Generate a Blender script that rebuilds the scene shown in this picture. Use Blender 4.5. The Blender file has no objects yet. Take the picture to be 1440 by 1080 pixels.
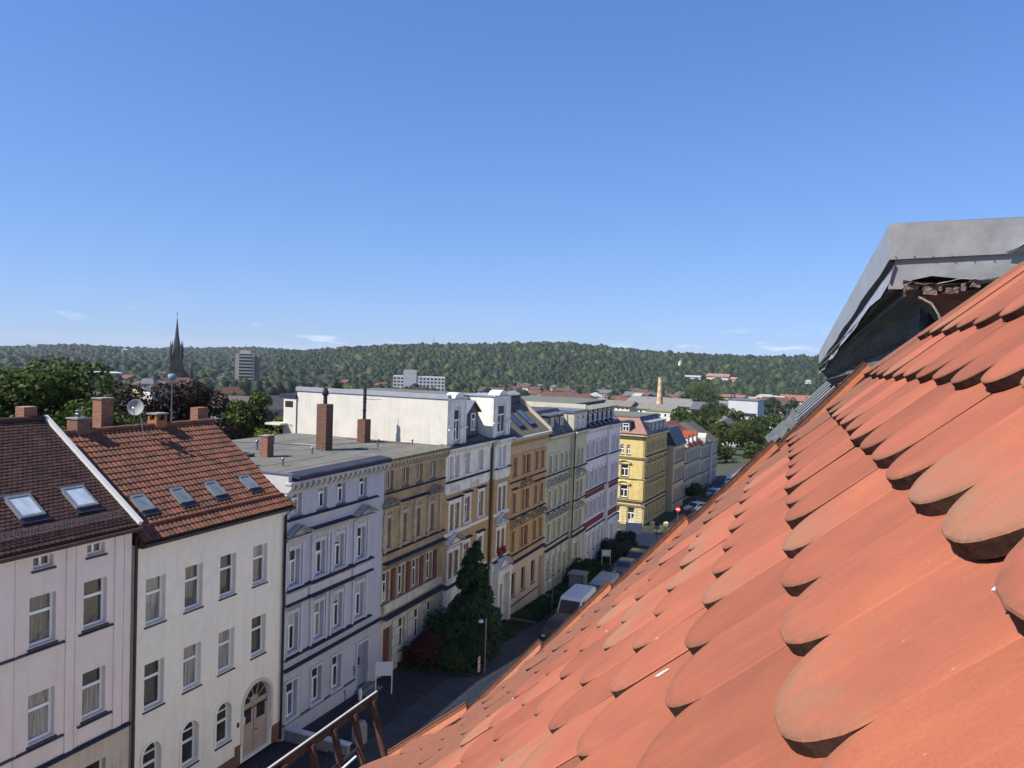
import bpy, math, random
import numpy as np
from mathutils import Matrix, Vector

# ------------------------------------------------------------------ camera, world, sun, exposure
SC = bpy.context.scene
COL = SC.collection
rad = math.radians
camd = bpy.data.cameras.new("camera")
cam = bpy.data.objects.new("camera", camd)
COL.objects.link(cam)
camd.sensor_fit = 'HORIZONTAL'; camd.sensor_width = 36.0
camd.lens = 36.0 * 1081.0 / 1440.0
camd.clip_start = 0.05; camd.clip_end = 30000
# camera stands at the origin, sixteen centimetres above our own roof, 19 m over the street
RR = [[0.9241146505314226, 0.04406041344562377, -0.37956658525242637],
      [0.3806031071351074, -0.01784985808069594, 0.9245661995798901],
      [0.03396155933240887, -0.9988693921296716, -0.03326484562133967]]
cam.matrix_world = Matrix([[RR[0][0], -RR[0][1], -RR[0][2], 0],
                           [RR[1][0], -RR[1][1], -RR[1][2], 0],
                           [RR[2][0], -RR[2][1], -RR[2][2], 0], [0, 0, 0, 1]])
SC.camera = cam

SUN_EL, SHADOW_AZ = 48.0, 43.0       # shadows run to this azimuth (from +Y towards +X)
world = bpy.data.worlds.new("World"); SC.world = world; world.use_nodes = True
wn = world.node_tree; wn.nodes.clear()
w_out = wn.nodes.new("ShaderNodeOutputWorld"); w_bg = wn.nodes.new("ShaderNodeBackground")
sky = wn.nodes.new("ShaderNodeTexSky"); sky.sky_type = 'NISHITA'; sky.sun_disc = False
sky.sun_elevation = rad(SUN_EL); sky.sun_rotation = rad(SHADOW_AZ + 180)
sky.altitude = 250; sky.air_density = 1.0; sky.dust_density = 0.1; sky.ozone_density = 3.0
w_bg.inputs['Strength'].default_value = 0.15
# thin fair-weather clouds low over the horizon, part of the sky all the way round
tc = wn.nodes.new("ShaderNodeTexCoord"); sep = wn.nodes.new("ShaderNodeSeparateXYZ")
wn.links.new(tc.outputs['Generated'], sep.inputs[0])
mp = wn.nodes.new("ShaderNodeMapping"); mp.inputs['Scale'].default_value = (9, 9, 55)
mp.inputs['Location'].default_value = (3.3, 1.2, 0.4)
wn.links.new(tc.outputs['Generated'], mp.inputs[0])
cn = wn.nodes.new("ShaderNodeTexNoise"); cn.inputs['Scale'].default_value = 1.6; cn.inputs['Detail'].default_value = 7
cn.inputs['Roughness'].default_value = 0.62
wn.links.new(mp.outputs[0], cn.inputs['Vector'])
cr = wn.nodes.new("ShaderNodeMapRange"); cr.inputs['From Min'].default_value = 0.58; cr.inputs['From Max'].default_value = 0.78
wn.links.new(cn.outputs['Fac'], cr.inputs['Value'])
b1 = wn.nodes.new("ShaderNodeMapRange"); b1.inputs['From Min'].default_value = 0.0; b1.inputs['From Max'].default_value = 0.012
b2 = wn.nodes.new("ShaderNodeMapRange"); b2.inputs['From Min'].default_value = 0.055; b2.inputs['From Max'].default_value = 0.02
for b in (b1, b2): wn.links.new(sep.outputs['Z'], b.inputs['Value'])
m1 = wn.nodes.new("ShaderNodeMath"); m1.operation = 'MULTIPLY'; m2 = wn.nodes.new("ShaderNodeMath"); m2.operation = 'MULTIPLY'
wn.links.new(b1.outputs[0], m1.inputs[0]); wn.links.new(b2.outputs[0], m1.inputs[1])
wn.links.new(m1.outputs[0], m2.inputs[0]); wn.links.new(cr.outputs[0], m2.inputs[1])
m3 = wn.nodes.new("ShaderNodeMath"); m3.operation = 'MULTIPLY'; m3.inputs[1].default_value = 0.8
wn.links.new(m2.outputs[0], m3.inputs[0])
cm = wn.nodes.new("ShaderNodeMixRGB"); cm.inputs['Color2'].default_value = (3.7, 4.0, 4.35, 1)
# the clear sky's radiance, softly compressed towards the bright horizon as the photograph shows it
ka = wn.nodes.new("ShaderNodeVectorMath"); ka.operation = 'MULTIPLY_ADD'; ka.inputs[1].default_value = (.15, .15, .15); ka.inputs[2].default_value = (1, 1, 1)
kd = wn.nodes.new("ShaderNodeVectorMath"); kd.operation = 'DIVIDE'; kt = wn.nodes.new("ShaderNodeVectorMath"); kt.operation = 'MULTIPLY'; kt.inputs[1].default_value = (.425, .595, .98)
wn.links.new(sky.outputs[0], ka.inputs[0]); wn.links.new(sky.outputs[0], kd.inputs[0]); wn.links.new(ka.outputs[0], kd.inputs[1]); wn.links.new(kd.outputs[0], kt.inputs[0])
wn.links.new(m3.outputs[0], cm.inputs['Fac']); wn.links.new(kt.outputs[0], cm.inputs['Color1'])
wn.links.new(cm.outputs[0], w_bg.inputs['Color']); wn.links.new(w_bg.outputs[0], w_out.inputs['Surface'])

sund = bpy.data.lights.new("sun", 'SUN'); sun = bpy.data.objects.new("sun", sund); COL.objects.link(sun)
sund.energy = 4.6; sund.angle = rad(0.53); sund.color = (1.0, 0.94, 0.84)
sdir = Vector((math.sin(rad(SHADOW_AZ)) * math.cos(rad(SUN_EL)), math.cos(rad(SHADOW_AZ)) * math.cos(rad(SUN_EL)), -math.sin(rad(SUN_EL))))
sun.rotation_euler = sdir.to_track_quat('-Z', 'Y').to_euler(); sun.location = (-40, -40, 60)
SC.view_settings.view_transform = 'Standard'; SC.view_settings.look = 'None'
SC.view_settings.exposure = 0.96; SC.view_settings.gamma = 1.0; SC.view_settings.use_curve_mapping = False
SC.cycles.max_bounces = 8; SC.cycles.diffuse_bounces = 5; SC.cycles.volume_bounces = 0; SC.cycles.transparent_max_bounces = 6

# ------------------------------------------------------------------ helpers
rng = random.Random(7)
nprng = np.random.RandomState(11)
_M = {}

def mat(name, base, base2=None, scale=3.0, rough=0.85, bump=0.0, bscale=None, metal=0.0, spec=0.3, detail=5, island=0.0, objrand=0.0, stretch=None):
    """principled material, two colours mixed by noise in object space"""
    if name in _M: return _M[name]
    grime = next((g for k, g in (('firewall', .30), ('white_render', .22), ('pink_render', .2), ('lilac', .3), ('cream_render', .3), ('render', .7), ('stucco', .6), ('plaster', .4), ('trim', .6), ('pale_stone', .7), ('tower', .3), ('felt', .5)) if k in name), 0)
    m = bpy.data.materials.new(name); m.use_nodes = True; _M[name] = m
    nt = m.node_tree; p = nt.nodes['Principled BSDF']
    p.inputs['Roughness'].default_value = rough; p.inputs['Metallic'].default_value = metal
    p.inputs['Specular IOR Level'].default_value = spec
    p.inputs['Base Color'].default_value = (*base, 1)
    if base2 is None and not bump and not island and not objrand: return m
    co = nt.nodes.new("ShaderNodeTexCoord"); src = co.outputs['Object']
    if stretch:
        mpn = nt.nodes.new("ShaderNodeMapping"); mpn.inputs['Scale'].default_value = stretch
        nt.links.new(src, mpn.inputs[0]); src = mpn.outputs[0]
    n = nt.nodes.new("ShaderNodeTexNoise"); n.inputs['Scale'].default_value = scale; n.inputs['Detail'].default_value = detail
    n.inputs['Roughness'].default_value = 0.6
    nt.links.new(src, n.inputs['Vector'])
    mx = nt.nodes.new("ShaderNodeMixRGB"); mx.inputs['Color1'].default_value = (*base, 1)
    mx.inputs['Color2'].default_value = (*(base2 or base), 1)
    mr = nt.nodes.new("ShaderNodeMapRange"); mr.inputs['From Min'].default_value = 0.35; mr.inputs['From Max'].default_value = 0.68
    nt.links.new(n.outputs['Fac'], mr.inputs['Value']); nt.links.new(mr.outputs[0], mx.inputs['Fac'])
    out = mx.outputs[0]
    if island or objrand:
        hs = nt.nodes.new("ShaderNodeHueSaturation")
        if island:
            g = nt.nodes.new("ShaderNodeNewGeometry"); rs = g.outputs['Random Per Island']; amp = island
        else:
            g = nt.nodes.new("ShaderNodeObjectInfo"); rs = g.outputs['Random']; amp = objrand
        r2 = nt.nodes.new("ShaderNodeMapRange"); r2.inputs['To Min'].default_value = 1 - amp; r2.inputs['To Max'].default_value = 1 + amp
        nt.links.new(rs, r2.inputs['Value']); nt.links.new(r2.outputs[0], hs.inputs['Value'])
        r3 = nt.nodes.new("ShaderNodeMapRange"); r3.inputs['To Min'].default_value = 0.5 + amp * 0.05; r3.inputs['To Max'].default_value = 0.5 - amp * 0.05
        nt.links.new(rs, r3.inputs['Value']); nt.links.new(r3.outputs[0], hs.inputs['Hue'])
        nt.links.new(out, hs.inputs['Color']); out = hs.outputs[0]
    if grime:
        # rain streaks and broad soot stains of old plaster
        sm = nt.nodes.new("ShaderNodeMapping"); sm.inputs['Scale'].default_value = (3.2, 3.2, .28); nt.links.new(co.outputs['Object'], sm.inputs[0])
        s1 = nt.nodes.new("ShaderNodeTexNoise"); s1.inputs['Scale'].default_value = 1.0; s1.inputs['Detail'].default_value = 8; s1.inputs['Roughness'].default_value = .7; nt.links.new(sm.outputs[0], s1.inputs['Vector'])
        r1 = nt.nodes.new("ShaderNodeMapRange"); r1.inputs['From Min'].default_value = .50; r1.inputs['From Max'].default_value = .74; r1.inputs['To Max'].default_value = grime; nt.links.new(s1.outputs['Fac'], r1.inputs['Value'])
        s2 = nt.nodes.new("ShaderNodeTexNoise"); s2.inputs['Scale'].default_value = .45; s2.inputs['Detail'].default_value = 9; s2.inputs['Roughness'].default_value = .68; nt.links.new(co.outputs['Object'], s2.inputs['Vector'])
        r2_ = nt.nodes.new("ShaderNodeMapRange"); r2_.inputs['From Min'].default_value = .52; r2_.inputs['From Max'].default_value = .78; r2_.inputs['To Max'].default_value = grime*.8; nt.links.new(s2.outputs['Fac'], r2_.inputs['Value'])
        for rr0 in (r1, r2_):
            mg = nt.nodes.new("ShaderNodeMixRGB"); mg.inputs['Color2'].default_value = (base[0]*.42, base[1]*.40, base[2]*.38, 1)
            nt.links.new(rr0.outputs[0], mg.inputs['Fac']); nt.links.new(out, mg.inputs['Color1']); out = mg.outputs[0]
    nt.links.new(out, p.inputs['Base Color'])
    if bump:
        n2 = nt.nodes.new("ShaderNodeTexNoise"); n2.inputs['Scale'].default_value = bscale or scale * 6; n2.inputs['Detail'].default_value = 6
        nt.links.new(src, n2.inputs['Vector'])
        b = nt.nodes.new("ShaderNodeBump"); b.inputs['Strength'].default_value = bump; b.inputs['Distance'].default_value = 0.02
        nt.links.new(n2.outputs['Fac'], b.inputs['Height']); nt.links.new(b.outputs[0], p.inputs['Normal'])
    return m

def brick_mat(name, c1, c2, mortar, bw=0.25, bh=0.08, bump=0.4, msize=0.012, flat=False):
    if name in _M: return _M[name]
    m = bpy.data.materials.new(name); m.use_nodes = True; _M[name] = m
    nt = m.node_tree; p = nt.nodes['Principled BSDF']; p.inputs['Roughness'].default_value = 0.9; p.inputs['Specular IOR Level'].default_value = 0.2
    co = nt.nodes.new("ShaderNodeTexCoord"); s = nt.nodes.new("ShaderNodeSeparateXYZ"); nt.links.new(co.outputs['Object'], s.inputs[0])
    ad = nt.nodes.new("ShaderNodeMath"); ad.operation = 'ADD'; nt.links.new(s.outputs[0], ad.inputs[0]); nt.links.new(s.outputs[1], ad.inputs[1])
    cb = nt.nodes.new("ShaderNodeCombineXYZ"); nt.links.new(s.outputs[0] if flat else ad.outputs[0], cb.inputs[0]); nt.links.new(s.outputs[1 if flat else 2], cb.inputs[1])
    bk = nt.nodes.new("ShaderNodeTexBrick"); bk.inputs['Scale'].default_value = 1.0
    bk.inputs['Brick Width'].default_value = bw; bk.inputs['Row Height'].default_value = bh; bk.inputs['Mortar Size'].default_value = msize
    bk.inputs['Color1'].default_value = (*c1, 1); bk.inputs['Color2'].default_value = (*c2, 1); bk.inputs['Mortar'].default_value = (*mortar, 1)
    nt.links.new(cb.outputs[0], bk.inputs['Vector'])
    n = nt.nodes.new("ShaderNodeTexNoise"); n.inputs['Scale'].default_value = 9; n.inputs['Detail'].default_value = 6
    nt.links.new(co.outputs['Object'], n.inputs['Vector'])
    hs = nt.nodes.new("ShaderNodeHueSaturation"); r = nt.nodes.new("ShaderNodeMapRange"); r.inputs['To Min'].default_value = 0.55; r.inputs['To Max'].default_value = 1.45
    nt.links.new(n.outputs['Fac'], r.inputs['Value']); nt.links.new(r.outputs[0], hs.inputs['Value']); nt.links.new(bk.outputs['Color'], hs.inputs['Color'])
    nt.links.new(hs.outputs[0], p.inputs['Base Color'])
    b = nt.nodes.new("ShaderNodeBump"); b.inputs['Strength'].default_value = bump; b.inputs['Distance'].default_value = 0.02; b.invert = True
    nt.links.new(bk.outputs['Fac'], b.inputs['Height']); nt.links.new(b.outputs[0], p.inputs['Normal'])
    return m

def leaf_mat(name, c1, c2, var=0.45, transl=0.3, nscale=0.8):
    if name in _M: return _M[name]
    m = bpy.data.materials.new(name); m.use_nodes = True; _M[name] = m
    nt = m.node_tree; p = nt.nodes['Principled BSDF']; p.inputs['Roughness'].default_value = 0.6; p.inputs['Specular IOR Level'].default_value = 0.15
    g = nt.nodes.new("ShaderNodeNewGeometry"); co = nt.nodes.new("ShaderNodeTexCoord")
    n = nt.nodes.new("ShaderNodeTexNoise"); n.inputs['Scale'].default_value = nscale; n.inputs['Detail'].default_value = 3 if nscale > .1 else 6
    nt.links.new(co.outputs['Object'], n.inputs['Vector'])
    mx = nt.nodes.new("ShaderNodeMixRGB"); mx.inputs['Color1'].default_value = (*c1, 1); mx.inputs['Color2'].default_value = (*c2, 1)
    mr = nt.nodes.new("ShaderNodeMapRange"); mr.inputs['From Min'].default_value = 0.35; mr.inputs['From Max'].default_value = 0.65
    nt.links.new(n.outputs['Fac'], mr.inputs['Value']); nt.links.new(mr.outputs[0], mx.inputs['Fac'])
    if nscale < .1: mr.inputs['From Min'].default_value = .44; mr.inputs['From Max'].default_value = .58
    hs = nt.nodes.new("ShaderNodeHueSaturation"); r = nt.nodes.new("ShaderNodeMapRange"); r.inputs['To Min'].default_value = 1 - var; r.inputs['To Max'].default_value = 1 + var
    nt.links.new(g.outputs['Random Per Island'], r.inputs['Value']); nt.links.new(r.outputs[0], hs.inputs['Value'])
    oi = nt.nodes.new("ShaderNodeObjectInfo"); r4 = nt.nodes.new("ShaderNodeMapRange"); r4.inputs['To Min'].default_value = 0.485; r4.inputs['To Max'].default_value = 0.515
    nt.links.new(oi.outputs['Random'], r4.inputs['Value']); nt.links.new(r4.outputs[0], hs.inputs['Hue'])
    nt.links.new(mx.outputs[0], hs.inputs['Color']); nt.links.new(hs.outputs[0], p.inputs['Base Color'])
    tr = nt.nodes.new("ShaderNodeBsdfTranslucent"); nt.links.new(hs.outputs[0], tr.inputs['Color'])
    ms = nt.nodes.new("ShaderNodeMixShader"); ms.inputs[0].default_value = transl
    out = nt.nodes['Material Output']; nt.links.new(p.outputs[0], ms.inputs[1]); nt.links.new(tr.outputs[0], ms.inputs[2]); nt.links.new(ms.outputs[0], out.inputs['Surface'])
    return m

def glass_mat(name, c1, c2, folds=0.0, rough=0.06, blind=None):
    """window pane seen from outside: reflective glass in front of a dark room, a curtain or a painted reflection"""
    if name in _M: return _M[name]
    m = bpy.data.materials.new(name); m.use_nodes = True; _M[name] = m
    nt = m.node_tree; p = nt.nodes['Principled BSDF']; p.inputs['Roughness'].default_value = 0.7
    p.inputs['Coat Weight'].default_value = 1.0; p.inputs['Coat Roughness'].default_value = rough; p.inputs['Coat IOR'].default_value = 1.55
    p.inputs['Specular IOR Level'].default_value = 0.1
    co = nt.nodes.new("ShaderNodeTexCoord"); mpn = nt.nodes.new("ShaderNodeMapping")
    mpn.inputs['Scale'].default_value = (1, 13 if folds else 3, 0.8 if folds else 2.2)
    nt.links.new(co.outputs['Object'], mpn.inputs[0])
    oi = nt.nodes.new("ShaderNodeObjectInfo"); ad = nt.nodes.new("ShaderNodeVectorMath"); ad.operation = 'ADD'
    nt.links.new(mpn.outputs[0], ad.inputs[0]); cb = nt.nodes.new("ShaderNodeMath"); cb.operation = 'MULTIPLY'; cb.inputs[1].default_value = 37
    nt.links.new(oi.outputs['Random'], cb.inputs[0]); nt.links.new(cb.outputs[0], ad.inputs[1])
    n = nt.nodes.new("ShaderNodeTexNoise"); n.inputs['Scale'].default_value = 1.0; n.inputs['Detail'].default_value = 3
    nt.links.new(ad.outputs[0], n.inputs['Vector'])
    mr = nt.nodes.new("ShaderNodeMapRange"); mr.inputs['From Min'].default_value = 0.35; mr.inputs['From Max'].default_value = 0.65
    mx = nt.nodes.new("ShaderNodeMixRGB"); mx.inputs['Color1'].default_value = (*c1, 1); mx.inputs['Color2'].default_value = (*c2, 1)
    nt.links.new(n.outputs['Fac'], mr.inputs['Value']); nt.links.new(mr.outputs[0], mx.inputs['Fac']); outc = mx.outputs[0]
    if blind:      # blind or short curtain: pale above (or below) a height that differs from window to window
        sz = nt.nodes.new("ShaderNodeSeparateXYZ"); nt.links.new(co.outputs['Object'], sz.inputs[0])
        th = nt.nodes.new("ShaderNodeMapRange"); th.inputs['To Min'].default_value = blind[0]; th.inputs['To Max'].default_value = blind[1]; nt.links.new(oi.outputs['Random'], th.inputs['Value'])
        gt = nt.nodes.new("ShaderNodeMath"); gt.operation = blind[2]; nt.links.new(sz.outputs[2], gt.inputs[0]); nt.links.new(th.outputs[0], gt.inputs[1])
        mb_ = nt.nodes.new("ShaderNodeMixRGB"); mb_.inputs['Color2'].default_value = (*blind[3], 1); nt.links.new(gt.outputs[0], mb_.inputs['Fac']); nt.links.new(outc, mb_.inputs['Color1']); outc = mb_.outputs[0]
    nt.links.new(outc, p.inputs['Base Color'])
    n2 = nt.nodes.new("ShaderNodeTexNoise"); n2.inputs['Scale'].default_value = 2.2
    nt.links.new(co.outputs['Object'], n2.inputs['Vector'])
    b = nt.nodes.new("ShaderNodeBump"); b.inputs['Strength'].default_value = 0.25; b.inputs['Distance'].default_value = 0.02
    nt.links.new(n2.outputs['Fac'], b.inputs['Height']); nt.links.new(b.outputs[0], p.inputs['Coat Normal'])
    return m

class MB:
    """collects polygons; build() links them as one mesh object"""
    def __init__(s): s.v = []; s.f = []; s.m = []; s.mats = []; s.smooth = []
    def mi(s, m):
        if m not in s.mats: s.mats.append(m)
        return s.mats.index(m)
    def face(s, pts, m, smooth=False):
        b = len(s.v); s.v.extend([tuple(p) for p in pts]); s.f.append(tuple(range(b, b + len(pts)))); s.m.append(s.mi(m)); s.smooth.append(smooth)
    def mesh(s, vs, fs, m, smooth=False):
        b = len(s.v); s.v.extend([tuple(p) for p in vs]); k = s.mi(m)
        for f in fs: s.f.append(tuple(b + i for i in f)); s.m.append(k); s.smooth.append(smooth)
    def box(s, x0, x1, y0, y1, z0, z1, m):
        if x0 > x1: x0, x1 = x1, x0
        if y0 > y1: y0, y1 = y1, y0
        if z0 > z1: z0, z1 = z1, z0
        v = [(x0,y0,z0),(x1,y0,z0),(x1,y1,z0),(x0,y1,z0),(x0,y0,z1),(x1,y0,z1),(x1,y1,z1),(x0,y1,z1)]
        s.mesh(v, [(0,3,2,1),(4,5,6,7),(0,1,5,4),(1,2,6,5),(2,3,7,6),(3,0,4,7)], m)
    def prism(s, poly, axis, a, b, m, smooth=False):
        """poly of 2D points; axis 'y': poly=(x,z); 'x': poly=(y,z); 'z': poly=(x,y)"""
        def P(p, t):
            if axis == 'y': return (p[0], t, p[1])
            if axis == 'x': return (t, p[0], p[1])
            return (p[0], p[1], t)
        n = len(poly); v = [P(p, a) for p in poly] + [P(p, b) for p in poly]
        f = [tuple(range(n - 1, -1, -1)), tuple(range(n, 2 * n))]
        base = len(s.v); s.v.extend(v); k = s.mi(m)
        for q in f: s.f.append(tuple(base + i for i in q)); s.m.append(k); s.smooth.append(False)
        for i in range(n):
            j = (i + 1) % n
            s.f.append((base + i, base + j, base + n + j, base + n + i)); s.m.append(k); s.smooth.append(smooth)
    def slab(s, a, b, c, d, t, m):
        """four corners (counter-clockwise seen from outside) with thickness t downwards along the normal"""
        a, b, c, d = map(Vector, (a, b, c, d)); n = (b - a).cross(d - a).normalized() * t
        v = [a, b, c, d, a - n, b - n, c - n, d - n]
        s.mesh(v, [(0,1,2,3),(7,6,5,4),(0,4,5,1),(1,5,6,2),(2,6,7,3),(3,7,4,0)], m)
    def tube(s, pts, r, m, n=8, r2=None, caps=True):
        pts = [Vector(p) for p in pts]; k = len(pts); rings = []
        for i, p in enumerate(pts):
            d = (pts[min(i + 1, k - 1)] - pts[max(i - 1, 0)]).normalized()
            u = d.cross(Vector((0, 0, 1)) if abs(d.z) < 0.95 else Vector((1, 0, 0))).normalized(); w = d.cross(u)
            rr = r if r2 is None else r + (r2 - r) * i / (k - 1)
            rings.append([p + (u * math.cos(2 * math.pi * j / n) + w * math.sin(2 * math.pi * j / n)) * rr for j in range(n)])
        v = [q for rg in rings for q in rg]; f = []
        for i in range(k - 1):
            for j in range(n): f.append((i*n+j, i*n+(j+1)%n, (i+1)*n+(j+1)%n, (i+1)*n+j))
        s.mesh(v, f, m, True)
        if caps: s.face(rings[0][::-1], m); s.face(rings[-1], m)
    def lathe(s, prof, c, m, n=16, smooth=True):
        v = []; f = []
        for (r, z) in prof:
            for j in range(n): a = 2*math.pi*j/n; v.append((c[0]+r*math.cos(a), c[1]+r*math.sin(a), c[2]+z))
        for i in range(len(prof)-1):
            for j in range(n): f.append((i*n+j, i*n+(j+1)%n, (i+1)*n+(j+1)%n, (i+1)*n+j))
        s.mesh(v, f, m, smooth); s.face(v[:n][::-1], m); s.face(v[-n:], m)
    def data(s, name, tf=None):
        me = bpy.data.meshes.new(name)
        v = [tf(p) for p in s.v] if tf else s.v
        me.from_pydata(v, [], s.f)
        for m in s.mats: me.materials.append(m)
        me.polygons.foreach_set('material_index', s.m); me.polygons.foreach_set('use_smooth', s.smooth); me.update()
        return me

def link(name, data, parent=None, loc=(0, 0, 0), rz=0, **props):
    o = bpy.data.objects.new(name, data); COL.objects.link(o)
    if parent: o.parent = parent
    o.location = loc; o.rotation_euler = (0, 0, rz)
    for k, v in props.items(): o['category' if k == 'cat' else k] = v
    return o

def thing(name, label, cat, loc=(0, 0, 0), rz=0, group=None, mesh=None):
    o = link(name, mesh, None, loc, rz, label=label, cat=cat)
    if group: o['group'] = group
    return o

def part(name, mb, parent, loc=(0, 0, 0), **props):
    return link(name, mb.data(name) if isinstance(mb, MB) else mb, parent, loc, **props)

def copy_tree(o, loc, rz=0, label=None, scale=None):
    r = o.copy(); COL.objects.link(r); r.location = loc; r.rotation_euler = (0, 0, rz)
    if label: r['label'] = label
    if scale: r.scale = scale
    for ch in list(o.children):
        c = ch.copy(); COL.objects.link(c); c.parent = r
        for g in list(ch.children):
            d = g.copy(); COL.objects.link(d); d.parent = c
    return r

def ground_z(y):
    return float(np.interp(y, [-400, -60, 20, 41, 50, 59, 67, 80, 94, 110, 165, 200, 300, 450, 650, 1000, 5000],
                           [-16, -18, -18.9, -19.35, -20.5, -21.8, -22.2, -22.7, -23.1, -23.5, -23.5, -25, -30, -36, -41, -43, -43]))

# ------------------------------------------------------------------ materials
M_asph = mat('asphalt', (.028,.028,.034), (.042,.042,.05), 0.6, .9, .3, 30)
M_pave = mat('paving', (.035,.035,.04), (.055,.055,.058), 1.2, .9, .4, 14)
M_cob = brick_mat('cobble', (.04,.04,.05), (.065,.065,.075), (.012,.012,.014), .17, .13, 1.0, .02, True)
M_soil = mat('earth', (.05,.045,.03), (.08,.07,.045), .5, 1)
M_valley = mat('valley_floor', (.035,.05,.018), (.065,.065,.045), .012, 1, detail=8)
M_zinc = mat('zinc', (0.1848, 0.1974, 0.2184), (0.2604, 0.273, 0.294), 1.5, .42, .15, 5, metal=.75, spec=.5)
M_zincd = mat('zinc_dark', (.022,.027,.046), (.036,.042,.065), 2, .8, .1, spec=.2)
M_white = mat('white_paint', (.72,.72,.70), (.62,.61,.58), 4, .6)
M_frame = mat('window_white', (.78,.78,.77), None, rough=.4)
M_brownw = mat('window_brown', (.10,.045,.025), (.14,.07,.04), 6, .6)
M_pipe = mat('pipe_brown', (.05,.025,.022), (.08,.04,.035), 5, .5)
M_black = mat('black_metal', (.015,.015,.018), (.03,.03,.035), 6, .5)
M_brick = brick_mat('chimney_brick', (0.2604, 0.0798, 0.042), (0.1596, 0.0504, 0.03024), (.22,.18,.15))
M_brickd = brick_mat('old_brick', (0.2016, 0.0756, 0.0504), (0.1008, 0.0504, 0.0378), (.16,.13,.11))
M_conc = mat('concrete', (0.2184, 0.21, 0.1974), (0.1512, 0.147, 0.1386), 2.5, .9, .4)
M_slate = mat('slate', (.035,.038,.05), (.065,.068,.085), 1.5, .6, .3, island=.25)
M_felt = mat('roof_felt', (.098,.098,.090), (.138,.136,.125), .5, .95, .5, 40)
M_curtain = None
G = [glass_mat('pane_dark', (.012,.013,.016), (.03,.03,.034)),
     glass_mat('pane_room', (.05,.042,.036), (.012,.011,.012)),
     glass_mat('pane_curtain', (.34,.33,.30), (.13,.125,.12), folds=1),
     glass_mat('pane_net', (.15,.145,.135), (.05,.048,.045), folds=1),
     glass_mat('pane_warm_reflect', (.55,.50,.38), (.08,.07,.05)),  # cream reflection of the sunlit fronts opposite painted into the pane
     glass_mat('pane_sky', (.03,.04,.06), (.10,.13,.18), rough=.03),  # blue of the reflected sky painted into the pane
     glass_mat('pane_skylight', (.30,.36,.44), (.42,.48,.54), rough=.03),  # pale sky reflection painted into the large skylight panes
     glass_mat('pane_blind', (.03,.03,.03), (.06,.055,.05), blind=(.9, 1.5, 'GREATER_THAN', (.46,.44,.38))),
     glass_mat('pane_cafe', (.015,.016,.02), (.04,.04,.042), blind=(.35, .8, 'LESS_THAN', (.40,.39,.36))),
     glass_mat('pane_small_sky', (.09,.115,.14), (.16,.19,.215), rough=.03)]  # duller sky reflection painted into the small skylight panes
M_sill = mat('sill_grey', (.040,.044,.062), (.06,.063,.085), 5, .5)

# ------------------------------------------------------------------ ground, street
def sheet(name, xs, ys, zoff, m, zf=ground_z, **props):
    v = [(x, y, zf(y) + (zoff(x, y) if callable(zoff) else zoff)) for y in ys for x in xs]
    nx = len(xs); f = [(j*nx+i, j*nx+i+1, (j+1)*nx+i+1, (j+1)*nx+i) for j in range(len(ys)-1) for i in range(nx-1)]
    me = bpy.data.meshes.new(name); me.from_pydata(v, [], f); me.materials.append(m); me.update()
    o = bpy.data.objects.new(name, me); COL.objects.link(o); o['kind'] = props.pop('kind', 'structure')
    for k, q in props.items(): o['category' if k == 'cat' else k] = q
    return o
YS = sorted(set(list(range(-60, 200, 4)) + list(range(200, 320, 12)) + [41, 50, 59, 67, 94, 106, 110, 165]))
sheet('ground', [-6000,-3000,-1500,-700,-300,-120,-60,-30,-15,0,15,60,300,1500,3000,6000],
      [-600,-400] + YS + [350,400,450,550,650,800,1000,1500,3000,9000], -0.05, M_valley)
M_sett = mat('granite_setts', (.24,.23,.205), (.19,.18,.16), 1.2, .9, .4, 12)
sheet('street', [-18.4, -7.4], YS, 0.0, M_sett)
sheet('street', [-60, -18.4], [96.2, 99.2, 102.2, 104.6], 0.0, mat('asphalt_light', (.15,.15,.14), (.20,.195,.185), .8, .9))
sheet('street', [-18.4, 2], [96.2, 99.2, 102.2, 104.6], 0.006, mat('asphalt_light', (1,1,1)))
for i in range(0):      # pale dashes where the side street meets the crossing
    sheet('road_marking', [-22.3 + i*.62, -22.0 + i*.62], [97.0, 99.5], 0.012, M_white)
sheet('pavement', [-21.2, -18.5], [y for y in YS if y <= 92] + [94.5], 0.11, M_pave)
sheet('pavement', [-20.6, -18.5], [106.2] + [y for y in YS if 108 <= y <= 200], 0.11, M_pave)
sheet('pavement', [-7.3, -1.9], YS, 0.11, M_pave)
def kerb(x, ya, yb):
    mb = MB(); ys = [y for y in YS if ya <= y <= yb]
    for a, b in zip(ys[:-1], ys[1:]):
        za, zb = ground_z(a), ground_z(b)
        mb.mesh([(x-.07,a,za-.1),(x+.07,a,za-.1),(x+.07,b,zb-.1),(x-.07,b,zb-.1),(x-.07,a,za+.12),(x+.07,a,za+.12),(x+.07,b,zb+.12),(x-.07,b,zb+.12)],
                [(4,5,6,7),(0,4,7,3),(1,2,6,5),(0,1,5,4),(3,7,6,2)], M_conc)
    o = link('kerb', mb.data('kerb')); o['kind'] = 'structure'
kerb(-18.43, -60, 92); kerb(-18.43, 106, 196); kerb(-7.35, -60, 196)
sheet('courtyard', [-24, -21.2], [18, 22, 26, 30, 34, 38, 41], 0.02, M_cob)
sheet('courtyard', [-21.2, -20.2], [18, 22, 26, 30, 34, 38, 41], 0.125, M_cob)
M_lawn = mat('lawn_soil', (.03,.05,.015), (.05,.07,.02), 1.2, 1)
gard = [(41, 58.4), (58.8, 66.6), (67.6, 79.2), (80.4, 92.5)]
for a, b in gard:
    sheet('lawn', [-24, -21.3], [a + (b - a) * i / 5 for i in range(6)], 0.03, M_lawn)
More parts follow.
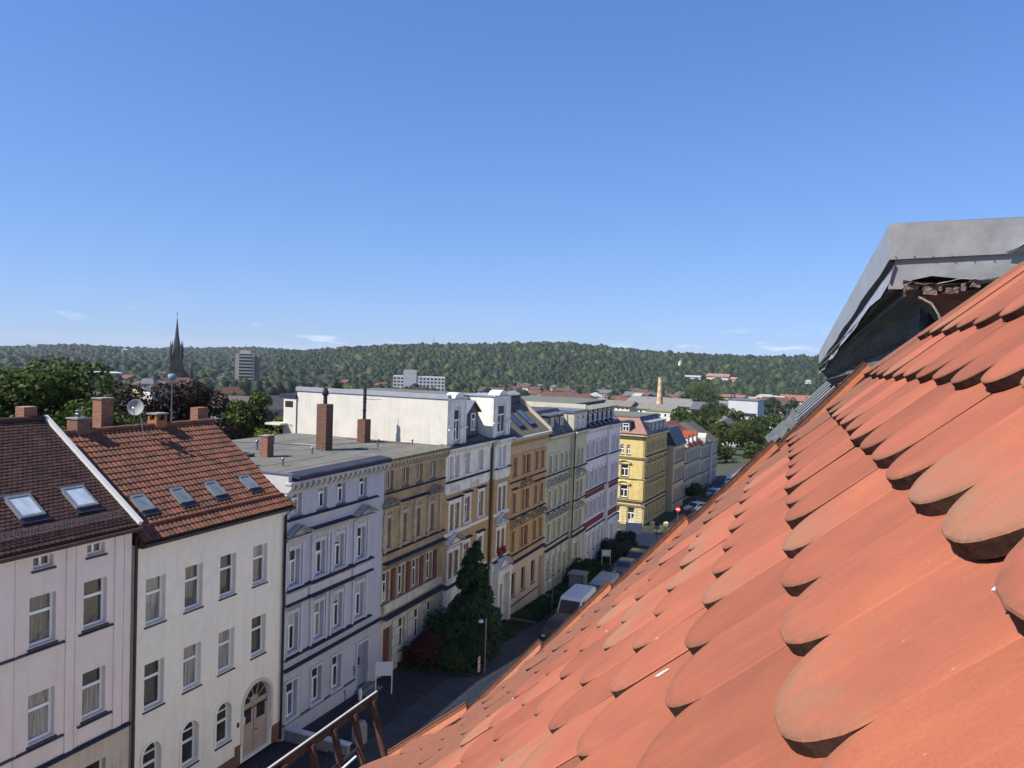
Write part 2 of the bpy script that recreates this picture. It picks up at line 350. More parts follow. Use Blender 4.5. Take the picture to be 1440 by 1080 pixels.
# garden kerbs
for a, b in gard[1:]:
    mb = MB()
    for (xa, xb, ya, yb) in [(-21.3, -21.18, a, b), (-24, -21.3, a-.12, a)]:
        mb.box(xa, xb, ya, yb, ground_z((ya+yb)/2)-.6, ground_z((ya+yb)/2)+.22, M_conc)
    thing('garden_kerb', {58.8: 'low stone edging of the lawn in front of the orange house', 67.6: 'low stone edging of the garden before the cream green house',
                          80.4: 'low stone edging of the garden before the red and white house'}[a], 'garden edging', (0,0,0), mesh=mb.data('garden_kerb'))

# ------------------------------------------------------------------ far hills with their forest
def sky_px(px):      # skyline of the hills measured against azimuth
    return float(np.interp(px, [-600, 0, 50, 110, 170, 240, 300, 350, 430, 480, 540, 600, 700, 760, 800, 850, 900, 960, 1050, 1150, 1250, 1440, 1900],
                           [486, 490, 487, 487, 490, 492, 491, 490, 494, 489.5, 485, 484, 483, 481, 482, 487, 492, 497, 500, 501, 502, 504, 515]))
def az_of(px):
    r = [RR[i][0]*(px-720)/1081 + RR[i][1]*(-.037) + RR[i][2] for i in range(3)]
    return math.atan2(r[0], r[1])
def elev_of(px):
    y = sky_px(px); r = [RR[i][0]*(px-720)/1081 + RR[i][1]*(y-540)/1081 + RR[i][2] for i in range(3)]
    return r[2] / math.hypot(r[0], r[1])
AZ = [az_of(p) for p in range(-600, 1901, 25)]; EL = [elev_of(p) for p in range(-600, 1901, 25)]
def hill_z(az, r, base, top, shift=0.0, el_off=0.0):
    el = float(np.interp(az, AZ, EL)) + el_off
    zt = el * top - 9.0
    t = min(1, max(0, (r - base) / (top - base)))
    s = t ** .85
    bump = 6 * math.sin(az * 31 + r * .004) * t * (1 - t) * 2 + 9 * math.sin(az * 70 + 1.3) * t * (1 - t)
    z = -43 + (zt + 43) * s + bump
    if r > top: z = zt - (r - top) * .05
    return z
M_hill = mat('hill_soil', (.02,.035,.012), (.03,.045,.018), .01, 1)
def hill(name, az0, az1, base, top, back, eo=0.0):
    n = 90; rs = [base + (top - base) * i / 14 for i in range(15)] + [top + (back - top) * .5, back]
    v = []; f = []
    for i in range(n + 1):
        a = az0 + (az1 - az0) * i / n
        for r in rs: v.append((math.sin(a) * r, math.cos(a) * r, hill_z(a, r, base, top, 0, eo) - (1 if r == base else 0)))
    k = len(rs)
    for i in range(n):
        for j in range(k - 1): f.append((i*k+j, i*k+j+1, (i+1)*k+j+1, (i+1)*k+j))
    me = bpy.data.meshes.new(name); me.from_pydata(v, [], f); me.materials.append(M_hill); me.update()
    for p in me.polygons: p.use_smooth = True
    o = link(name, me); o['kind'] = 'structure'
azN0 = az_of(420)
hill('hills', az_of(-600), az_of(560), 1750, 3000, 3600, -0.0002)
def near_eo(a): # the near ridge sinks away to the left, in front of the far one
    return 0
hill('hills', azN0 - .03, az_of(1900), 1080, 1800, 2400)

# tree-crown blob: 6 segments, 3 rings
def blob_proto(seg, seed):
    r = np.random.RandomState(seed); v = [(0, 0, 1.0)]
    for k, (rr, z) in enumerate([(.62, .72), (1.0, .12), (.8, -.55)]):
        for j in range(seg):
            a = 2*math.pi*(j + .5*(k % 2))/seg; q = rr * (1 + r.uniform(-.22, .22)); v.append((q*math.cos(a), q*math.sin(a), z + r.uniform(-.14, .14)))
    f = [(0, 1 + j, 1 + (j+1) % seg) for j in range(seg)]
    for k in range(2):
        b = 1 + k*seg
        for j in range(seg):
            j2 = (j+1) % seg; f.append((b+j, b+seg+j, b+seg+j2)); f.append((b+j, b+seg+j2, b+j2))
    return np.array(v), np.array(f)
def forest(name, pts, radii, m, seg=6, **props):
    protos = [blob_proto(seg, s) for s in range(6)]
    V = []; F = []; off = 0; r = np.random.RandomState(5)
    for (x, y, z), q in zip(pts, radii):
        v, f = protos[r.randint(6)]; a = r.uniform(0, 6.28); c, s = math.cos(a), math.sin(a)
        w = np.empty_like(v); w[:, 0] = (v[:, 0]*c - v[:, 1]*s)*q + x; w[:, 1] = (v[:, 0]*s + v[:, 1]*c)*q + y; w[:, 2] = v[:, 2]*q*r.uniform(.9, 1.35) + z
        V.append(w); F.append(f + off); off += len(v)
    V = np.concatenate(V); F = np.concatenate(F); me = bpy.data.meshes.new(name)
    me.vertices.add(len(V)); me.vertices.foreach_set('co', V.ravel()); me.loops.add(F.size); me.loops.foreach_set('vertex_index', F.ravel().astype(np.int32))
    me.polygons.add(len(F)); me.polygons.foreach_set('loop_start', np.arange(0, F.size, 3, dtype=np.int32)); me.polygons.foreach_set('loop_total', np.full(len(F), 3, dtype=np.int32))
    me.materials.append(m); me.update(calc_edges=True)
    me.polygons.foreach_set('use_smooth', [True] * len(F))
    o = link(name, me); o['kind'] = 'stuff'
    for k, p in props.items(): o['category' if k == 'cat' else k] = p
    return o
M_for = leaf_mat('forest_leaves', (0.00558, 0.01426, 0.00372), (0.01612, 0.02976, 0.00682), .6, .05, .012)
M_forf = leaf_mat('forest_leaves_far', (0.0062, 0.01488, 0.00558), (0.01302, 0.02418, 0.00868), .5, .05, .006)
pts = []; rr_ = []
def scatter(a0, a1, r0, r1, base, top, sp, size):
    r = r0
    while r < r1:
        st = sp / r; a = a0 + nprng.uniform(0, st)
        while a < a1:
            q = size * nprng.choice([.5, .7, .9, 1.1, 1.35, 1.75]) * nprng.uniform(.85, 1.15); rj = r + nprng.uniform(-.45, .45) * sp; aj = a + nprng.uniform(-.4, .4) * st
            pts.append((math.sin(aj)*rj, math.cos(aj)*rj, hill_z(aj, rj, base, top) + 2.5 + nprng.uniform(-1.6, 3.2))); rr_.append(q); a += st
        r += sp * .92
scatter(azN0 - .03, az_of(1480), 1030, 1840, 1080, 1800, 6.9, 3.9)
forest('forest', pts, rr_, M_for, label='dense green woodland covering the long hill beyond the town', cat='forest')
# a paler band of broadleaf trees breaks up the slope
pts = []; rr_ = []
scatter(azN0 + .05, az_of(1150), 1040, 1780, 1080, 1800, 34, 6.2)
forest('forest', pts, rr_, leaf_mat('forest_leaves_light', (.022,.036,.007), (.034,.046,.010), .5, .05), label='scattered paler broadleaf crowns among the dark woods of the long hill', cat='forest')
pts = []; rr_ = []
scatter(az_of(-120), az_of(480), 1000, 1740, 99000, 99001, 15, 7)
scatter(az_of(-220), az_of(470), 1720, 3050, 1750, 3000, 11.5, 6.4)
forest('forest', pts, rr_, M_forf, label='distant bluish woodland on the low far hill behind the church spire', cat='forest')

# ------------------------------------------------------------------ haze
hz = MB(); hz.box(-6400, 6400, -700, 9200, -44.2, 62, mat('haze_tmp', (1,1,1)))
hzo = link('haze', hz.data('haze')); hzo['kind'] = 'stuff'; hzo['label'] = 'thin pale summer haze over the valley'; hzo['category'] = 'haze'
hm = bpy.data.materials.new('haze'); hm.use_nodes = True; hm.node_tree.nodes.clear()
ho = hm.node_tree.nodes.new("ShaderNodeOutputMaterial"); hv = hm.node_tree.nodes.new("ShaderNodeVolumePrincipled")
hv.inputs['Density'].default_value = 0.000055; hv.inputs['Color'].default_value = (.80,.88,1,1); hv.inputs['Anisotropy'].default_value = 0.0
hm.node_tree.links.new(hv.outputs[0], ho.inputs['Volume']); hzo.data.materials.clear(); hzo.data.materials.append(hm)

# ------------------------------------------------------------------ building kit (local axes: x out towards the street, y along it, z up)
_WC = {}
def win_meshes(w, h, style, fm, arch=0.0):
    """frame mesh + list of (pane mesh, kind); origin at bottom centre of the opening on the wall plane"""
    key = (round(w, 2), round(h, 2), style, fm.name, round(arch, 2))
    if key in _WC: return _WC[key]
    mb = MB(); t = .07; xo, xi = -.12, -.19; panes = []
    def pane(y0, y1, z0, z1):
        p = MB(); p.box(-.165, -.155, y0, y1, z0, z1, G[0]); panes.append(p.data('pane'))
    H = h
    if arch:
        r = arch; zs = h - r; n = 10
        def arc(q, e=0):
            return [((w/2 - q) * math.cos(math.pi * k / n), zs + (r - q) * math.sin(math.pi * k / n)) for k in range(n + 1)]
        A, Bp = arc(0), arc(t)
        for k in range(n):
            a, b, c, d = A[k], A[k+1], Bp[k+1], Bp[k]
            mb.mesh([(xo,a[0],a[1]),(xo,b[0],b[1]),(xo,c[0],c[1]),(xo,d[0],d[1]),(xi,d[0],d[1]),(xi,c[0],c[1])], [(0,1,2,3),(3,2,5,4)], fm)
        p = MB(); poly = [(w/2 - t, zs)] + Bp[1:-1] + [(-w/2 + t, zs)]
        p.prism(poly, 'x', -.165, -.155, G[0]); panes.append(p.data('pane')); H = zs
        mb.box(xi, xo + .01, -w/2 + t, w/2 - t, zs - .03, zs + .03, fm)
        if style == 'fan':
            for k in (2, 4, 6, 8):
                c = Bp[k]; d = Vector((0, c[0], c[1] - zs)).normalized(); u = Vector((0, -d.z, d.y)) * .018
                a0 = Vector((0, 0, zs)) + d * .3; a1 = Vector((0, c[0], c[1]))
                mb.slab((xo,) + tuple(a0 - u)[1:], (xo,) + tuple(a0 + u)[1:], (xo,) + tuple(a1 + u)[1:], (xo,) + tuple(a1 - u)[1:], .05, fm)
            mb.prism([(.3*math.cos(math.pi*k/6), zs + .3*math.sin(math.pi*k/6)) for k in range(7)], 'x', xi, xo, fm)
    mb.box(xi, xo, -w/2, -w/2 + t, 0, H, fm); mb.box(xi, xo, w/2 - t, w/2, 0, H, fm)
    mb.box(xi, xo, -w/2 + t, w/2 - t, 0, t, fm)
    if not arch: mb.box(xi, xo, -w/2 + t, w/2 - t, H - t, H, fm)
    top = H if arch else H - t
    if style in ('T', 'cross', 'one'):
        zt = t + (top - t) * .66
        mb.box(xi, xo + .02, -w/2 + t, w/2 - t, zt - .05, zt + .05, fm)
        if style == 'one': pane(-w/2 + t, w/2 - t, t, zt - .05); pane(-w/2 + t, w/2 - t, zt + .05, top)
        else:
            mb.box(xi, xo + .01, -.045, .045, t, zt - .05, fm)
            pane(-w/2 + t, -.045, t, zt - .05); pane(.045, w/2 - t, t, zt - .05)
            if style == 'cross':
                mb.box(xi, xo + .01, -.03, .03, zt + .05, top, fm); pane(-w/2 + t, -.03, zt + .05, top); pane(.03, w/2 - t, zt + .05, top)
            else: pane(-w/2 + t, w/2 - t, zt + .05, top)
    elif style == 'two':
        mb.box(xi, xo + .01, -.045, .045, t, top, fm); pane(-w/2 + t, -.045, t, top); pane(.045, w/2 - t, t, top)
    else:
        pane(-w/2 + t, w/2 - t, t, top)
    sl = MB(); sl.prism([(-.19, 0), (.08, -.04), (.08, -.10), (-.19, -.10)], 'y', -w/2 - .06, w/2 + .06, M_sill)
    _WC[key] = (mb.data('window'), panes, sl.data('sill'))
    return _WC[key]
_PV = {}
def pane_variant(me, g):
    k = (me.name, g)
    if k not in _PV:
        c = me.copy(); c.materials.clear(); c.materials.append(G[g]); _PV[k] = c
    return _PV[k]

class House:
    def __init__(s, name, label, cat, x0, y0, z0, az=0.0, group=None, absy=True):
        s.root = thing(name, label, cat, (x0, y0, z0), -rad(az), group)
        s.y0 = y0 if absy else 0.0; s.z0 = z0; s.wins = {}
    def L(s, p): return (p[0], p[1] - s.y0, p[2] - s.z0)
    def part(s, name, mb, parent=None, **props):
        return link(name, mb.data(name, s.L), parent or s.root, **props)
    def ppart(s, name, mesh, y, z, o=0, parent=None, rz=0, **props):
        return link(name, mesh, parent or s.root, (o, y - s.y0, z - s.z0), rz, **props)
    def win(s, y, z, w, h, style='T', fm=None, pv=(0, 1, 2, 3), arch=0.0, o=0.0, sill=True, pt=None, side=False, x=0.0):
        fm = fm or M_frame
        fr, panes, sl = win_meshes(w, h, style, fm, arch)
        if side:   # on a wall facing -Y: x gives the position
            wo = link('window', fr, s.root, (x, y - s.y0, z - s.z0), -math.pi/2)
        else: wo = s.ppart('window', fr, y, z, o - .07)
        g = rng.choice(pv)
        for i, p in enumerate(panes):
            gi = g if rng.random() < .75 else rng.choice(pv)
            link('pane', pane_variant(p, gi), wo)
        if sill: link('sill', sl, wo, (.07, 0, 0))
        return wo
    def wall(s, ya, yb, za, zb, ops, m, o=0.0, dep=.24, name='wall'):
        """street wall with real openings. ops: (yc, z0, w, h[, arch_rise])"""
        dep += .07; mb = MB(); R = [(a[0]-a[2]/2, a[0]+a[2]/2, a[1], a[1]+a[3], a[4] if len(a) > 4 else 0) for a in ops]
        ys = sorted({ya, yb, *[r[0] for r in R], *[r[1] for r in R]}); zs = sorted({za, zb, *[r[2] for r in R], *[r[3] for r in R]})
        ys = [q for q in ys if ya <= q <= yb]; zs = [q for q in zs if za <= q <= zb]
        for a, b in zip(ys[:-1], ys[1:]):
            run = None
            for c, d in zip(zs[:-1], zs[1:]):
                cy, cz = (a+b)/2, (c+d)/2
                hole = any(r[0] < cy < r[1] and r[2] < cz < r[3] for r in R)
                if hole:
                    if run: mb.face([(o,a,run[0]),(o,b,run[0]),(o,b,run[1]),(o,a,run[1])], m); run = None
                else: run = (run[0] if run else c, d)
            if run: mb.face([(o,a,run[0]),(o,b,run[0]),(o,b,run[1]),(o,a,run[1])], m)
        for (a, b, c, d, ar) in R:
            q = o - dep; zt = d - ar if ar else d
            mb.face([(o,a,c),(o,a,zt),(q,a,zt),(q,a,c)], m); mb.face([(o,b,zt),(o,b,c),(q,b,c),(q,b,zt)], m)
            mb.face([(o,b,c),(o,a,c),(q,a,c),(q,b,c)], m)
            if not ar: mb.face([(o,a,d),(o,b,d),(q,b,d),(q,a,d)], m)
            else:
                n = 10; hw = (b-a)/2; yc = (a+b)/2
                P = [(yc + hw*math.cos(math.pi*k/n), zt + ar*math.sin(math.pi*k/n)) for k in range(n+1)]
                for k in range(n):
                    p, p2 = P[k], P[k+1]
                    mb.face([(o,p[0],p[1]),(o,p[0],d),(o,p2[0],d),(o,p2[0],p2[1])], m)
                    mb.face([(o,p[0],p[1]),(o,p2[0],p2[1]),(q,p2[0],p2[1]),(q,p[0],p[1])], m)
        q = o - dep
        mb.face([(o,ya,za),(o,ya,zb),(q,ya,zb),(q,ya,za)][::-1], m); mb.face([(o,yb,za),(o,yb,zb),(q,yb,zb),(q,yb,za)], m)
        mb.face([(o,ya,zb),(o,yb,zb),(q,yb,zb),(q,ya,zb)], m); mb.face([(o,ya,za),(o,yb,za),(q,yb,za),(q,ya,za)], m)
        return s.part(name, mb)
    def body(s, ya, yb, za, zb, depth, m, o=-.245, name='wall'):
        o -= .07; mb = MB(); mb.box(-depth, o, ya, yb, za, zb, m); return s.part(name, mb)
    def cornice(s, ya, yb, z, d=.3, h=.25, m=None, cap=None, name='cornice', o=0.0):
        """moulded ledge from z up to z+h with a metal cap"""
        m = m or M_white; cap = cap or M_zincd; mb = MB()
        mb.prism([(o,z),(o+d*.25,z),(o+d*.35,z+h*.35),(o+d*.8,z+h*.55),(o+d*.95,z+h*.75),(o+d*.95,z+h),(o,z+h)], 'y', ya, yb, m)
        mb.prism([(o,z+h+.002),(o+d,z+h+.002),(o+d+.015,z+h-.03),(o+d+.03,z+h-.03),(o+d+.02,z+h+.025),(o,z+h+.02+d*.28)], 'y', ya-.01, yb+.01, cap)
        return s.part(name, mb)
    def surround(s, yc, z0, w, h, m, t=.15, d=.05, head=.16, cap=None, name='window_surround', o=0.0, feet=True):
        mb = MB()
        mb.box(o, o+d, yc-w/2-t, yc-w/2, z0, z0+h, m); mb.box(o, o+d, yc+w/2, yc+w/2+t, z0, z0+h, m)
        mb.box(o, o+d+.02, yc-w/2-t, yc+w/2+t, z0+h, z0+h+head, m)
        if feet: mb.prism([(o,z0-.14),(o+d+.06,z0-.14),(o+d+.10,z0-.04),(o+d+.02,z0),(o,z0)], 'y', yc-w/2-t-.04, yc+w/2+t+.04, m)
        return s.part(name, mb)
    def pediment(s, yc, z, w, h, m, cap=None, d=.42, name='pediment', o=0.0, round_=False):
        cap = cap or M_zincd; mb = MB(); t = .09
        mb.box(o, o+d*.8, yc-w/2, yc+w/2, z, z+t, m)
        if round_:
            n = 8; P = [(yc + w/2*math.cos(math.pi*k/n), z+t + h*math.sin(math.pi*k/n)) for k in range(n+1)]
        else: P = [(yc+w/2, z+t), (yc, z+t+h), (yc-w/2, z+t)]
        mb.prism([(p[0]*.78+yc*.22, (p[1]-z-t)*.7+z+t) for p in P], 'x', o, o+d*.3, m)
        for a, b in zip(P[:-1], P[1:]):
            mb.slab((o+d,a[0],a[1]+.08),(o+d,b[0],b[1]+.08),(o,b[0],b[1]+.08),(o,a[0],a[1]+.08), .075, m)
            mb.slab((o+d+.03,a[0],a[1]+.115),(o+d+.03,b[0],b[1]+.115),(o,b[0],b[1]+.13),(o,a[0],a[1]+.13), .03, cap)
        return s.part(name, mb)
    def consoles(s, ya, yb, z, step, m, d=.22, h=.2, w=.12, name='console', o=0.0):
        mb = MB(); n = int((yb - ya) / step)
        for i in range(n + 1):
            y = ya + (yb - ya) * i / max(1, n)
            mb.prism([(o,z),(o+d*.4,z),(o+d,z+h*.6),(o+d,z+h),(o,z+h)], 'y', y-w/2, y+w/2, m)
        return s.part(name, mb, kind='stuff')
    def boxpart(s, name, x0, x1, y0, y1, z0, z1, m, **props):
        mb = MB(); mb.box(x0, x1, y0, y1, z0, z1, m); return s.part(name, mb, **props)
    def pipe(s, y, z0, z1, m, r=.055, o=.12, jog=None, name='downpipe'):
        mb = MB(); pts = [(o, y, z0), (o, y, z1)]
        if jog: pts = [(o, y, z0), (o, y, z1 - .35), (o + jog[0], y + jog[1], z1)]
        mb.tube(pts, r, m, 8); return s.part(name, mb)
    def chimney(s, x, y, z0, z1, w, l, m, cap='slab', **props):
        """origin at its foot so that brick courses run true"""
        ch = MB(); ch.box(-w/2, w/2, -l/2, l/2, 0, z1-z0, m)
        c = link('chimney', ch.data('chimney'), s.root, (x, y - s.y0, z0 - s.z0), **props)
        h = z1 - z0
        if cap == 'slab':
            k = MB(); k.box(-w/2-.04, w/2+.04, -l/2-.04, l/2+.04, h, h+.06, M_conc); link('cap', k.data('cap'), c)
        elif cap == 'open':
            k = MB()
            for sx in (-1, 1):
                for sy in (-1, 1): k.box(sx*(w/2-.12), sx*(w/2), sy*(l/2-.12), sy*(l/2), h, h+.28, m)
            k.box(-w/2-.06, w/2+.06, -l/2-.06, l/2+.06, h+.28, h+.34, M_conc); link('cap', k.data('cap'), c)
        elif cap == 'pipe':
            k = MB(); k.box(-w/2-.03, w/2+.03, -l/2-.03, l/2+.03, h, h+.05, M_conc)
            link('cap', k.data('cap'), c)
        return c
    def skylight(s, p0, du, dn, w, l, fm, g=5, **props):
        """p0 lower-left corner on the roof plane; du along the eave, dn up the slope"""
        du, dn = Vector(du).normalized(), Vector(dn).normalized(); n = du.cross(dn).normalized()
        P = Vector(p0)
        def q(a, b, c): return P + du*a + dn*b + n*c
        fr = MB(); t = .09
        for (a0, a1, b0, b1) in [(0,w,0,t),(0,w,l-t,l),(0,t,t,l-t),(w-t,w,t,l-t)]:
            c = [q(a0,b0,0),q(a1,b0,0),q(a1,b1,0),q(a0,b1,0),q(a0,b0,.11),q(a1,b0,.11),q(a1,b1,.11),q(a0,b1,.11)]
            fr.mesh(c, [(0,3,2,1),(4,5,6,7),(0,1,5,4),(1,2,6,5),(2,3,7,6),(3,0,4,7)], fm)
        fr.mesh([q(-.1,l,.10),q(w+.1,l,.10),q(w+.1,l+.12,.06),q(-.1,l+.12,.06)], [(0,1,2,3)], M_zincd)
        fr.mesh([q(-.12,-.22,.03),q(w+.12,-.22,.03),q(w+.12,-.004,.05),q(-.12,-.004,.05)], [(0,1,2,3)], M_zincd)
        sk = s.part('skylight', fr, **props)
        pn = MB(); pn.face([q(t,t,.085),q(w-t,t,.085),q(w-t,l-t,.085),q(t,l-t,.085)], G[g])
        s_p = link('pane', pn.data('pane', s.L), sk)
        return sk

def tiles_scallop(ya, yb, x_e, z_e, x_r, z_r, m, course=.17, w=.18):
    """beaver-tail field on a roof plane, eave (x_e,z_e) to ridge (x_r,z_r)"""
    mb = MB(); L = math.hypot(x_r-x_e, z_r-z_e); d = Vector((x_r-x_e, 0, z_r-z_e))/L; n = Vector((-d.z, 0, d.x)); n = n if n.z > 0 else -n
    E = Vector((x_e, 0, z_e)); k = 0; b = 0.0
    while b < L:
        off = (k % 2) * w / 2; cnt = int((yb-ya)/w)
        for i in range(cnt + 1):
            y0 = ya + off + i*w; y1 = min(y0 + w*.97, yb)
            if y1 - y0 < .04: continue
            lift = .028 + rng.uniform(-.004, .008)
            yc = (y0+y1)/2; hw = (y1-y0)/2
            out = [(yc+hw, .05), (yc+hw*.6, .012), (yc, 0), (yc-hw*.6, .012), (yc-hw, .05), (yc-hw, course*1.15), (yc+hw, course*1.15)]
            top = [E + d*(b+q[1]) + n*(lift*(1-q[1]/(course*1.3))+.012) + Vector((0,q[0],0)) for q in out]
            low = [p - n*.016 for p in top[:5]]
            mb.mesh(top + low, [(0,1,2,3,4,5,6), (0,7,8,1),(1,8,9,2),(2,9,10,3),(3,10,11,4)], m)
        b += course; k += 1
    return mb

def tiles_pan(ya, yb, x_e, z_e, x_r, z_r, m, course=.345, w=.225, amp=.03):
    """interlocking pantiles: wavy courses with an open front lip"""
    mb = MB(); L = math.hypot(x_r-x_e, z_r-z_e); d = Vector((x_r-x_e, 0, z_r-z_e))/L; n = Vector((-d.z, 0, d.x)); n = n if n.z > 0 else -n
    E = Vector((x_e, 0, z_e)); nt = int(round((yb-ya)/w)); w = (yb-ya)/nt; sub = [0, .18, .36, .55, .75, .92]; b = 0.0; prof = [0.0, .55, 1.0, .7, .15, 0.0]
    while b < L - .05:
        bl = min(course*1.04, L-b)
        for i in range(nt):
            jit = rng.uniform(-.006, .006); y0 = ya + i*w
            top = []; up = []; lo = []
            for sx, pr in zip(sub + [1.0], prof + [0.0]):
                y = y0 + sx*w*.995; h = amp*pr
                top.append(E + d*(b+jit) + n*(h+.045) + Vector((0,y,0))); up.append(E + d*(b+bl) + n*(h+.008) + Vector((0,y,0))); lo.append(E + d*(b+jit) + n*(h+.022) + Vector((0,y,0)))
            k = len(top); v = top + up + lo
            mb.mesh(v, [(j+1, j, k+j, k+j+1)[::-1] for j in range(k-1)] + [(j, j+1, 2*k+j+1, 2*k+j) for j in range(k-1)], m)
        b += course
    return mb

FX = -24.0
# ================================================================== 1 pale pink house
m_pink = mat('pink_render', (.76,.655,.61), (.70,.60,.56), 1.5, .9, .25, 40)
m_pinkg = mat('beige_render', (.58,.49,.40), (.50,.43,.35), 1.5, .9, .25, 40)
h = House('apartment_house', 'pale pink rendered house with dark brown tiled roof and two large bright skylights', 'house', FX, 8.0, -18.8)
ops = []
for y in (11.4, 13.5, 15.6, 17.72, 19.72):
    ops += [(y, -7.53, .72, .40), (y, -10.12, .94, 1.68), (y, -13.40, .94, 1.68)]
gops = [(y, -16.9, 1.05, 1.75) for y in (11.4, 13.5, 15.6, 17.72, 19.72)]
h.wall(8.0, 21.25, -14.35, -6.75, ops, m_pink); h.wall(8.0, 21.25, -18.9, -14.35, gops, m_pinkg, o=.03, dep=.27)
h.body(8.0, 21.25, -18.9, -6.75, 9.6, m_pink)
for (y, z, w, hh) in ops:
    if hh < 1: h.win(y, z, w, hh, 'two', pv=(0, 1, 3))
    else:
        h.win(y, z, w, hh, 'one', pv=(3, 1, 2, 8, 0, 7))
for (y, z, w, hh) in gops: h.win(y, z, w, hh, 'one', pv=(0, 1))
h.cornice(8.0, 21.2, -14.45, .16, .14, m_pinkg, name='ledge', o=.03)
h.cornice(8.0, 21.2, -6.95, .22, .18, m_pink, name='cornice')
for y0, y1, d in ((18.55, 18.87, .05), (18.92, 19.0, .03), (20.5, 20.86, .05), (20.92, 21.22, .03), (16.75, 16.82, .03), (14.5, 14.8, .05), (12.4, 12.7, .05)):
    h.boxpart('pilaster_strip', 0, d, y0, y1, -14.28, -6.97, m_pink)
for zz in (-10.24, -13.52):
    for y0, y1 in ((16.2, 18.5), (19.05, 20.45), (8.2, 12.3), (12.8, 14.4)):
        mb = MB(); mb.prism([(0, zz), (.10, zz-.03), (.10, zz-.07), (0, zz-.07)], 'y', y0, y1, M_sill); h.part('sill_band', mb)
m_rt = mat('dark_brown_tile', (0.03528, 0.0168, 0.01428), (0.05544, 0.02604, 0.02184), 1.2, .75, .2, 25, island=.35)
pe = (.35, -6.72); pr_ = (-4.85, -3.05)      # eave and ridge of its roof, local x
mb = MB(); mb.prism([(pe[0], pe[1]-.03), (pr_[0], pr_[1]-.03), (-9.9, pe[1]-.03), (-9.9, pe[1]-.2), (pe[0]-.04, pe[1]-.2)], 'y', 8.0, 21.28, mat('roof_deck_dark', (.05,.03,.025)))
h.part('roof', mb)
t = tiles_scallop(8.0, 21.2, pe[0], pe[1], pr_[0], pr_[1], m_rt, .165, .19); h.part('roof_tiles', t, kind='stuff')
mb = MB(); mb.tube([(pr_[0], 8.0, pr_[1]+.03), (pr_[0], 21.25, pr_[1]+.03)], .11, m_rt, 8); h.part('ridge', mb)
mb = MB(); mb.slab((pe[0]+.06, 21.22, pe[1]+.13), (pe[0]+.06, 21.40, pe[1]+.13), (pr_[0], 21.40, pr_[1]+.16), (pr_[0], 21.22, pr_[1]+.16), .22, mat('white_flashing', (0.504, 0.4956, 0.4788), None, rough=.5)); h.part('verge_flashing', mb)
ru = Vector((0, 1, 0)); rn = Vector((pr_[0]-pe[0], 0, pr_[1]-pe[1])).normalized(); rnn = Vector((-rn.z, 0, rn.x)); rnn = rnn if rnn.z > 0 else -rnn
def on_roof(e, rn_, nn, y, b, c=.0): return Vector((e[0], y, e[1])) + rn_*b + nn*c
for y0 in (17.35, 19.42, 15.25, 13.1):
    h.skylight(on_roof(pe, rn, rnn, y0, 1.28, .05), ru, rn, .90, 1.06, mat('frame_grey', (.16,.17,.18), (.11,.12,.13), 6, .5), 6)
# snow guard
sg = MB(); b0 = .55
for i in range(110):
    y = 8.2 + i*.115; a = on_roof(pe, rn, rnn, y, b0, .05); c = a + Vector((.02, 0, .22)); sg.tube([a, c], .009, M_zinc, 4, caps=False)
sgr = MB()
for hz_ in (.05, .21):
    a = on_roof(pe, rn, rnn, 8.1, b0, .05) + Vector((.01, 0, hz_)); sgr.tube([a, a + Vector((0, 12.7, 0))], .014, M_zinc, 6)
g_ = h.part('snow_guard', sgr); h.part('bars', sg, kind='stuff').parent = g_
mb = MB(); mb.tube([(.45, 8.0, -6.86), (.45, 21.35, -6.86)], .075, M_pipe, 8); h.part('gutter', mb)
h.pipe(21.38, -18.9, -6.9, M_pipe, .06, .1, (.3, -.05))
h.chimney(-5.2, 20.75, -3.6, -2.55, .5, .55, M_brick, None)
h.chimney(-3.9, 16.0, -4.1, -3.35, .35, .4, M_conc, None)

# ================================================================== 2 white house with red pantile roof
m_wh = mat('white_render', (.84,.78,.68), (.78,.72,.625), 2.2, .92, .35, 55)
h = House('apartment_house', 'plain white rendered house with red pantile roof, four small skylights and arched ground floor windows', 'house', FX, 21.45, -18.9)
Y4 = (22.42, 24.38, 26.35, 28.42)
ops = []
for i, y in enumerate(Y4): ops += [(y, -10.85, .96, 1.82), (y, -14.2, .96, 1.82)]
aw = [(22.36, -17.45, .90, 1.85, .45), (24.33, -17.45, .90, 1.85, .45), (26.27, -17.45, .90, 1.85, .45)]
door = (28.45, -18.85, 1.86, 3.35, .93)
h.wall(21.45, 30.15, -18.9, -7.3, ops + aw + [door], m_wh, dep=.30)
h.body(21.45, 30.15, -18.9, -7.3, 9.9, m_wh, o=-.31)
for i, o_ in enumerate(ops): h.win(o_[0], o_[1], o_[2], o_[3], 'one', pv=(3, 2, 1, 7, 0, 8), o=-.03)
for a in aw: h.win(a[0], a[1], a[2], a[3], 'one', arch=.45, pv=(0, 1), o=-.03)
mb = MB()      # raised band round the arches
def arch_band(mb, yc, z0, w, hh, r, t, m, d=.04):
    zs = z0 + hh - r; n = 14; hw = w/2
    A = [(yc+hw*math.cos(math.pi*k/n), zs+r*math.sin(math.pi*k/n)) for k in range(n+1)]
    Bq = [(yc+(hw+t)*math.cos(math.pi*k/n), zs+(r+t)*math.sin(math.pi*k/n)) for k in range(n+1)]
    for k in range(n):
        a, b, c, e = A[k], Bq[k], Bq[k+1], A[k+1]
        mb.mesh([(d,a[0],a[1]),(d,b[0],b[1]),(d,c[0],c[1]),(d,e[0],e[1]),(0,b[0],b[1]),(0,c[0],c[1])], [(0,1,2,3),(1,4,5,2)], m)
    mb.box(0, d, yc-hw-t, yc-hw, z0, zs, m); mb.box(0, d, yc+hw, yc+hw+t, z0, zs, m)
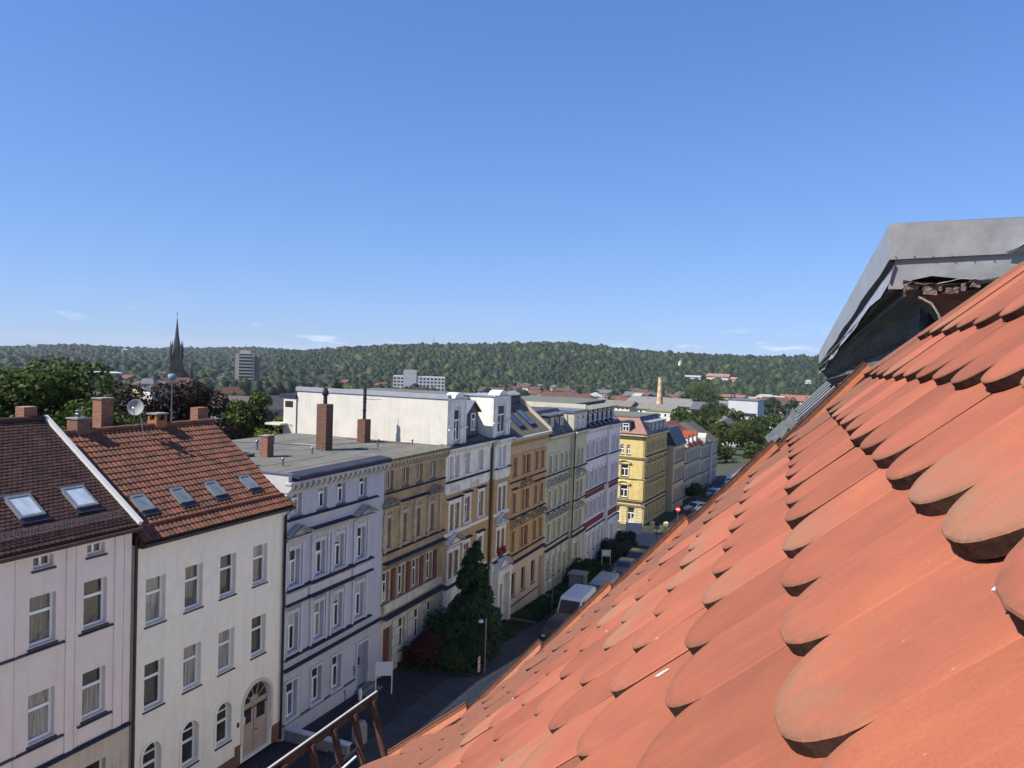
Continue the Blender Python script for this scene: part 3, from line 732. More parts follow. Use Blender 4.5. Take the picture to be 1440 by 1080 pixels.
for a in aw:
    mb = MB(); arch_band(mb, a[0], a[1], a[2], a[3], a[4], .10, m_wh); h.part('window_surround', mb)
mb = MB(); arch_band(mb, door[0], -18.1, door[2], 2.6, .93, .16, mat('cream_render', (.60,.55,.47), (.55,.5,.43), 2)); h.part('door_surround', mb)
# door: fanlight + two leaves
m_door = mat('door_beige', (.40,.32,.25), (.34,.27,.21), 3, .6)
fr, panes, sl = win_meshes(1.86, 1.25, 'fan', m_door, .93)
dw = MB(); z0 = -18.85
dw.box(-.26, -.20, 27.53, 28.43, z0, -16.5, m_door); dw.box(-.26, -.20, 28.47, 29.37, z0, -16.5, m_door); dw.box(-.27, -.21, 28.43, 28.47, z0, -16.5, M_black)
dw.box(-.26, -.15, 27.53, 29.37, -16.5, -16.38, m_door)
for yc in (27.98, 28.92):
    for (a, b) in ((z0+.15, z0+.85), (z0+.95, z0+1.35)):
        dw.box(-.20, -.185, yc-.3, yc+.3, a, b, m_door)
d_ = h.part('door', dw)
for yc in (27.98, 28.92):
    q = MB(); q.box(-.20, -.19, yc-.28, yc+.28, z0+1.5, z0+2.2, G[0]); link('pane', q.data('pane', h.L), d_)
hd = MB(); hd.tube([(-.18, 28.52, z0+1.05), (-.10, 28.52, z0+1.05), (-.10, 28.62, z0+1.05)], .015, M_black, 6); link('handle', hd.data('handle', h.L), d_)
fo = h.ppart('fanlight', fr, 28.45, -16.75, -.08)
link('pane', pane_variant(panes[0], 0), fo)
q = MB(); q.box(-.19, -.18, 27.62, 27.86, -17.3, -16.95, M_white); link('notice', q.data('notice', h.L), d_)
q = MB(); q.box(0, .05, 27.12, 27.22, -17.1, -16.9, M_black); h.part('bell_panel', q)
q = MB(); q.box(.02, .07, 27.0, 27.30, -18.9, -17.95, M_brickd); q.box(.02, .07, 29.48, 30.15, -18.9, -18.05, M_brickd); q.box(.02, .06, 21.45, 27.0, -18.9, -18.35, M_brickd)
h.part('brick_plinth', q)
m_pt = mat('red_pantile', (0.1722, 0.0672, 0.03612), (0.0882, 0.04368, 0.03024), 1.6, .8, .25, 18, island=.30)
we = (.42, -7.42); wr = (-4.85, -3.72)
mb = MB(); mb.prism([(we[0]-.05, we[1]-.02), (wr[0], wr[1]-.02), (-10.1, we[1]-.02), (-10.1, we[1]-.25), (we[0]-.08, we[1]-.18)], 'y', 21.45, 30.28, mat('roof_deck_brown', (.06,.03,.025)))
h.part('roof', mb)
rn = Vector((wr[0]-we[0], 0, wr[1]-we[1])).normalized(); rnn = Vector((-rn.z, 0, rn.x)); rnn = rnn if rnn.z > 0 else -rnn
h.part('roof_tiles', tiles_pan(21.42, 30.30, we[0], we[1], wr[0], wr[1], m_pt), kind='stuff')
for i in range(23):
    a = 21.5 + i*.385; mb = MB(); mb.tube([(wr[0], a, wr[1]+.03+.012*(i%2)), (wr[0], a+.40, wr[1]+.05)], .12, m_pt, 8); h.part('ridge_tile', mb)
for y0 in (22.3, 24.27, 26.22, 28.36):
    h.skylight(on_roof(we, rn, rnn, y0, 1.42, .07), ru, rn, .68, .88, mat('frame_grey', (1,1,1)), 9)
# raised row of snow-stop tiles near the eave and debris-filled gutter
mb = MB(); a = on_roof(we, rn, rnn, 21.42, .78, .06); mb.tube([a, a + Vector((0, 8.88, 0))], .06, m_pt, 6); h.part('snow_stop', mb)
mb = MB(); mb.box(.35, .52, 21.42, 30.30, -7.62, -7.5, M_black); mb.box(.02, .36, 21.42, 30.30, -7.68, -7.52, M_pipe); h.part('gutter', mb)
mb = MB(); mb.box(.0, .12, 21.45, 30.15, -7.66, -7.3, M_pipe); h.part('eaves_board', mb)
h.pipe(30.02, -18.9, -7.6, M_black, .065, .12, (.3, .1))
h.chimney(-5.0, 22.9, -4.3, -3.15, .62, .62, M_brickd, 'slab')
q = MB(); q.lathe([(.07,0),(.07,.12),(.16,.14),(.16,.17),(.08,.19),(.08,.24),(.17,.26),(.15,.3)], (-5.0, 22.9, -3.09), M_zinc, 10); h.part('chimney_cowl', q)
h.chimney(-6.2, 25.05, -4.9, -2.45, .55, .62, M_brick, 'slab')
h.chimney(-4.95, 26.95, -4.3, -3.45, .55, .62, mat('ochre_brick', (0.3024, 0.1344, 0.0588), (0.2016, 0.0924, 0.0504), 6, .9, .3), 'open')
h.chimney(-5.75, 30.35, -4.6, -3.05, .5, .7, M_brick, None)
for yc in (22.9, 26.95):
    mb = MB(); mb.box(-5.0, -4.45, yc-.36, yc+.36, -4.12, -3.98, M_zinc); h.part('flashing', mb)

# antenna mast with satellite dish (stands on the ridge, its own thing)
ant = thing('satellite_antenna', 'grey satellite dish on a slim mast standing on the red roof ridge', 'antenna', (FX-4.75, 25.75, -3.8))
mb = MB(); mb.tube([(0,0,-.1),(0,0,2.4)], .028, M_black, 8, r2=.018); mb.tube([(0,-.05,2.35),(0,.05,2.35)], .05, M_zinc, 8); part('mast', mb, ant)
mb = MB(); n = 22; ctr = Vector((.10,-.28,1.02)); ax = Vector((.55,-.80,.22)).normalized(); u = ax.cross(Vector((0,0,1))).normalized(); w_ = u.cross(ax)
prof = [(0,0),(.16,.012),(.32,.05),(.43,.10),(.44,.10),(.44,.085),(.3,.02),(0,-.03)]
v = []; f = []
for (r_, q_) in prof:
    for j in range(n): a = 2*math.pi*j/n; v.append(ctr + (u*math.cos(a)*r_ + w_*math.sin(a)*r_*1.08)*.78 + ax*q_)
for i in range(len(prof)-1):
    for j in range(n): f.append((i*n+j, i*n+(j+1)%n, (i+1)*n+(j+1)%n, (i+1)*n+j))
mb.mesh(v, f, mat('dish_grey', (.28,.28,.275), (.23,.23,.225), 4, .6), True); part('dish', mb, ant)
mb = MB(); mb.tube([ctr - w_*.34, ctr - w_*.40 + ax*.2, ctr + ax*.42 - w_*.1], .018, M_zinc, 6); mb.tube([ctr + ax*.42 - w_*.1, ctr + ax*.52 - w_*.08], .045, M_white, 8); part('feed_arm', mb, ant)
mb = MB(); mb.box(-.03, .12, -.22, .05, .9, 1.15, M_zincd); part('bracket', mb, ant)
mb = MB(); mb.tube([(-.5,0,.1),(0,0,1.3)], .014, M_zinc, 6); mb.tube([(.5,-.2,-.25),(0,0,.9)], .014, M_zinc, 6); part('stay', mb, ant)
an2 = thing('antenna_mast', 'thin tall aerial mast rising behind the red roof beside the satellite dish', 'antenna', (FX-10.4, 33.0, -14.0))
mb = MB(); mb.tube([(0,0,0),(0,0,12.2)], .03, M_zinc, 6); part('mast', mb, an2)
mb = MB(); mb.lathe([(.05,0),(.22,.04),(.22,.34),(.05,.38)], (0,0,12.1), mat('aerial_blue', (.16,.21,.27)), 10); part('aerial', mb, an2)

# ================================================================== 3 lilac grey house
m_gb = mat('lilac_render', (.43,.44,.50), (.39,.40,.455), 1.4, .9, .3, 45)
m_gbt = mat('lilac_trim', (.52,.51,.57), (.46,.45,.50), 3, .85)
m_stc = mat('grey_stucco', (.48,.46,.43), (.36,.345,.325), 6, .9, .3)
h = House('apartment_house', 'lilac grey stucco house with flat roof, triangular pediments and a dentil cornice', 'house', FX, 30.15, -19.3)
GY = (30.85, 32.95, 34.62, 36.72)
r0 = [(y+.1, -8.10, .78, 1.22) for y in GY]; r1 = [(y, -11.55, .82, 1.76) for y in GY]; r2 = [(y, -14.88, .82, 1.90) for y in GY]
gf = [(y, -18.2, .86, 1.84) for y in (30.82, 32.85, 34.6)]; dr = (37.15, -19.35, 1.1, 2.85)
h.wall(30.15, 39.1, -15.5, -6.5, r0 + r1 + r2, m_gb); h.wall(30.15, 39.1, -19.5, -15.5, gf + [dr], m_gb, o=.04, dep=.28)
h.body(30.15, 39.1, -19.5, -6.35, 13.0, mat('pale_gable', (0.42, 0.4116, 0.4368), (0.378, 0.3696, 0.3948), 2), o=-.26)
for a in r0: h.win(*a, 'T', pv=(4, 4, 0, 1)); 
for a in r1 + r2: h.win(*a, 'T', pv=(4, 0, 7, 2, 1))
for a in gf: h.win(*a, 'T', pv=(0, 5, 1), o=.04)
for a in r0: h.surround(a[0], a[1], a[2], a[3], m_gbt, .07, .03, .08, feet=False)
for a in r1:
    h.surround(*a, m_gbt, .10, .06, .22)
    mb = MB()
    for s_ in (-1, 1): mb.box(0, .10, a[0]+s_*(a[2]/2+.26)-.09, a[0]+s_*(a[2]/2+.26)+.09, a[1]-.2, a[1]+a[3]+.45, m_gbt)
    h.part('pilaster', mb)
for a in r2:
    h.surround(*a, m_gbt, .10, .06, .2)
    mb = MB()
    for s_ in (-1, 1): mb.box(0, .09, a[0]+s_*(a[2]/2+.24)-.08, a[0]+s_*(a[2]/2+.24)+.08, a[1]-.25, a[1]+a[3]+.35, m_gbt)
    h.part('pilaster', mb)
    h.consoles(a[0]-.65, a[0]+.65, a[1]+a[3]+.26, .11, m_stc, .10, .1, .05, 'dentil')
for a in gf: h.surround(*a, m_gbt, .09, .07, .12, o=.04)
h.pediment(31.0, -9.2, 1.85, .40, m_stc); h.pediment(36.9, -9.2, 1.85, .40, m_stc)
h.cornice(32.1, 35.75, -9.22, .26, .2, m_stc, name='window_cornice')
h.boxpart('frieze', 0, .07, 32.2, 35.6, -9.55, -9.24, m_stc); h.boxpart('frieze', 0, .07, 30.3, 31.75, -9.6, -9.22, m_stc); h.boxpart('frieze', 0, .07, 36.1, 37.7, -9.6, -9.22, m_stc)
h.cornice(30.15, 38.3, -8.42, .16, .14, m_gbt, name='ledge')
for (a, b) in ((30.2, 32.0), (32.05, 35.85), (35.9, 37.9)):
    dd = .2 if a != 32.05 else .27
    h.cornice(a, b, -11.92, dd, .15, m_gbt, name='ledge'); h.cornice(a, b, -12.62, dd, .15, m_gbt, name='ledge')
    h.boxpart('parapet_panel', 0, .06, a+.08, b-.08, -12.45, -11.95, m_gbt)
    h.cornice(a, b, -15.28, dd-.04, .12, m_gbt, name='ledge')
h.cornice(30.15, 39.05, -15.84, .2, .16, m_gbt, name='storey_ledge', o=.04)
mb = MB(); mb.box(.04, .10, 30.15, 36.45, -19.5, -18.42, m_gb); mb.prism([(.04,-18.42),(.13,-18.42),(.04,-18.34)], 'y', 30.15, 36.45, M_sill); h.part('plinth', mb)
# door
q = MB(); q.box(-.22, -.16, 36.6, 37.7, -19.35, -16.5, mat('door_grey', (.30,.32,.38), (.25,.27,.33), 3, .6)); q.box(-.16, -.14, 36.75, 37.55, -18.0, -16.9, mat('door_panel', (.22,.24,.3))); d_ = h.part('door', q)
h.surround(37.15, -19.35, 1.1, 2.85, m_gbt, .12, .07, .14, o=.04, feet=False)
q = MB(); q.box(.04, .09, 36.62, 36.85, -17.65, -17.25, M_black); h.part('letter_plate', q)
# cornice with modillions, parapet, roof
h.consoles(30.2, 39.0, -6.88, .46, m_stc, .36, .40, .22, 'modillion')
mb = MB(); mb.box(0, .12, 30.15, 39.1, -7.0, -6.50, m_stc); mb.box(0, .36, 30.05, 39.1, -6.48, -6.36, m_stc); h.part('cornice', mb)
mb = MB(); mb.prism([(.40,-6.34),(.42,-6.14),(.34,-6.08),(-.4,-6.0),(-.4,-6.34)], 'y', 30.6, 39.15, M_zincd); h.part('roof_edge', mb)
mb = MB(); mb.box(-12.8, .02, 30.2, 39.1, -6.35, -6.14, M_felt); h.part('roof', mb)
mb = MB(); mb.box(-9, .15, 30.12, 30.38, -6.9, -6.02, mat('pale_gable', (1,1,1))); mb.box(-9, .2, 30.08, 30.42, -6.015, -5.95, M_zinc); h.part('gable_parapet', mb)
for i, x in enumerate((-1.6, -3.4, -7.2, -9.2)):
    q = MB(); q.box(x, x+.09, 30.45, 39.1, -6.14, -6.128, mat('felt_seam', (.10,.10,.09))); h.part('felt_seam', q)
for (x, y, hh, r_) in ((-2.6, 33.1, .35, .05), (-8.2, 37.6, .5, .07), (-4.4, 38.0, .3, .05)):
    q = MB(); q.tube([(x, y, -6.14), (x, y, -6.14+hh)], r_, M_zinc, 8); q.lathe([(r_*1.8,0),(r_*2.0,.05),(r_*.5,.12)], (x, y, -6.14+hh), M_zinc, 8); h.part('roof_vent', q)
h.chimney(-5.75, 35.55, -6.14, -4.95, .55, .55, M_brick, 'slab')
q = MB(); q.box(-7.6, -6.3, 33.2, 35.2, -6.14, -5.95, M_felt); q.box(-7.4, -6.5, 33.4, 35.0, -5.948, -5.9, M_zincd); h.part('roof_hatch', q)
# blue scrawls on the ground floor wall
m_bl = mat('blue_paint', (.03,.04,.22))
for (y, z) in ((36.15, -17.9), (35.3, -18.95)):
    q = MB(); q.tube([(.115, y, z+.3), (.115, y+.15, z+.34), (.115, y+.05, z+.1), (.115, y+.2, z+.12), (.115, y+.08, z-.18), (.115, y+.22, z-.2)], .022, m_bl, 5); h.part('paint_scrawl', q)

# ================================================================== 4 shabby brown house
m_br = mat('brown_render', (.42,.30,.17), (.27,.20,.12), .9, .95, .5, 18)
m_brt = mat('brown_trim', (.46,.38,.27), (.30,.25,.18), 2.5, .95, .4)
m_bst = mat('pale_stone', (.56,.52,.44), (.40,.37,.32), 1.6, .9, .4)
h = House('apartment_house', 'shabby brown stucco house with peeling plaster and a flat felt roof', 'house', FX, 39.12, -20.6)
BY = (39.65, 41.5, 43.25, 45.1)
r0 = [(y+.1, -8.10, .66, 1.22) for y in BY]; r1 = [(y-.1, -11.6, .74, 1.78) for y in BY]; r2 = [(y-.15, -14.9, .80, 1.85) for y in BY]
gf = [(y, -18.35, .80, 1.95) for y in (41.55, 43.5, 45.2)]; dr = (39.85, -19.3, 1.0, 2.8)
h.wall(39.12, 47.0, -15.9, -6.5, r0 + r1 + r2, m_br); h.wall(39.12, 47.0, -20.7, -15.9, gf + [dr], m_bst, o=.05, dep=.29)
h.body(39.12, 47.0, -20.7, -6.35, 13.0, m_br, o=-.26)
for a in r0: h.win(*a, 'two', pv=(0, 1))
for a in r1 + r2: h.win(*a, 'T', pv=(0, 1, 3, 0, 8))
for a in gf: h.win(*a, 'T', pv=(0, 1), o=.05)
for a in r0: h.surround(*a, m_brt, .10, .04, .1, feet=False)
for a in r1: h.surround(*a, m_brt, .14, .08, .25)
for a in r2:
    h.surround(*a, m_bst, .05, .05, .12, feet=False)
m_rb = mat('bare_brick_red', (.17,.065,.045), (.11,.05,.04), 5, .95, .5)
for y in (40.45, 42.25, 43.95, 45.8):
    h.boxpart('brick_pier', 0, .10, y-.28, y+.12, -14.95, -13.05, m_rb)
h.pediment(39.75, -9.2, 1.6, .38, m_brt); h.pediment(45.35, -9.2, 1.6, .38, m_brt)
h.cornice(40.7, 44.5, -9.2, .22, .18, m_brt, name='window_cornice')
h.cornice(39.15, 46.9, -8.42, .12, .1, m_brt, name='ledge')
h.cornice(39.15, 46.95, -12.05, .15, .12, m_brt, name='ledge'); h.cornice(39.15, 46.95, -12.75, .3, .2, m_brt, name='ledge')
h.consoles(39.4, 46.8, -12.95, .3, m_brt, .2, .18, .1)
for y in (39.2, 41.0, 42.8, 44.5, 46.2): h.boxpart('pilaster', 0, .09, y-.05, y+.22, -12.0, -9.25, m_brt)
h.boxpart('parapet_panel', 0, .12, 39.3, 46.7, -15.55, -14.98, m_bst)
h.cornice(39.12, 47.0, -16.1, .34, .26, m_bst, name='storey_ledge', o=.05)
for y in (40.65, 42.5, 44.35, 46.35):
    mb = MB()
    for i in range(8): mb.box(.05, .14, y-.32, y+.32, -20.6+i*.55, -20.6+i*.55+.50, m_bst)
    h.part('rustication', mb)
q = MB(); q.box(-.2, -.12, 39.35, 40.35, -19.3, -16.5, M_brownw); q.box(-.12, -.09, 39.45, 39.8, -19.0, -17.4, mat('door_brown', (.16,.06,.04))); q.box(-.12, -.09, 39.9, 40.25, -19.0, -17.4, mat('door_brown', (1,1,1))); h.part('door', q)
h.consoles(39.2, 46.9, -6.86, .42, m_brt, .34, .38, .2, 'modillion')
mb = MB(); mb.box(0, .1, 39.12, 47.0, -6.95, -6.72, m_brt); mb.box(0, .34, 39.12, 47.0, -6.48, -6.36, m_brt); mb.prism([(.42,-6.34),(.44,-6.18),(-.3,-6.05),(-.3,-6.34)], 'y', 39.2, 47.0, mat('mossy_felt', (.11,.105,.075), (.16,.15,.11), 2, .95, .6, 20)); h.part('cornice', mb)
mb = MB(); mb.box(-12.9, -.02, 39.12, 47.0, -6.35, -6.13, M_felt); h.part('roof', mb)
m_oldb = brick_mat('weathered_brick', (0.168, 0.063, 0.0378), (0.084, 0.0378, 0.0294), (.13,.10,.08))
c1 = h.chimney(-5.0, 40.0, -6.13, -3.25, .72, .72, m_oldb, None)
q = MB(); q.lathe([(.40,0),(.44,.05),(.44,.12)], (0,0,-.02), M_conc, 4); link('base', q.data('base'), c1)
q = MB(); q.tube([(0,0,2.88),(0,0,3.5)], .13, M_black, 10); q.lathe([(.13,0),(.2,.05),(.2,.25),(.12,.4),(.12,.5)], (0,0,3.4), M_black, 10); link('flue', q.data('flue'), c1)
c1 = h.chimney(-5.5, 45.2, -6.13, -4.55, .62, .72, m_oldb, None)
q = MB(); q.tube([(0,0,1.58),(0,0,3.75)], .115, M_black, 10)
for zz in (2.15, 2.75, 3.0): q.tube([(0,0,zz),(0,0,zz+.06)], .15, M_black, 10)
q.tube([(0,0,2.95),(.8,.9,2.95)], .015, M_black, 5); link('flue', q.data('flue'), c1)
for (x0, x1, y0, y1) in ((-8.5, -6.0, 41.2, 41.8), (-4.0, -2.8, 41.8, 42.1), (-7.5, -2.5, 45.9, 46.4)):
    q = MB(); q.box(x0, x1, y0, y1, -6.13, -6.09, M_conc if y0 < 43 else m_rb); h.part('roof_patch', q)

for i, x in enumerate((-2.2, -3.9, -5.9, -7.8, -9.8)):      # overlapping edges of the felt strips
    q = MB(); q.box(x, x+.09, 39.15, 46.95, -6.13, -6.118, mat('felt_seam', (.10,.10,.09))); h.part('felt_seam', q)
for (x, y, hh, r_) in ((-3.1, 43.2, .45, .06), (-8.4, 44.6, .6, .07), (-2.0, 45.8, .3, .05), (-9.6, 40.8, .5, .06)):
    q = MB(); q.tube([(x, y, -6.13), (x, y, -6.13+hh)], r_, M_zinc, 8); q.lathe([(r_*1.8,0),(r_*2.0,.05),(r_*.5,.12)], (x, y, -6.13+hh), M_zinc, 8); h.part('roof_vent', q)
q = MB(); q.tube([(-12.5, 39.4, -6.10), (-7, 41.2, -6.10), (-4.9, 44.9, -6.10), (-2.5, 46.8, -6.10)], .015, M_black, 5); h.part('cable', q)
# ================================================================== 5 ornate white and ochre brick house
m_wo = mat('white_stucco', (.80,.77,.70), (.66,.63,.57), 1.6, .9, .3)
m_oc = brick_mat('ochre_facing_brick', (.47,.31,.13), (.38,.24,.09), (.38,.28,.17), .25, .075, .2, .006)
m_fw = mat('cream_firewall', (.57,.545,.49), (.50,.475,.42), .8, .95, .5, 30)
h = House('apartment_house', 'ornate white stucco house with ochre brick bands, mansard roof and tall cream fire wall', 'house', FX, 47.0, -21.9)
def two(y): return (y-.45, y+.45)
r0 = [(47.75,-8.48,.55,1.5),(48.72,-8.48,.55,1.5),(50.35,-8.42,.75,1.55),(52.7,-8.44,.75,1.55),(55.85,-8.6,.55,1.6),(56.75,-8.6,.55,1.6)]
r1 = [(48.0,-12.2,.62,1.85),(48.95,-12.2,.62,1.85),(50.55,-12.0,.85,1.8),(52.95,-12.0,.85,1.85),(56.0,-12.15,.62,1.9),(56.95,-12.15,.62,1.9)]
r2 = [(48.0,-15.6,.62,1.85),(48.95,-15.6,.62,1.85),(50.55,-15.4,.85,1.8),(52.95,-15.4,.85,1.8),(56.0,-15.5,.62,1.8),(56.95,-15.5,.62,1.8)]
gf = [(48.4,-19.6,1.1,2.2),(50.9,-19.6,1.0,2.2),(53.0,-19.6,1.0,2.2)]; dr = (56.5,-21.6,1.3,3.3)
up = [a for a in r0 if a[0] < 54.6]
for (ya, yb, oo) in ((47.0, 54.5, 0.0), (54.9, 58.15, .22)):
    sel = lambda R: [a for a in R if ya < a[0] < yb]
    h.wall(ya, yb, -9.5, -6.5, sel(r0), m_wo, o=oo, dep=.24+oo); h.wall(ya, yb, -16.1, -9.5, sel(r1)+sel(r2), m_oc, o=oo, dep=.24+oo)
    h.wall(ya, yb, -22.2, -16.1, sel(gf+[dr]), m_wo, o=oo+.05, dep=.29+oo)
h.wall(54.5, 54.9, -22.2, -6.5, [], m_oc, o=-.08, dep=.16)
h.body(47.0, 58.15, -22.2, -6.4, 12.5, m_fw, o=-.25)
for a in r0 + r1 + r2:
    oo = .22 if a[0] > 54.6 else 0
    h.win(*a, 'T', pv=(0, 1, 7, 3, 8), o=oo)
for a in gf: h.win(*a, 'T', pv=(0, 1), o=.05)
def frames(R, m, tw, hd):
    done = set()
    for a in R:
        oo = .22 if a[0] > 54.6 else 0
        mate = [b for b in R if b is not a and abs(b[0]-a[0]) < 1.1]
        if mate:
            k = tuple(sorted((a[0], mate[0][0])))
            if k in done: continue
            done.add(k); yc = sum(k)/2; w = k[1]-k[0]+a[2]
            h.surround(yc, a[1], w, a[3], m, tw, .07, hd, o=oo)
            h.boxpart('mullion_pier', oo, oo+.05, yc-.1, yc+.1, a[1], a[1]+a[3], m)
        else: h.surround(*a, m, tw, .07, hd, o=oo)
frames(r0, m_wo, .12, .12); frames(r1, m_wo, .2, .3); frames(r2, m_wo, .2, .3)
for (a, b, oo) in ((47.0, 54.45, 0), (54.95, 58.1, .22)):
    h.cornice(a, b, -8.92, .18, .16, m_wo, name='ledge', o=oo)
    h.boxpart('relief_panel', oo, oo+.04, a+.2, b-.2, -9.6, -9.0, m_wo)
    h.boxpart('stone_band', oo, oo+.035, a, b, -12.55, -12.32, m_wo); h.boxpart('stone_band', oo, oo+.035, a, b, -16.1, -15.8, m_wo)
    h.cornice(a, b, -16.35, .22, .2, m_wo, name='storey_ledge', o=oo+.05)
    mb = MB(); mb.box(oo, oo+.12, a, b, -6.95, -6.5, m_wo); mb.box(oo, oo+.4, a-.05, b+.05, -6.5, -6.36, m_wo); mb.box(oo-.2, oo+.46, a-.06, b+.06, -6.355, -6.22, M_zincd); h.part('cornice', mb)
    h.consoles(a+.2, b-.2, -6.9, .42, m_wo, .24, .3, .12, o=oo)
for yc, w in ((48.45, 2.5), ): h.pediment(yc, -13.25, w, .62, m_wo)
h.pediment(56.45, -13.2, 2.0, .6, m_wo, o=.22)
for yc in (50.55, 52.95): h.cornice(yc-.75, yc+.75, -13.35, .22, .14, m_wo, name='window_cornice'); h.cornice(yc-.7, yc+.7, -9.98, .2, .14, m_wo, name='window_cornice')
h.cornice(47.2, 49.7, -10.1, .2, .14, m_wo, name='window_cornice')
for yc in (48.4, 51.7):   # plaster wreaths under the top windows
    for k in range(3):
        q = MB(); v = [(.07+.03*math.cos(b), yc+(k-1)*.55+(.17+.05*math.sin(b))*math.cos(a), -9.32+(.17+.05*math.sin(b))*math.sin(a)) for a in [i*math.pi/5 for i in range(10)] for b in [0, 2.1, 4.2]]
        q.mesh(v, [(i*3+j, ((i+1)%10)*3+j, ((i+1)%10)*3+(j+1)%3, i*3+(j+1)%3) for i in range(10) for j in range(3)], m_wo, True); h.part('plaster_wreath', q)
h.pipe(54.7, -22, -6.6, M_black, .07, .08)
# portal with curved hood
mb = MB(); mb.box(.27, .75, 55.2, 55.55, -21.9, -17.2, m_wo); mb.box(.27, .75, 57.6, 57.95, -21.9, -17.2, m_wo); mb.box(.27, .85, 55.1, 58.05, -17.2, -16.9, m_wo); h.part('portal', mb)
h.pediment(56.57, -16.9, 2.7, .75, m_wo, o=.27, d=.6, name='portal_hood', round_=True)
q = MB(); q.box(.0, .06, 55.85, 57.15, -21.6, -18.3, M_brownw); h.part('door', q)
for y in (47.3, 49.75, 52.0, 54.15):
    mb = MB()
    for i in range(9): mb.box(.05, .13, y-.3, y+.3, -22.0+i*.62, -22.0+i*.62+.56, m_wo)
    h.part('rustication', mb)
# flower box with red geraniums
q = MB(); q.box(.25, .55, 55.75, 57.2, -15.72, -15.5, M_black); fb = h.part('flower_box', q)
# mansard with two attic gables and a dark hipped dormer between
mb = MB(); mb.prism([(.0,-6.22),(-.95,-5.9),(-1.9,-3.2),(-12.5,-3.2),(-12.5,-6.3),(.0,-6.3)], 'y', 47.35, 57.9, M_slate); h.part('mansard', mb)
mb = MB(); mb.box(-12.6, .02, 47.0, 47.33, -6.4, -2.95, m_fw); h.part('fire_wall', mb)
mb = MB(); mb.box(-12.7, .06, 46.93, 47.45, -2.948, -2.66, mat('zinc_bright', (0.3696, 0.3864, 0.42), (0.3108, 0.3276, 0.3612), 1.2, .35, .1, metal=.3)); h.part('wall_coping', mb)
mb = MB(); mb.box(-13.75, -12.62, 46.9, 51, -6.5, -3.55, m_fw); mb.box(-14.1, -12.62, 46.85, 51, -3.54, -3.25, M_zincd); mb.box(-13.6, -12.9, 46.88, 46.95, -4.2, -3.75, M_black); h.part('rear_wing', mb)
mb = MB()
for i in range(9): mb.tube([(-14.7+i*.14, 46.2, -5.4), (-14.7+i*.14, 46.2, -4.5)], .015, M_black, 4)
mb.tube([(-14.75, 46.2, -4.5), (-13.5, 46.2, -4.5)], .02, M_black, 5); mb.box(-14.8, -13.4, 46.1, 47.3, -5.55, -5.42, m_fw); h.part('balcony', mb)
mb = MB(); mb.box(-12.4, -1.9, 47.4, 57.9, -3.19, -2.98, M_felt); h.part('roof', mb)
for (a, b) in ((47.05, 49.95), (54.25, 57.7)):
    oo = .05 if a < 50 else .26
    w0 = (a+b)/2; mb = MB(); mb.box(-2.2, oo, a, a+.9, -6.2, -2.95, m_wo); mb.box(-2.2, oo, b-.95, b, -6.2, -2.95, m_wo)
    mb.box(-2.2, oo-.2, a+.9, b-.95, -6.2, -2.95, m_wo); mb.box(-2.2, oo, a+.9, b-.95, -3.5, -2.95, m_wo)
    mb.box(-.5, oo+.12, a+.01, a+.95, -5.1, -5.0, m_wo); mb.box(-.5, oo+.12, b-1, b+.05, -5.1, -5.0, m_wo)
    P = [(w0+(b-a)/2*.5*math.cos(math.pi*k/8), -2.9+.36*math.sin(math.pi*k/8)) for k in range(9)]
    mb.prism(P, 'x', -.6, oo+.10, m_wo)
    for yy in (a+.15, b-.35): mb.box(oo, oo+.07, yy, yy+.2, -6.0, -3.1, m_wo)
    mb.box(-2.2, oo+.16, a-.08, b+.08, -3.0, -2.9, mat('zinc_bright', (1,1,1)))
    g_ = h.part('attic_gable', mb)
    h.win((a+b)/2-.02, -5.9, b-a-1.9, 2.2, 'T', pv=(0, 1), o=oo+.08, sill=False)
mb = MB(); mb.prism([(51.0,-5.9),(53.4,-5.9),(53.2,-4.1),(52.2,-3.35),(51.2,-4.1)], 'x', -2.3, -.55, M_slate); h.part('dormer', mb)
h.win(52.2, -5.5, .7, 1.3, 'T', pv=(0,), o=-.27, sill=False)
mb = MB(); mb.slab((-.35,50.9,-4.15),(-.35,52.2,-3.25),(-2.4,52.2,-3.15),(-2.4,50.9,-4.1), .06, M_zinc); mb.slab((-.35,52.2,-3.25),(-.35,53.5,-4.15),(-2.4,53.5,-4.1),(-2.4,52.2,-3.15), .06, M_zinc); h.part('dormer_roof', mb)

gn = thing('geranium_box', 'red geraniums in a window box on the ornate white house', 'flowers', (FX+.4, 56.45, -15.5))
mb = MB()
for i in range(150):
    p = Vector((rng.uniform(-.15, .18), rng.uniform(-.7, .7), rng.uniform(-.05, .32))); a = Vector((rng.uniform(-1,1), rng.uniform(-1,1), rng.uniform(-1,1))).normalized()*.06; b = a.orthogonal().normalized()*.05
    mb.face([p-a-b, p+a-b, p+a+b, p-a+b], mat('petal_red', (.45,.01,.02)) if i % 3 else mat('geranium_leaf', (.04,.09,.02)))
part('flowers', mb, gn)['kind'] = 'stuff'

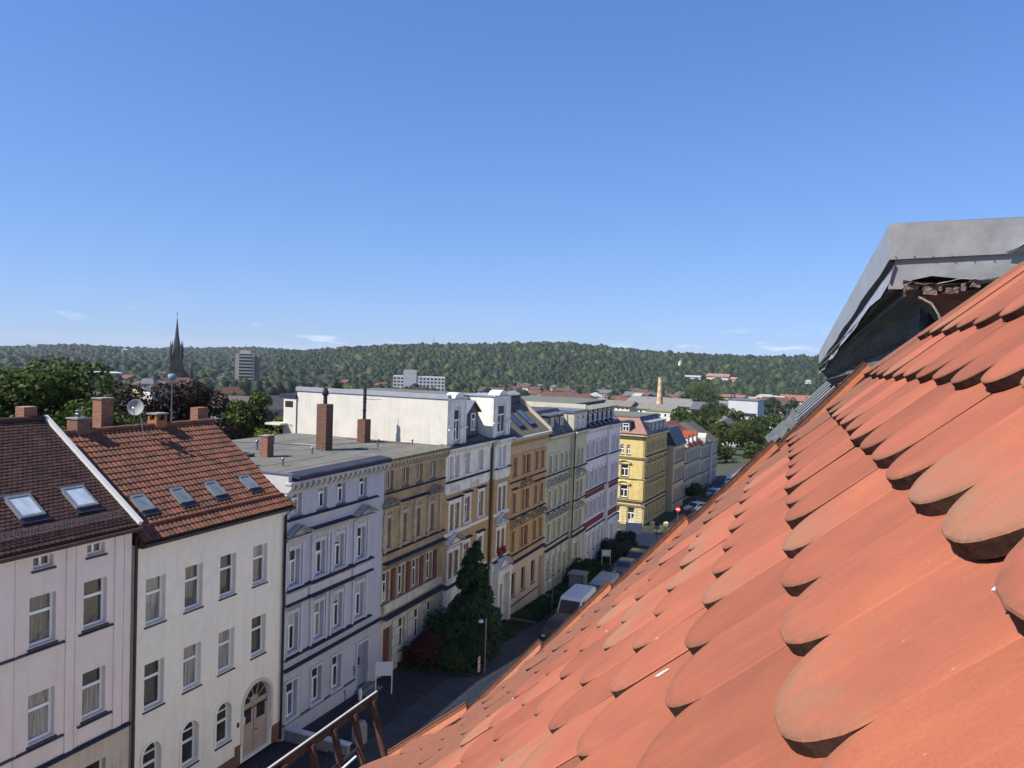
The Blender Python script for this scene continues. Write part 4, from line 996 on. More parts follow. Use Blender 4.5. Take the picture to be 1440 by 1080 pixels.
# ================================================================== 6 orange brick house
m_or = brick_mat('orange_facing_brick', (.56,.34,.16), (.46,.26,.11), (.44,.30,.17), .25, .075, .2, .006)
m_ort = mat('ochre_trim', (.56,.41,.23), (.42,.30,.17), 3, .9, .3)
m_org = mat('salmon_plaster', (.64,.48,.34), (.56,.42,.29), 1.3, .9, .3)
h = House('apartment_house', 'orange brick house with brown window frames and two skylights in its dark pitched roof', 'house', FX, 58.15, -22.4)
OY = (59.9, 61.95, 63.1, 64.95, 66.55)
def row(z, hh, w=.72): return [(59.9-.15, z, w, hh), (61.85, z, .72, hh), (62.85, z, .72, hh), (64.9, z, w, hh), (66.45, z, w, hh)]
r0, r1, r2 = row(-9.9, 1.62), row(-13.0, 1.68), row(-16.3, 1.75)
gf = [(60.1, -20.2, .95, 2.0), (62.4, -20.2, .95, 2.0), (64.8, -20.2, .95, 2.05)]; dr = (66.75, -22.1, 1.15, 3.9)
h.wall(58.15, 67.5, -17.1, -6.6, r0 + r1 + r2, m_or); h.wall(58.15, 67.5, -22.6, -17.1, gf + [dr], m_org, o=.05, dep=.29)
h.body(58.15, 67.5, -22.6, -6.5, 12.5, m_org)
for a in r0 + r1 + r2: h.win(*a, 'T', M_brownw, pv=(0, 1, 0))
for a in gf: h.win(*a, 'two', M_brownw, pv=(0, 1), o=.05)
def framed(h, R, m, t, hd, o=0.0):
    done = set()
    for a in R:
        mate = [b for b in R if b is not a and abs(b[0]-a[0]) < 1.15]
        if mate:
            k = tuple(sorted((a[0], mate[0][0])))
            if k in done: continue
            done.add(k); h.surround(sum(k)/2, a[1], k[1]-k[0]+a[2], a[3], m, t, .06, hd, o=o)
        else: h.surround(*a[:4], m, t, .06, hd, o=o)
for R in (r0, r1, r2): framed(h, R, m_ort, .13, .18)
h.pediment(62.35, -11.1, 2.5, .62, m_ort, round_=False)
for y in (59.75, 64.9, 66.45): h.cornice(y-.65, y+.65, -11.1, .2, .13, m_ort, name='window_cornice')
for y, w in ((59.75, 1.3), (62.35, 2.1), (64.9, 1.3), (66.45, 1.2)): h.pediment(y, -14.25, w, .5, m_ort, round_=True)
for zz in (-10.5, -13.55, -16.75): h.cornice(58.2, 67.45, zz, .14, .12, m_ort, name='ledge')
h.cornice(58.15, 67.5, -17.5, .26, .26, m_org, name='storey_ledge', o=.05)
h.boxpart('plinth_band', .05, .12, 58.2, 66.1, -21.0, -20.9, M_sill)
h.consoles(58.4, 67.3, -7.25, .42, m_ort, .26, .34, .14)
mb = MB(); mb.box(0, .08, 58.15, 67.5, -8.0, -7.3, m_ort); mb.box(0, .42, 58.15, 67.5, -6.88, -6.66, m_ort); h.part('cornice', mb)
mb = MB(); mb.tube([(.5, 58.2, -6.62), (.5, 67.45, -6.62)], .09, mat('gutter_pale', (.55,.55,.52)), 8); h.part('gutter', mb)
oe, og = (.42, -6.55), (-2.6, -4.15)
m_ash = mat('grey_green_shingle', (0.084, 0.084, 0.063), (0.1344, 0.1302, 0.1008), 2.0, .95, .4, 30, island=.25)
mb = MB(); mb.prism([oe, og, (-4.5,-4.1), (-12.4,-4.1), (-12.4,-6.7), (.36,-6.7)], 'y', 58.2, 67.2, m_ash); h.part('roof', mb)
mb = MB(); mb.box(-12.4, -2.7, 58.2, 67.2, -4.09, -3.55, M_slate); mb.box(-12.4, -2.6, 58.15, 67.3, -3.548, -3.42, M_zincd); h.part('roof_upstand', mb)
rn = Vector((og[0]-oe[0], 0, og[1]-oe[1])).normalized(); rnn = Vector((-rn.z, 0, rn.x)); rnn = rnn if rnn.z > 0 else -rnn
for y0 in (61.2, 63.9): h.skylight(on_roof(oe, rn, rnn, y0, 1.0, .03), ru, rn, 1.3, 2.0, M_zincd, 5 if y0 > 62 else 0)
mb = MB(); mb.prism([(.5,-6.9),(.5,-6.35),(-1.6,-4.6),(-2.9,-3.5),(-12.4,-3.5),(-12.4,-6.9)], 'y', 67.2, 67.52, mat('salmon_gable', (0.4368, 0.3444, 0.2604), (0.3864, 0.3024, 0.2268), 2)); h.part('fire_wall', mb)
h.pipe(58.22, -22.4, -6.8, M_zinc, .06, .12)

# ================================================================== 7 cream green house
m_cr = mat('cream_green_stucco', (.58,.54,.37), (.46,.43,.30), 1.8, .9, .35)
m_crt = mat('cream_trim', (.62,.59,.45), (.50,.47,.36), 3, .9, .3)
h = House('apartment_house', 'cream green stucco house with rows of arched window hoods and a projecting corner bay', 'house', FX, 67.52, -23.2)
CY = (68.6, 70.3, 71.9, 73.5); CB = (76.3, 77.6)
def crow(z, hh, w=.8): return [(y, z, w, hh) for y in CY], [(y, z, w, hh) for y in CB]
a0, b0 = crow(-10.75, 1.6); a1, b1_ = crow(-14.2, 1.75); a2, b2_ = crow(-17.35, 1.75)
ga, gb_ = [(y, -20.9, .85, 1.9) for y in CY[:3]], [(y, -20.9, .85, 1.9) for y in CB]
for (ya, yb, R, oo) in ((67.52, 74.6, a0+a1+a2, 0), (74.6, 79.4, b0+b1_+b2_, .35)):
    h.wall(ya, yb, -18.0, -7.3, R, m_cr, o=oo, dep=.24+oo)
h.wall(67.52, 74.6, -23.4, -18.0, ga + [(73.5, -22.6, 1.1, 3.2)], m_crt, o=.06, dep=.3); h.wall(74.6, 79.4, -23.4, -18.0, gb_, m_crt, o=.41, dep=.65)
h.body(67.52, 79.4, -23.4, -7.2, 12.5, m_cr)
for a in a0+a1+a2+ga: h.win(*a, 'T', pv=(0, 1, 3, 7, 8), o=0 if a not in ga else .06)
for a in b0+b1_+b2_+gb_: h.win(*a, 'T', pv=(0, 1, 3, 7, 8), o=.35 if a not in gb_ else .41)
for a in a0+a1+a2: h.surround(*a, m_crt, .12, .07, .2)
for a in b0+b1_+b2_: h.surround(*a, m_crt, .1, .07, .2, o=.35)
for y in CY: h.pediment(y, -12.05, 1.35, .42, m_crt, round_=True); h.pediment(y, -15.3, 1.35, .42, m_crt, round_=True)
h.pediment(76.95, -12.1, 2.7, .62, m_crt, o=.35, round_=True); h.pediment(76.95, -15.4, 2.7, .55, m_crt, o=.35)
for (a, b, oo) in ((67.55, 74.58, 0), (74.62, 79.38, .35)):
    for zz in (-11.15, -14.6, -17.75): h.cornice(a, b, zz, .16, .14, m_crt, name='ledge', o=oo)
    h.cornice(a, b, -18.3, .24, .22, m_crt, name='storey_ledge', o=oo+.06)
    h.consoles(a+.15, b-.15, -7.7, .35, m_crt, .26, .3, .12, o=oo)
    mb = MB(); mb.box(oo, oo+.4, a, b, -7.4, -7.2, m_crt); mb.box(oo-.1, oo+.46, a-.03, b+.03, -7.198, -7.1, M_zincd); h.part('cornice', mb)
for y in (67.8, 69.45, 71.1, 72.7, 74.35, 74.85, 77.0, 79.15):
    mb = MB(); oo = .41 if y > 74.6 else .06
    for i in range(10): mb.box(oo, oo+.12, y-.28, y+.28, -23.2+i*.5, -23.2+i*.5+.43, m_crt)
    h.part('rustication', mb)
mb = MB(); mb.prism([(.35,-7.1),(-1.4,-4.9),(-12,-4.9),(-12,-7.2),(.35,-7.2)], 'y', 67.55, 74.4, M_slate); h.part('roof', mb)
for y0 in (68.6, 71.5):
    mb = MB(); mb.box(-2.6, -.25, y0, y0+1.5, -7.0, -5.35, M_slate); mb.box(-2.6, -.05, y0-.15, y0+1.65, -5.348, -5.2, M_zinc); h.part('dormer', mb)
    h.win(y0+.75, -6.75, .85, 1.2, 'two', pv=(0, 1), o=.03, sill=False)
m_tw = mat('cream_tower', (0.4368, 0.4116, 0.3444), (0.3864, 0.3612, 0.3024), 2)
mb = MB(); mb.box(-4.2, .3, 74.5, 79.0, -7.15, -5.35, m_tw); mb.box(-4.3, .45, 74.4, 79.1, -5.348, -5.12, M_zinc)
h.part('attic_bay', mb)
mb = MB(); mb.box(.3, .36, 74.52, 78.98, -7.1, -5.4, m_crt); h.part('bay_front', mb)
for y in (75.9, 77.5): h.win(y, -7.0, .7, 1.35, 'T', pv=(0, 4), o=.64, sill=False)
h.pipe(74.75, -23, -7.4, M_black, .07, .48); h.pipe(72.9, -7.2, -5.4, M_zinc, .05, .2, (-.3, .6))

# ================================================================== 8 red and white house
m_rw = mat('pale_lilac_stucco', (.76,.72,.71), (.64,.60,.60), 1.6, .9, .3)
m_red = mat('dark_red_panel', (.20,.045,.045), (.14,.035,.035), 4, .9, .3)
h = House('apartment_house', 'pale lilac stucco house with dark red panels and a row of mansard dormers', 'house', FX, 79.4, -23.9)
RY = (80.4, 82.2, 84.0, 85.8, 87.5); RB = (90.0, 91.9)
def rrow(z, hh): return [(y, z, .82, hh) for y in RY], [(y, z, .82, hh) for y in RB]
a0, b0 = rrow(-10.6, 1.6); a1, b1_ = rrow(-14.0, 1.75); a2, b2_ = rrow(-17.35, 1.75)
ga, gb_ = [(y, -21.3, .95, 1.9) for y in RY], [(90.9, -22.9, 1.2, 3.2)]
h.wall(79.4, 88.6, -18.5, -7.5, a0+a1+a2, m_rw); h.wall(88.6, 93.6, -18.5, -7.5, b0+b1_+b2_, m_rw, o=.35, dep=.59)
h.wall(79.4, 88.6, -24.3, -18.5, ga, m_rw, o=.06, dep=.3); h.wall(88.6, 93.6, -24.3, -18.5, gb_, m_rw, o=.41, dep=.65)
h.body(79.4, 93.6, -24.3, -7.4, 12.0, m_rw)
for a in a0+a1+a2: h.win(*a, 'T', pv=(0, 1, 3, 7, 8)); h.surround(*a, m_rw, .14, .09, .22)
for a in b0+b1_+b2_: h.win(*a, 'T', pv=(0, 1, 3, 7, 8), o=.35); h.surround(*a, m_rw, .14, .09, .22, o=.35)
for a in ga: h.win(*a, 'T', pv=(0, 1), o=.06)
for (a, b, oo) in ((79.45, 88.55, 0), (88.65, 93.55, .35)):
    for zz in (-11.1, -14.55, -18.9): h.cornice(a, b, zz, .2, .16, m_rw, name='ledge', o=oo)
    h.boxpart('red_panel', oo, oo+.05, a+.4, b-.3, -15.1, -14.6, m_red); h.boxpart('red_panel', oo, oo+.05, a+.4, b-.3, -18.45, -17.8, m_red)
    h.consoles(a+.1, b-.1, -8.0, .42, m_rw, .28, .36, .14, o=oo)
    mb = MB(); mb.box(oo, oo+.4, a, b, -7.62, -7.42, m_rw); mb.box(oo-.1, oo+.46, a, b, -7.418, -7.3, M_zincd); h.part('cornice', mb)
for a in a0+a1+a2+b0+b1_+b2_:
    oo = .35 if a[0] > 88.6 else 0
    h.boxpart('red_pier', oo, oo+.05, a[0]+.62, a[0]+.92, a[1]-.1, a[1]+a[3]+.2, m_red)
for y in (79.8, 81.3, 83.1, 84.9, 86.65, 88.3, 89.0, 91.3+1.0, 93.2):
    mb = MB(); oo = .41 if y > 88.6 else .06
    for i in range(9): mb.box(oo, oo+.13, y-.28, y+.28, -24+i*.58, -24+i*.58+.5, m_rw)
    h.part('rustication', mb)
mb = MB(); mb.prism([(.4,-7.3),(-.7,-7.0),(-1.8,-4.95),(-11.8,-4.95),(-11.8,-7.4),(.3,-7.4)], 'y', 79.4, 93.6, M_slate); h.part('mansard', mb)
mb = MB(); mb.box(-11.9, -1.6, 79.4, 93.7, -4.948, -4.75, mat('roof_green_grey', (0.0924, 0.1008, 0.0756), (0.1302, 0.1344, 0.1092), 2)); h.part('roof', mb)
for i in range(7):
    y0 = 79.9 + i*1.95; mb = MB(); mb.box(-2.2, -.35, y0, y0+1.25, -7.1, -5.35, M_slate)
    mb.prism([(-2.4,-5.2),(-2.4,-4.95),(.1,-5.3),(.1,-5.38)], 'y', y0-.2, y0+1.45, mat('copper_green_sheet', (.17,.18,.13), (.24,.25,.2), 3, .7)); h.part('dormer', mb)
    h.win(y0+.62, -6.8, .8, 1.25, 'T', pv=(0, 1), o=-.07, sill=False)
    mb = MB(); mb.slab((.30, y0+1.3, -7.18), (.30, y0+1.75, -7.18), (-1.2, y0+1.75, -6.0), (-1.2, y0+1.3, -6.0), .06, M_zinc); h.part('roof_strip', mb)
mb = MB(); mb.box(-11.9, .1, 79.3, 79.6, -7.4, -4.7, mat('cream_tower', (1,1,1))); h.part('fire_wall', mb)

# ================================================================== 9 yellow corner house (street bends here)
m_ye = mat('yellow_stucco', (0.5544, 0.4452, 0.1806), (0.4872, 0.3864, 0.1554), 1.5, .9, .3)
m_yet = mat('yellow_trim', (.60,.50,.28), (.49,.40,.225), 3, .9, .3)
m_pk = mat('pink_slate', (0.2436, 0.126, 0.105), (0.189, 0.0966, 0.08232), 3, .8, .3, island=.2)
m_dsl = mat('dark_slate', (.035,.04,.055), (.06,.065,.085), 3, .5, .3)
h = House('corner_house', 'yellow stucco corner house with a pink slate mansard above its sunlit side', 'house', -23.9, 109.5, -23.7, 3.8, absy=False)
YY = [1.5 + i*1.36 for i in range(8)]
R0 = [(y, -12.95, .72, 1.35) for y in YY]; R1 = [(y, -16.6, .78, 1.7) for y in YY]; R2 = [(y, -19.7, .78, 1.7) for y in YY]; R3 = [(y, -22.7, .8, 1.6) for y in YY]
h.wall(0, 12, -20.3, -10.6, R0+R1+R2, m_ye); h.wall(0, 12, -24.2, -20.3, R3, m_yet, o=.05, dep=.29)
for a in R0+R1+R2: h.win(*a, 'T', pv=(0, 1, 3, 7, 8)); h.surround(*a, m_yet, .12, .07, .18)
for a in R3: h.win(*a, 'T', pv=(0, 1), o=.05)
for i, y in enumerate(YY):
    h.pediment(y, -14.55, 1.1, .25, m_yet, round_=True) if i % 2 else h.cornice(y-.55, y+.55, -14.6, .2, .14, m_yet, name='window_cornice')
    h.pediment(y, -17.7, 1.1, .28, m_yet)
for zz in (-13.75, -16.95, -20.35, -20.9): h.cornice(0, 12, zz, .24, .18, m_yet, name='ledge')
for y in [.25] + [YY[i]+.68 for i in range(7)] + [11.7]:
    mb = MB()
    for i in range(7): mb.box(.05, .14, y-.22, y+.22, -24+i*.5, -24+i*.5+.43, m_yet)
    h.part('rustication', mb)
h.consoles(.2, 11.8, -10.95, .4, m_yet, .3, .34, .14)
mb = MB(); mb.box(-.02, .45, -.45, 12, -10.6, -10.38, m_yet); h.part('cornice', mb)
# side wall facing the crossing: it runs square to our street, so it is turned back
class Side:
    """wall that faces -Y, x runs west from the corner; built by turning the kit a quarter"""
sd = House('side_tmp', 'x', 'x', 0, 0, 0, absy=False)
sroot = sd.root; del sroot['label']; del sroot['category']; sroot.name = 'side_wall'
# put this Empty under the corner house: a side wall with its own windows would be a 4th level, so its meshes hang on the house itself
mat_side = Matrix.Rotation(-math.pi/2 + rad(3.8), 4, 'Z')
SIDE = []
_link = link
def side_link_begin():
    pass
def swin(x, z, w, hh, style='T', arch=0.0, pv=(0, 1, 3, 7, 8)):
    fr, panes, sl = win_meshes(w, hh, style, M_frame, arch)
    wo = link('window', fr, h.root, (x, 0.0, z - h.z0), -math.pi/2); g = rng.choice(pv)
    for p in panes: link('pane', pane_variant(p, g), wo)
    link('sill', sl, wo)
def smb(fn, name, **props):
    """fn(mb) works in (o, s, z): o outwards (-Y), s from the corner westwards"""
    mb = MB(); fn(mb); me = mb.data(name, lambda p: (-p[1], -p[0], p[2] - h.z0))
    me.flip_normals(); return link(name, me, h.root, **props)
bpy.data.objects.remove(sroot)
SW = 9.0
sops = [(3.45, -13.3, .62, 1.35, .31), (2.45, -13.3, .62, 1.35, .31), (2.95, -16.55, 1.1, 1.65), (2.95, -19.6, 1.1, 1.65), (3.95, -23.3, 1.0, 2.2), (1.75, -23.3, 1.0, 2.2),
        (6.6, -13.3, .9, 1.4), (6.6, -16.55, 1.1, 1.65), (6.6, -19.6, 1.1, 1.65), (6.6, -23.3, 1.0, 2.2)]
def swall(mb):
    tmp = House.wall
    R = [(a[0]-a[2]/2, a[0]+a[2]/2, a[1], a[1]+a[3], a[4] if len(a) > 4 else 0) for a in sops]
    ys = sorted({0, SW, *[r[0] for r in R], *[r[1] for r in R]}); zs = sorted({-24.2, -10.6, *[r[2] for r in R], *[r[3] for r in R]})
    for a, b in zip(ys[:-1], ys[1:]):
        for c, d in zip(zs[:-1], zs[1:]):
            cy, cz = (a+b)/2, (c+d)/2
            if any(r[0] < cy < r[1] and r[2] < cz < r[3] for r in R): continue
            mb.face([(0,a,c),(0,b,c),(0,b,d),(0,a,d)], m_ye)
    for (a, b, c, d, ar) in R:
        q = -.24; zt = d - ar
        mb.face([(0,a,c),(0,a,zt),(q,a,zt),(q,a,c)], m_ye); mb.face([(0,b,zt),(0,b,c),(q,b,c),(q,b,zt)], m_ye); mb.face([(0,b,c),(0,a,c),(q,a,c),(q,b,c)], m_ye)
        if not ar: mb.face([(0,a,d),(0,b,d),(q,b,d),(q,a,d)], m_ye)
        else:
            n = 8; hw = (b-a)/2; yc = (a+b)/2; P = [(yc+hw*math.cos(math.pi*k/n), zt+ar*math.sin(math.pi*k/n)) for k in range(n+1)]
            for k in range(n):
                p, p2 = P[k], P[k+1]
                mb.face([(0,p[0],p[1]),(0,p[0],d),(0,p2[0],d),(0,p2[0],p2[1])], m_ye); mb.face([(0,p[0],p[1]),(0,p2[0],p2[1]),(q,p2[0],p2[1]),(q,p[0],p[1])], m_ye)
smb(swall, 'wall')
for a in sops: swin(-a[0], a[1], a[2], a[3], 'T', a[4] if len(a) > 4 else 0.0)
h.part('wall', (lambda mb: (mb.box(-SW, -.315, .245, 12, -24.2, -10.4, m_ye), mb)[1])(MB()))
def sledge(z, d, hh, a=0, b=SW, m=m_yet):
    def fn(mb):
        mb.prism([(0,z),(d*.4,z),(d,z+hh*.6),(d,z+hh),(0,z+hh)], 'y', a, b, m); mb.box(0, d+.03, a, b, z+hh+.002, z+hh+.05, M_zincd)
    smb(fn, 'ledge')
for z, d, hh in ((-13.95, .22, .18), (-20.2, .3, .25), (-20.95, .22, .2), (-17.0, .1, .1)): sledge(z, d, hh)
for zz in (-14.75, -17.8):
    def ped(mb, zz=zz):
        mb.box(0, .2, 2.05, 3.85, zz, zz+.1, m_yet)
        P = [(3.9-1.9*k/8, zz+.1+.32*math.sin(math.pi*k/8)) for k in range(9)]
        mb.prism(P, 'x', 0, .12, m_yet)
        for a, b in zip(P[:-1], P[1:]): mb.slab((.3,a[0],a[1]+.09),(.3,b[0],b[1]+.09),(0,b[0],b[1]+.09),(0,a[0],a[1]+.09), .08, m_yet)
    smb(ped, 'pediment')
def sfr(mb):
    for a in sops:
        if len(a) > 4 or a[1] < -22: continue
        mb.box(0, .07, a[0]-a[2]/2-.16, a[0]-a[2]/2, a[1], a[1]+a[3]+.1, m_yet); mb.box(0, .07, a[0]+a[2]/2, a[0]+a[2]/2+.16, a[1], a[1]+a[3]+.1, m_yet); mb.box(0, .09, a[0]-a[2]/2-.16, a[0]+a[2]/2+.16, a[1]+a[3]+.1, a[1]+a[3]+.25, m_yet)
smb(sfr, 'window_surround')
def srust(mb):
    for i in range(8):
        for (a, b) in ((.05, 1.15), (2.4, 3.3), (4.6, 5.9)): mb.box(0, .07, a, b, -24.1+i*.4, -24.1+i*.4+.34, m_yet)
    for i in range(8):
        for (a, b) in ((.05, .9), (4.4, 5.4)): mb.box(0, .05, a, b, -20.0+i*.38, -20.0+i*.38+.33, m_ye)
smb(srust, 'rustication')
def scor(mb): mb.box(0, .45, -.45, SW, -10.6, -10.38, m_yet); mb.box(0, .5, -.5, SW, -10.378, -10.25, M_zincd)
smb(scor, 'cornice')
mb = MB()
A = [(.35,-.35,-10.25),(-1.6,2.0,-8.1),(-SW,2.0,-8.1),(-SW,-.35,-10.25)]
mb.face([A[0],A[1],A[2],A[3]][::-1], m_pk); h.part('pink_mansard', mb)
mb = MB(); Bq = [(.35,-.35,-10.25),(.35,12,-10.25),(-1.6,12,-8.1),(-1.6,2.0,-8.1)]; mb.face(Bq, m_dsl); mb.face([(.35,12,-10.25),(-SW,12,-10.25),(-SW,12,-8.1),(-1.6,12,-8.1)], m_dsl); h.part('slate_mansard', mb)
mb = MB(); mb.box(-SW, -1.5, 1.9, 12, -8.098, -7.9, mat('roof_green_grey', (1,1,1))); h.part('roof', mb)
# dormer on the pink side
mb = MB(); mb.box(-3.65, -2.2, -.1, 1.6, -10.2, -8.75, M_zincd)
P = [(-2.92+.82*math.cos(math.pi*k/8), -8.75+.3*math.sin(math.pi*k/8)) for k in range(9)]
mb.prism(P, 'y', -.22, 1.7, M_zincd); h.part('dormer', mb)
fr, panes, sl = win_meshes(.95, 1.15, 'T', M_frame); wo = link('window', fr, h.root, (-2.92, -.32, -10.0-h.z0), -math.pi/2)
for p in panes: link('pane', pane_variant(p, 0), wo)
for y0 in (2.6, 4.9, 7.2, 9.5):
    mb = MB(); mb.box(-1.6, .05, y0, y0+1.2, -10.1, -8.7, m_dsl); mb.box(-1.7, .15, y0-.1, y0+1.3, -8.698, -8.6, mat('zinc_bright', (1,1,1))); h.part('dormer', mb)
    h.win(y0+.6, -9.9, .8, 1.1, 'T', pv=(0, 5), o=.33, sill=False)
    mb = MB(); mb.slab((.37, y0+1.5, -10.2), (.37, y0+1.75, -10.2), (-1.5, y0+1.75, -8.15), (-1.5, y0+1.5, -8.15), .05, mat('zinc_bright', (1,1,1))); h.part('roof_strip', mb)

# ================================================================== houses further down the bent street
def row_house(label, s0, s1, zb, ze, wallm, trim, ys, rows, off=0.0, roof='mansard', zr=None, side=None, gfm=None, **kw):
    c = math.cos(rad(3.8)); sn = math.sin(rad(3.8))
    x0 = -23.9 + sn*s0 + c*off; y0 = 109.5 + c*s0 - sn*off
    h = House('row_house', label, 'house', x0, y0, zb, 3.8, absy=False); L = s1 - s0
    ops = [(y - s0, z, .78, hh) for z, hh in rows for y in ys]
    h.wall(0, L, zb-.6, ze, ops, wallm); h.body(0, L, zb-.6, ze, 11, side or wallm)
    for a in ops: h.win(*a, 'T', pv=(0, 1, 3, 7, 8)); h.surround(*a, trim, .1, .05, .14)
    for z, hh in rows: h.cornice(0, L, z-.42, .14, .12, trim, name='ledge')
    h.cornice(0, L, ze-.2, .36, .22, trim)
    rm = kw.get('roofm', m_dsl)
    if roof == 'mansard':
        mb = MB(); mb.prism([(.35,ze+.03),(-1.2,zr),(-11,zr),(-11,ze-.1),(.3,ze-.1)], 'y', 0, L, rm); h.part('roof', mb)
    else:
        mb = MB(); mb.prism([(.35,ze+.05),(-5.2,zr),(-11,ze+.05),(-11,ze-.15),(.3,ze-.15)], 'y', 0, L, rm); h.part('roof', mb)
    return h, L
tr1 = mat('grey_trim', (.42,.41,.37), (.34,.33,.3), 3, .9)
m_b10 = mat('cream_ochre', (.52,.44,.29), (.45,.38,.25), 2, .9)
h, L = row_house('narrow ochre house with a sunlit cream side wall just past the yellow corner house', 13.0, 20.2, -23.7, -13.0, m_b10, tr1, (14.4, 15.7, 17.0, 18.3, 19.5), [(-15.6,1.7),(-18.7,1.8),(-21.9,1.8)], off=.95, zr=-10.3, side=mat('cream_lit_wall', (0.462, 0.3864, 0.2604), (0.4032, 0.3444, 0.2352), 2))
h.chimney(-4, 3, -10.3, -9.3, .5, .6, M_brick, None)
h, L = row_house('narrow golden yellow house between taller neighbours down the street', 20.2, 25.0, -23.6, -14.4, mat('golden_stucco', (.48,.38,.16), (.4,.32,.14), 2, .9), tr1, (21.2, 22.6, 24.0), [(-16.9,1.6),(-19.8,1.7),(-22.6,1.6)], roof='gable', zr=-11.9)
m_rr = mat('bright_red_tile', (0.2352, 0.0504, 0.02352), (0.1428, 0.03528, 0.01848), 1.5, .8, .3, 20)
h, L = row_house('white gabled house with bright red roof and a row of dormers down the street', 25.0, 37.0, -23.5, -14.5, mat('grey_green_stucco', (.42,.42,.34), (.36,.36,.3), 2, .9), tr1, (26.2, 28.0, 29.8, 31.6, 33.4, 35.4), [(-17.0,1.6),(-19.9,1.7),(-22.7,1.6)], roof='gable', zr=-10.6, roofm=m_rr, side=mat('white_gable', (0.4704, 0.4536, 0.42), (0.4284, 0.4116, 0.378), 2))
mb = MB(); mb.prism([(.4,-14.7),(.4,-14.2),(-5.2,-10.25),(-11.2,-14.2),(-11.2,-14.7)], 'y', -.35, 0, mat('white_gable', (1,1,1))); h.part('gable_wall', mb)
for y0 in (2.0, 5.2, 8.4):
    mb = MB(); mb.box(-2.4, -.2, y0, y0+1.3, -14.3, -12.9, mat('dormer_white', (.6,.58,.55))); mb.prism([(y0-.15,-12.9),(y0+1.45,-12.9),(y0+.65,-12.2)], 'x', -3, -.1, m_rr); h.part('dormer', mb)
    h.win(y0+.65, -14.1, .75, 1.1, 'T', pv=(0,), o=.08, sill=False)
h, L = row_house('grey stucco house with mossy grey gabled roof beyond the red roof', 37.0, 45.0, -23.4, -15.0, mat('pale_grey_stucco', (.44,.43,.38), (.38,.37,.33), 2, .9), tr1, (38.2, 39.8, 41.4, 43.0, 44.4), [(-17.5,1.6),(-20.2,1.7),(-22.8,1.5)], roof='gable', zr=-11.4, roofm=mat('mossy_tile', (0.1092, 0.0966, 0.0714), (0.1596, 0.1428, 0.1092), 2, .9, .3))
mb = MB(); mb.prism([(3.2,-15.1),(5.2,-15.1),(5.2,-13.9),(4.2,-13.1),(3.2,-13.9)], 'x', -3, .1, mat('pale_grey_stucco', (1,1,1))); h.part('attic_gable', mb)
h, L = row_house('last pale grey house at the far end of the left row beside the trees', 45.0, 52.5, -23.3, -15.3, mat('bluish_stucco', (.48,.48,.47), (.42,.42,.42), 2, .9), tr1, (46.0, 47.5, 49.2, 51.2), [(-17.6,1.5),(-20.2,1.6),(-22.7,1.5)], roof='gable', zr=-11.7, roofm=mat('dark_brown_roof', (.07,.06,.055), (.10,.085,.075), 2, .9, .3))
mb = MB(); mb.box(-.05, .4, -.1, .9, -23.5, -15.3, mat('white_gable', (1,1,1))); h.part('bay', mb)

# ================================================================== our side of the street (bounce light, reflections, side views)
def plain_block(label, y0, y1, zb, ze, m, x0=-1.9):
    r = thing('apartment_house', label, 'house', (x0, y0, zb)); L = y1 - y0; H = ze - zb
    mb = MB(); mb.box(.25, 11, 0, L, -1.5, H, m); part('wall', mb, r)
    mb = MB(); n = int(L/2.1); cols = [(L*(i+.5)/n) for i in range(n)]; rows = [H-2.6-3.3*k for k in range(int((H-2)/3.3))]
    ys = sorted({0, L, *[c-.45 for c in cols], *[c+.45 for c in cols]}); zs = sorted({-1.5, H, *rows, *[q+1.7 for q in rows]})
    for a, b in zip(ys[:-1], ys[1:]):
        for c, d in zip(zs[:-1], zs[1:]):
            if any(abs((a+b)/2-q) < .4 for q in cols) and any(0 < (c+d)/2-q < 1.7 for q in rows): continue
            mb.face([(0,b,c),(0,a,c),(0,a,d),(0,b,d)], m)
    mb.face([(0,0,-1.5),(.25,0,-1.5),(.25,0,H),(0,0,H)], m); mb.face([(0,L,H),(.25,L,H),(.25,L,-1.5),(0,L,-1.5)], m); mb.face([(0,0,H),(.25,0,H),(.25,L,H),(0,L,H)], m)
    part('facade', mb, r)
    fr, panes, sl = win_meshes(.9, 1.7, 'T', M_frame)
    for q in rows:
        for c in cols:
            o = link('window', fr, r, (0, c, q), math.pi)
            for p in panes: link('pane', pane_variant(p, rng.choice((0, 1, 3))), o)
    return r, L, H
r, L, H = plain_block('cream rendered house whose tiled roof fills the lower right', -9.0, 2.62, -18.9, -1.95, mat('cream_facade', (.80,.74,.62), (.75,.69,.57), 2, .9), x0=-1.45)
nbr = [('pale cream plastered house next below ours on the near side of the street', 2.9, 22.0, -18.95, -3.2, (.80,.73,.60)),  # pale cream walls set to bounce sunlight onto the far fronts
       ('pale cream plastered house second below ours on the near side', 22.0, 41.0, -19.3, -4.6, (.80,.73,.60)),
       ('pale cream plastered house third below ours on the near side', 41.0, 62.0, -22, -7.2, (.80,.73,.60)),
       ('cream plastered house at the near corner of the side street', 62.0, 92.0, -23.2, -9.0, (.80,.73,.60)),
       ('light ochre plastered house beyond the side street on the near side', 106.0, 150.0, -23.7, -11.5, (.70,.60,.44))]
for lb, y0, y1, zb, ze, c in nbr:
    r, L, H = plain_block(lb, y0, y1, zb, ze, mat('plaster_' + str(int(y0)).replace('-', ''), c, tuple(q*.88 for q in c), 2, .9), x0=-1.9 if y0 < 100 else 2.0)
    mb = MB(); mb.prism([(-.3,H+.02),(3.2,H+1.4),(11,H+1.4),(11,H),(-.3,H-.15)], 'y', 0, L, M_slate if y0 > 3 else M_slate); part('roof', mb, r)

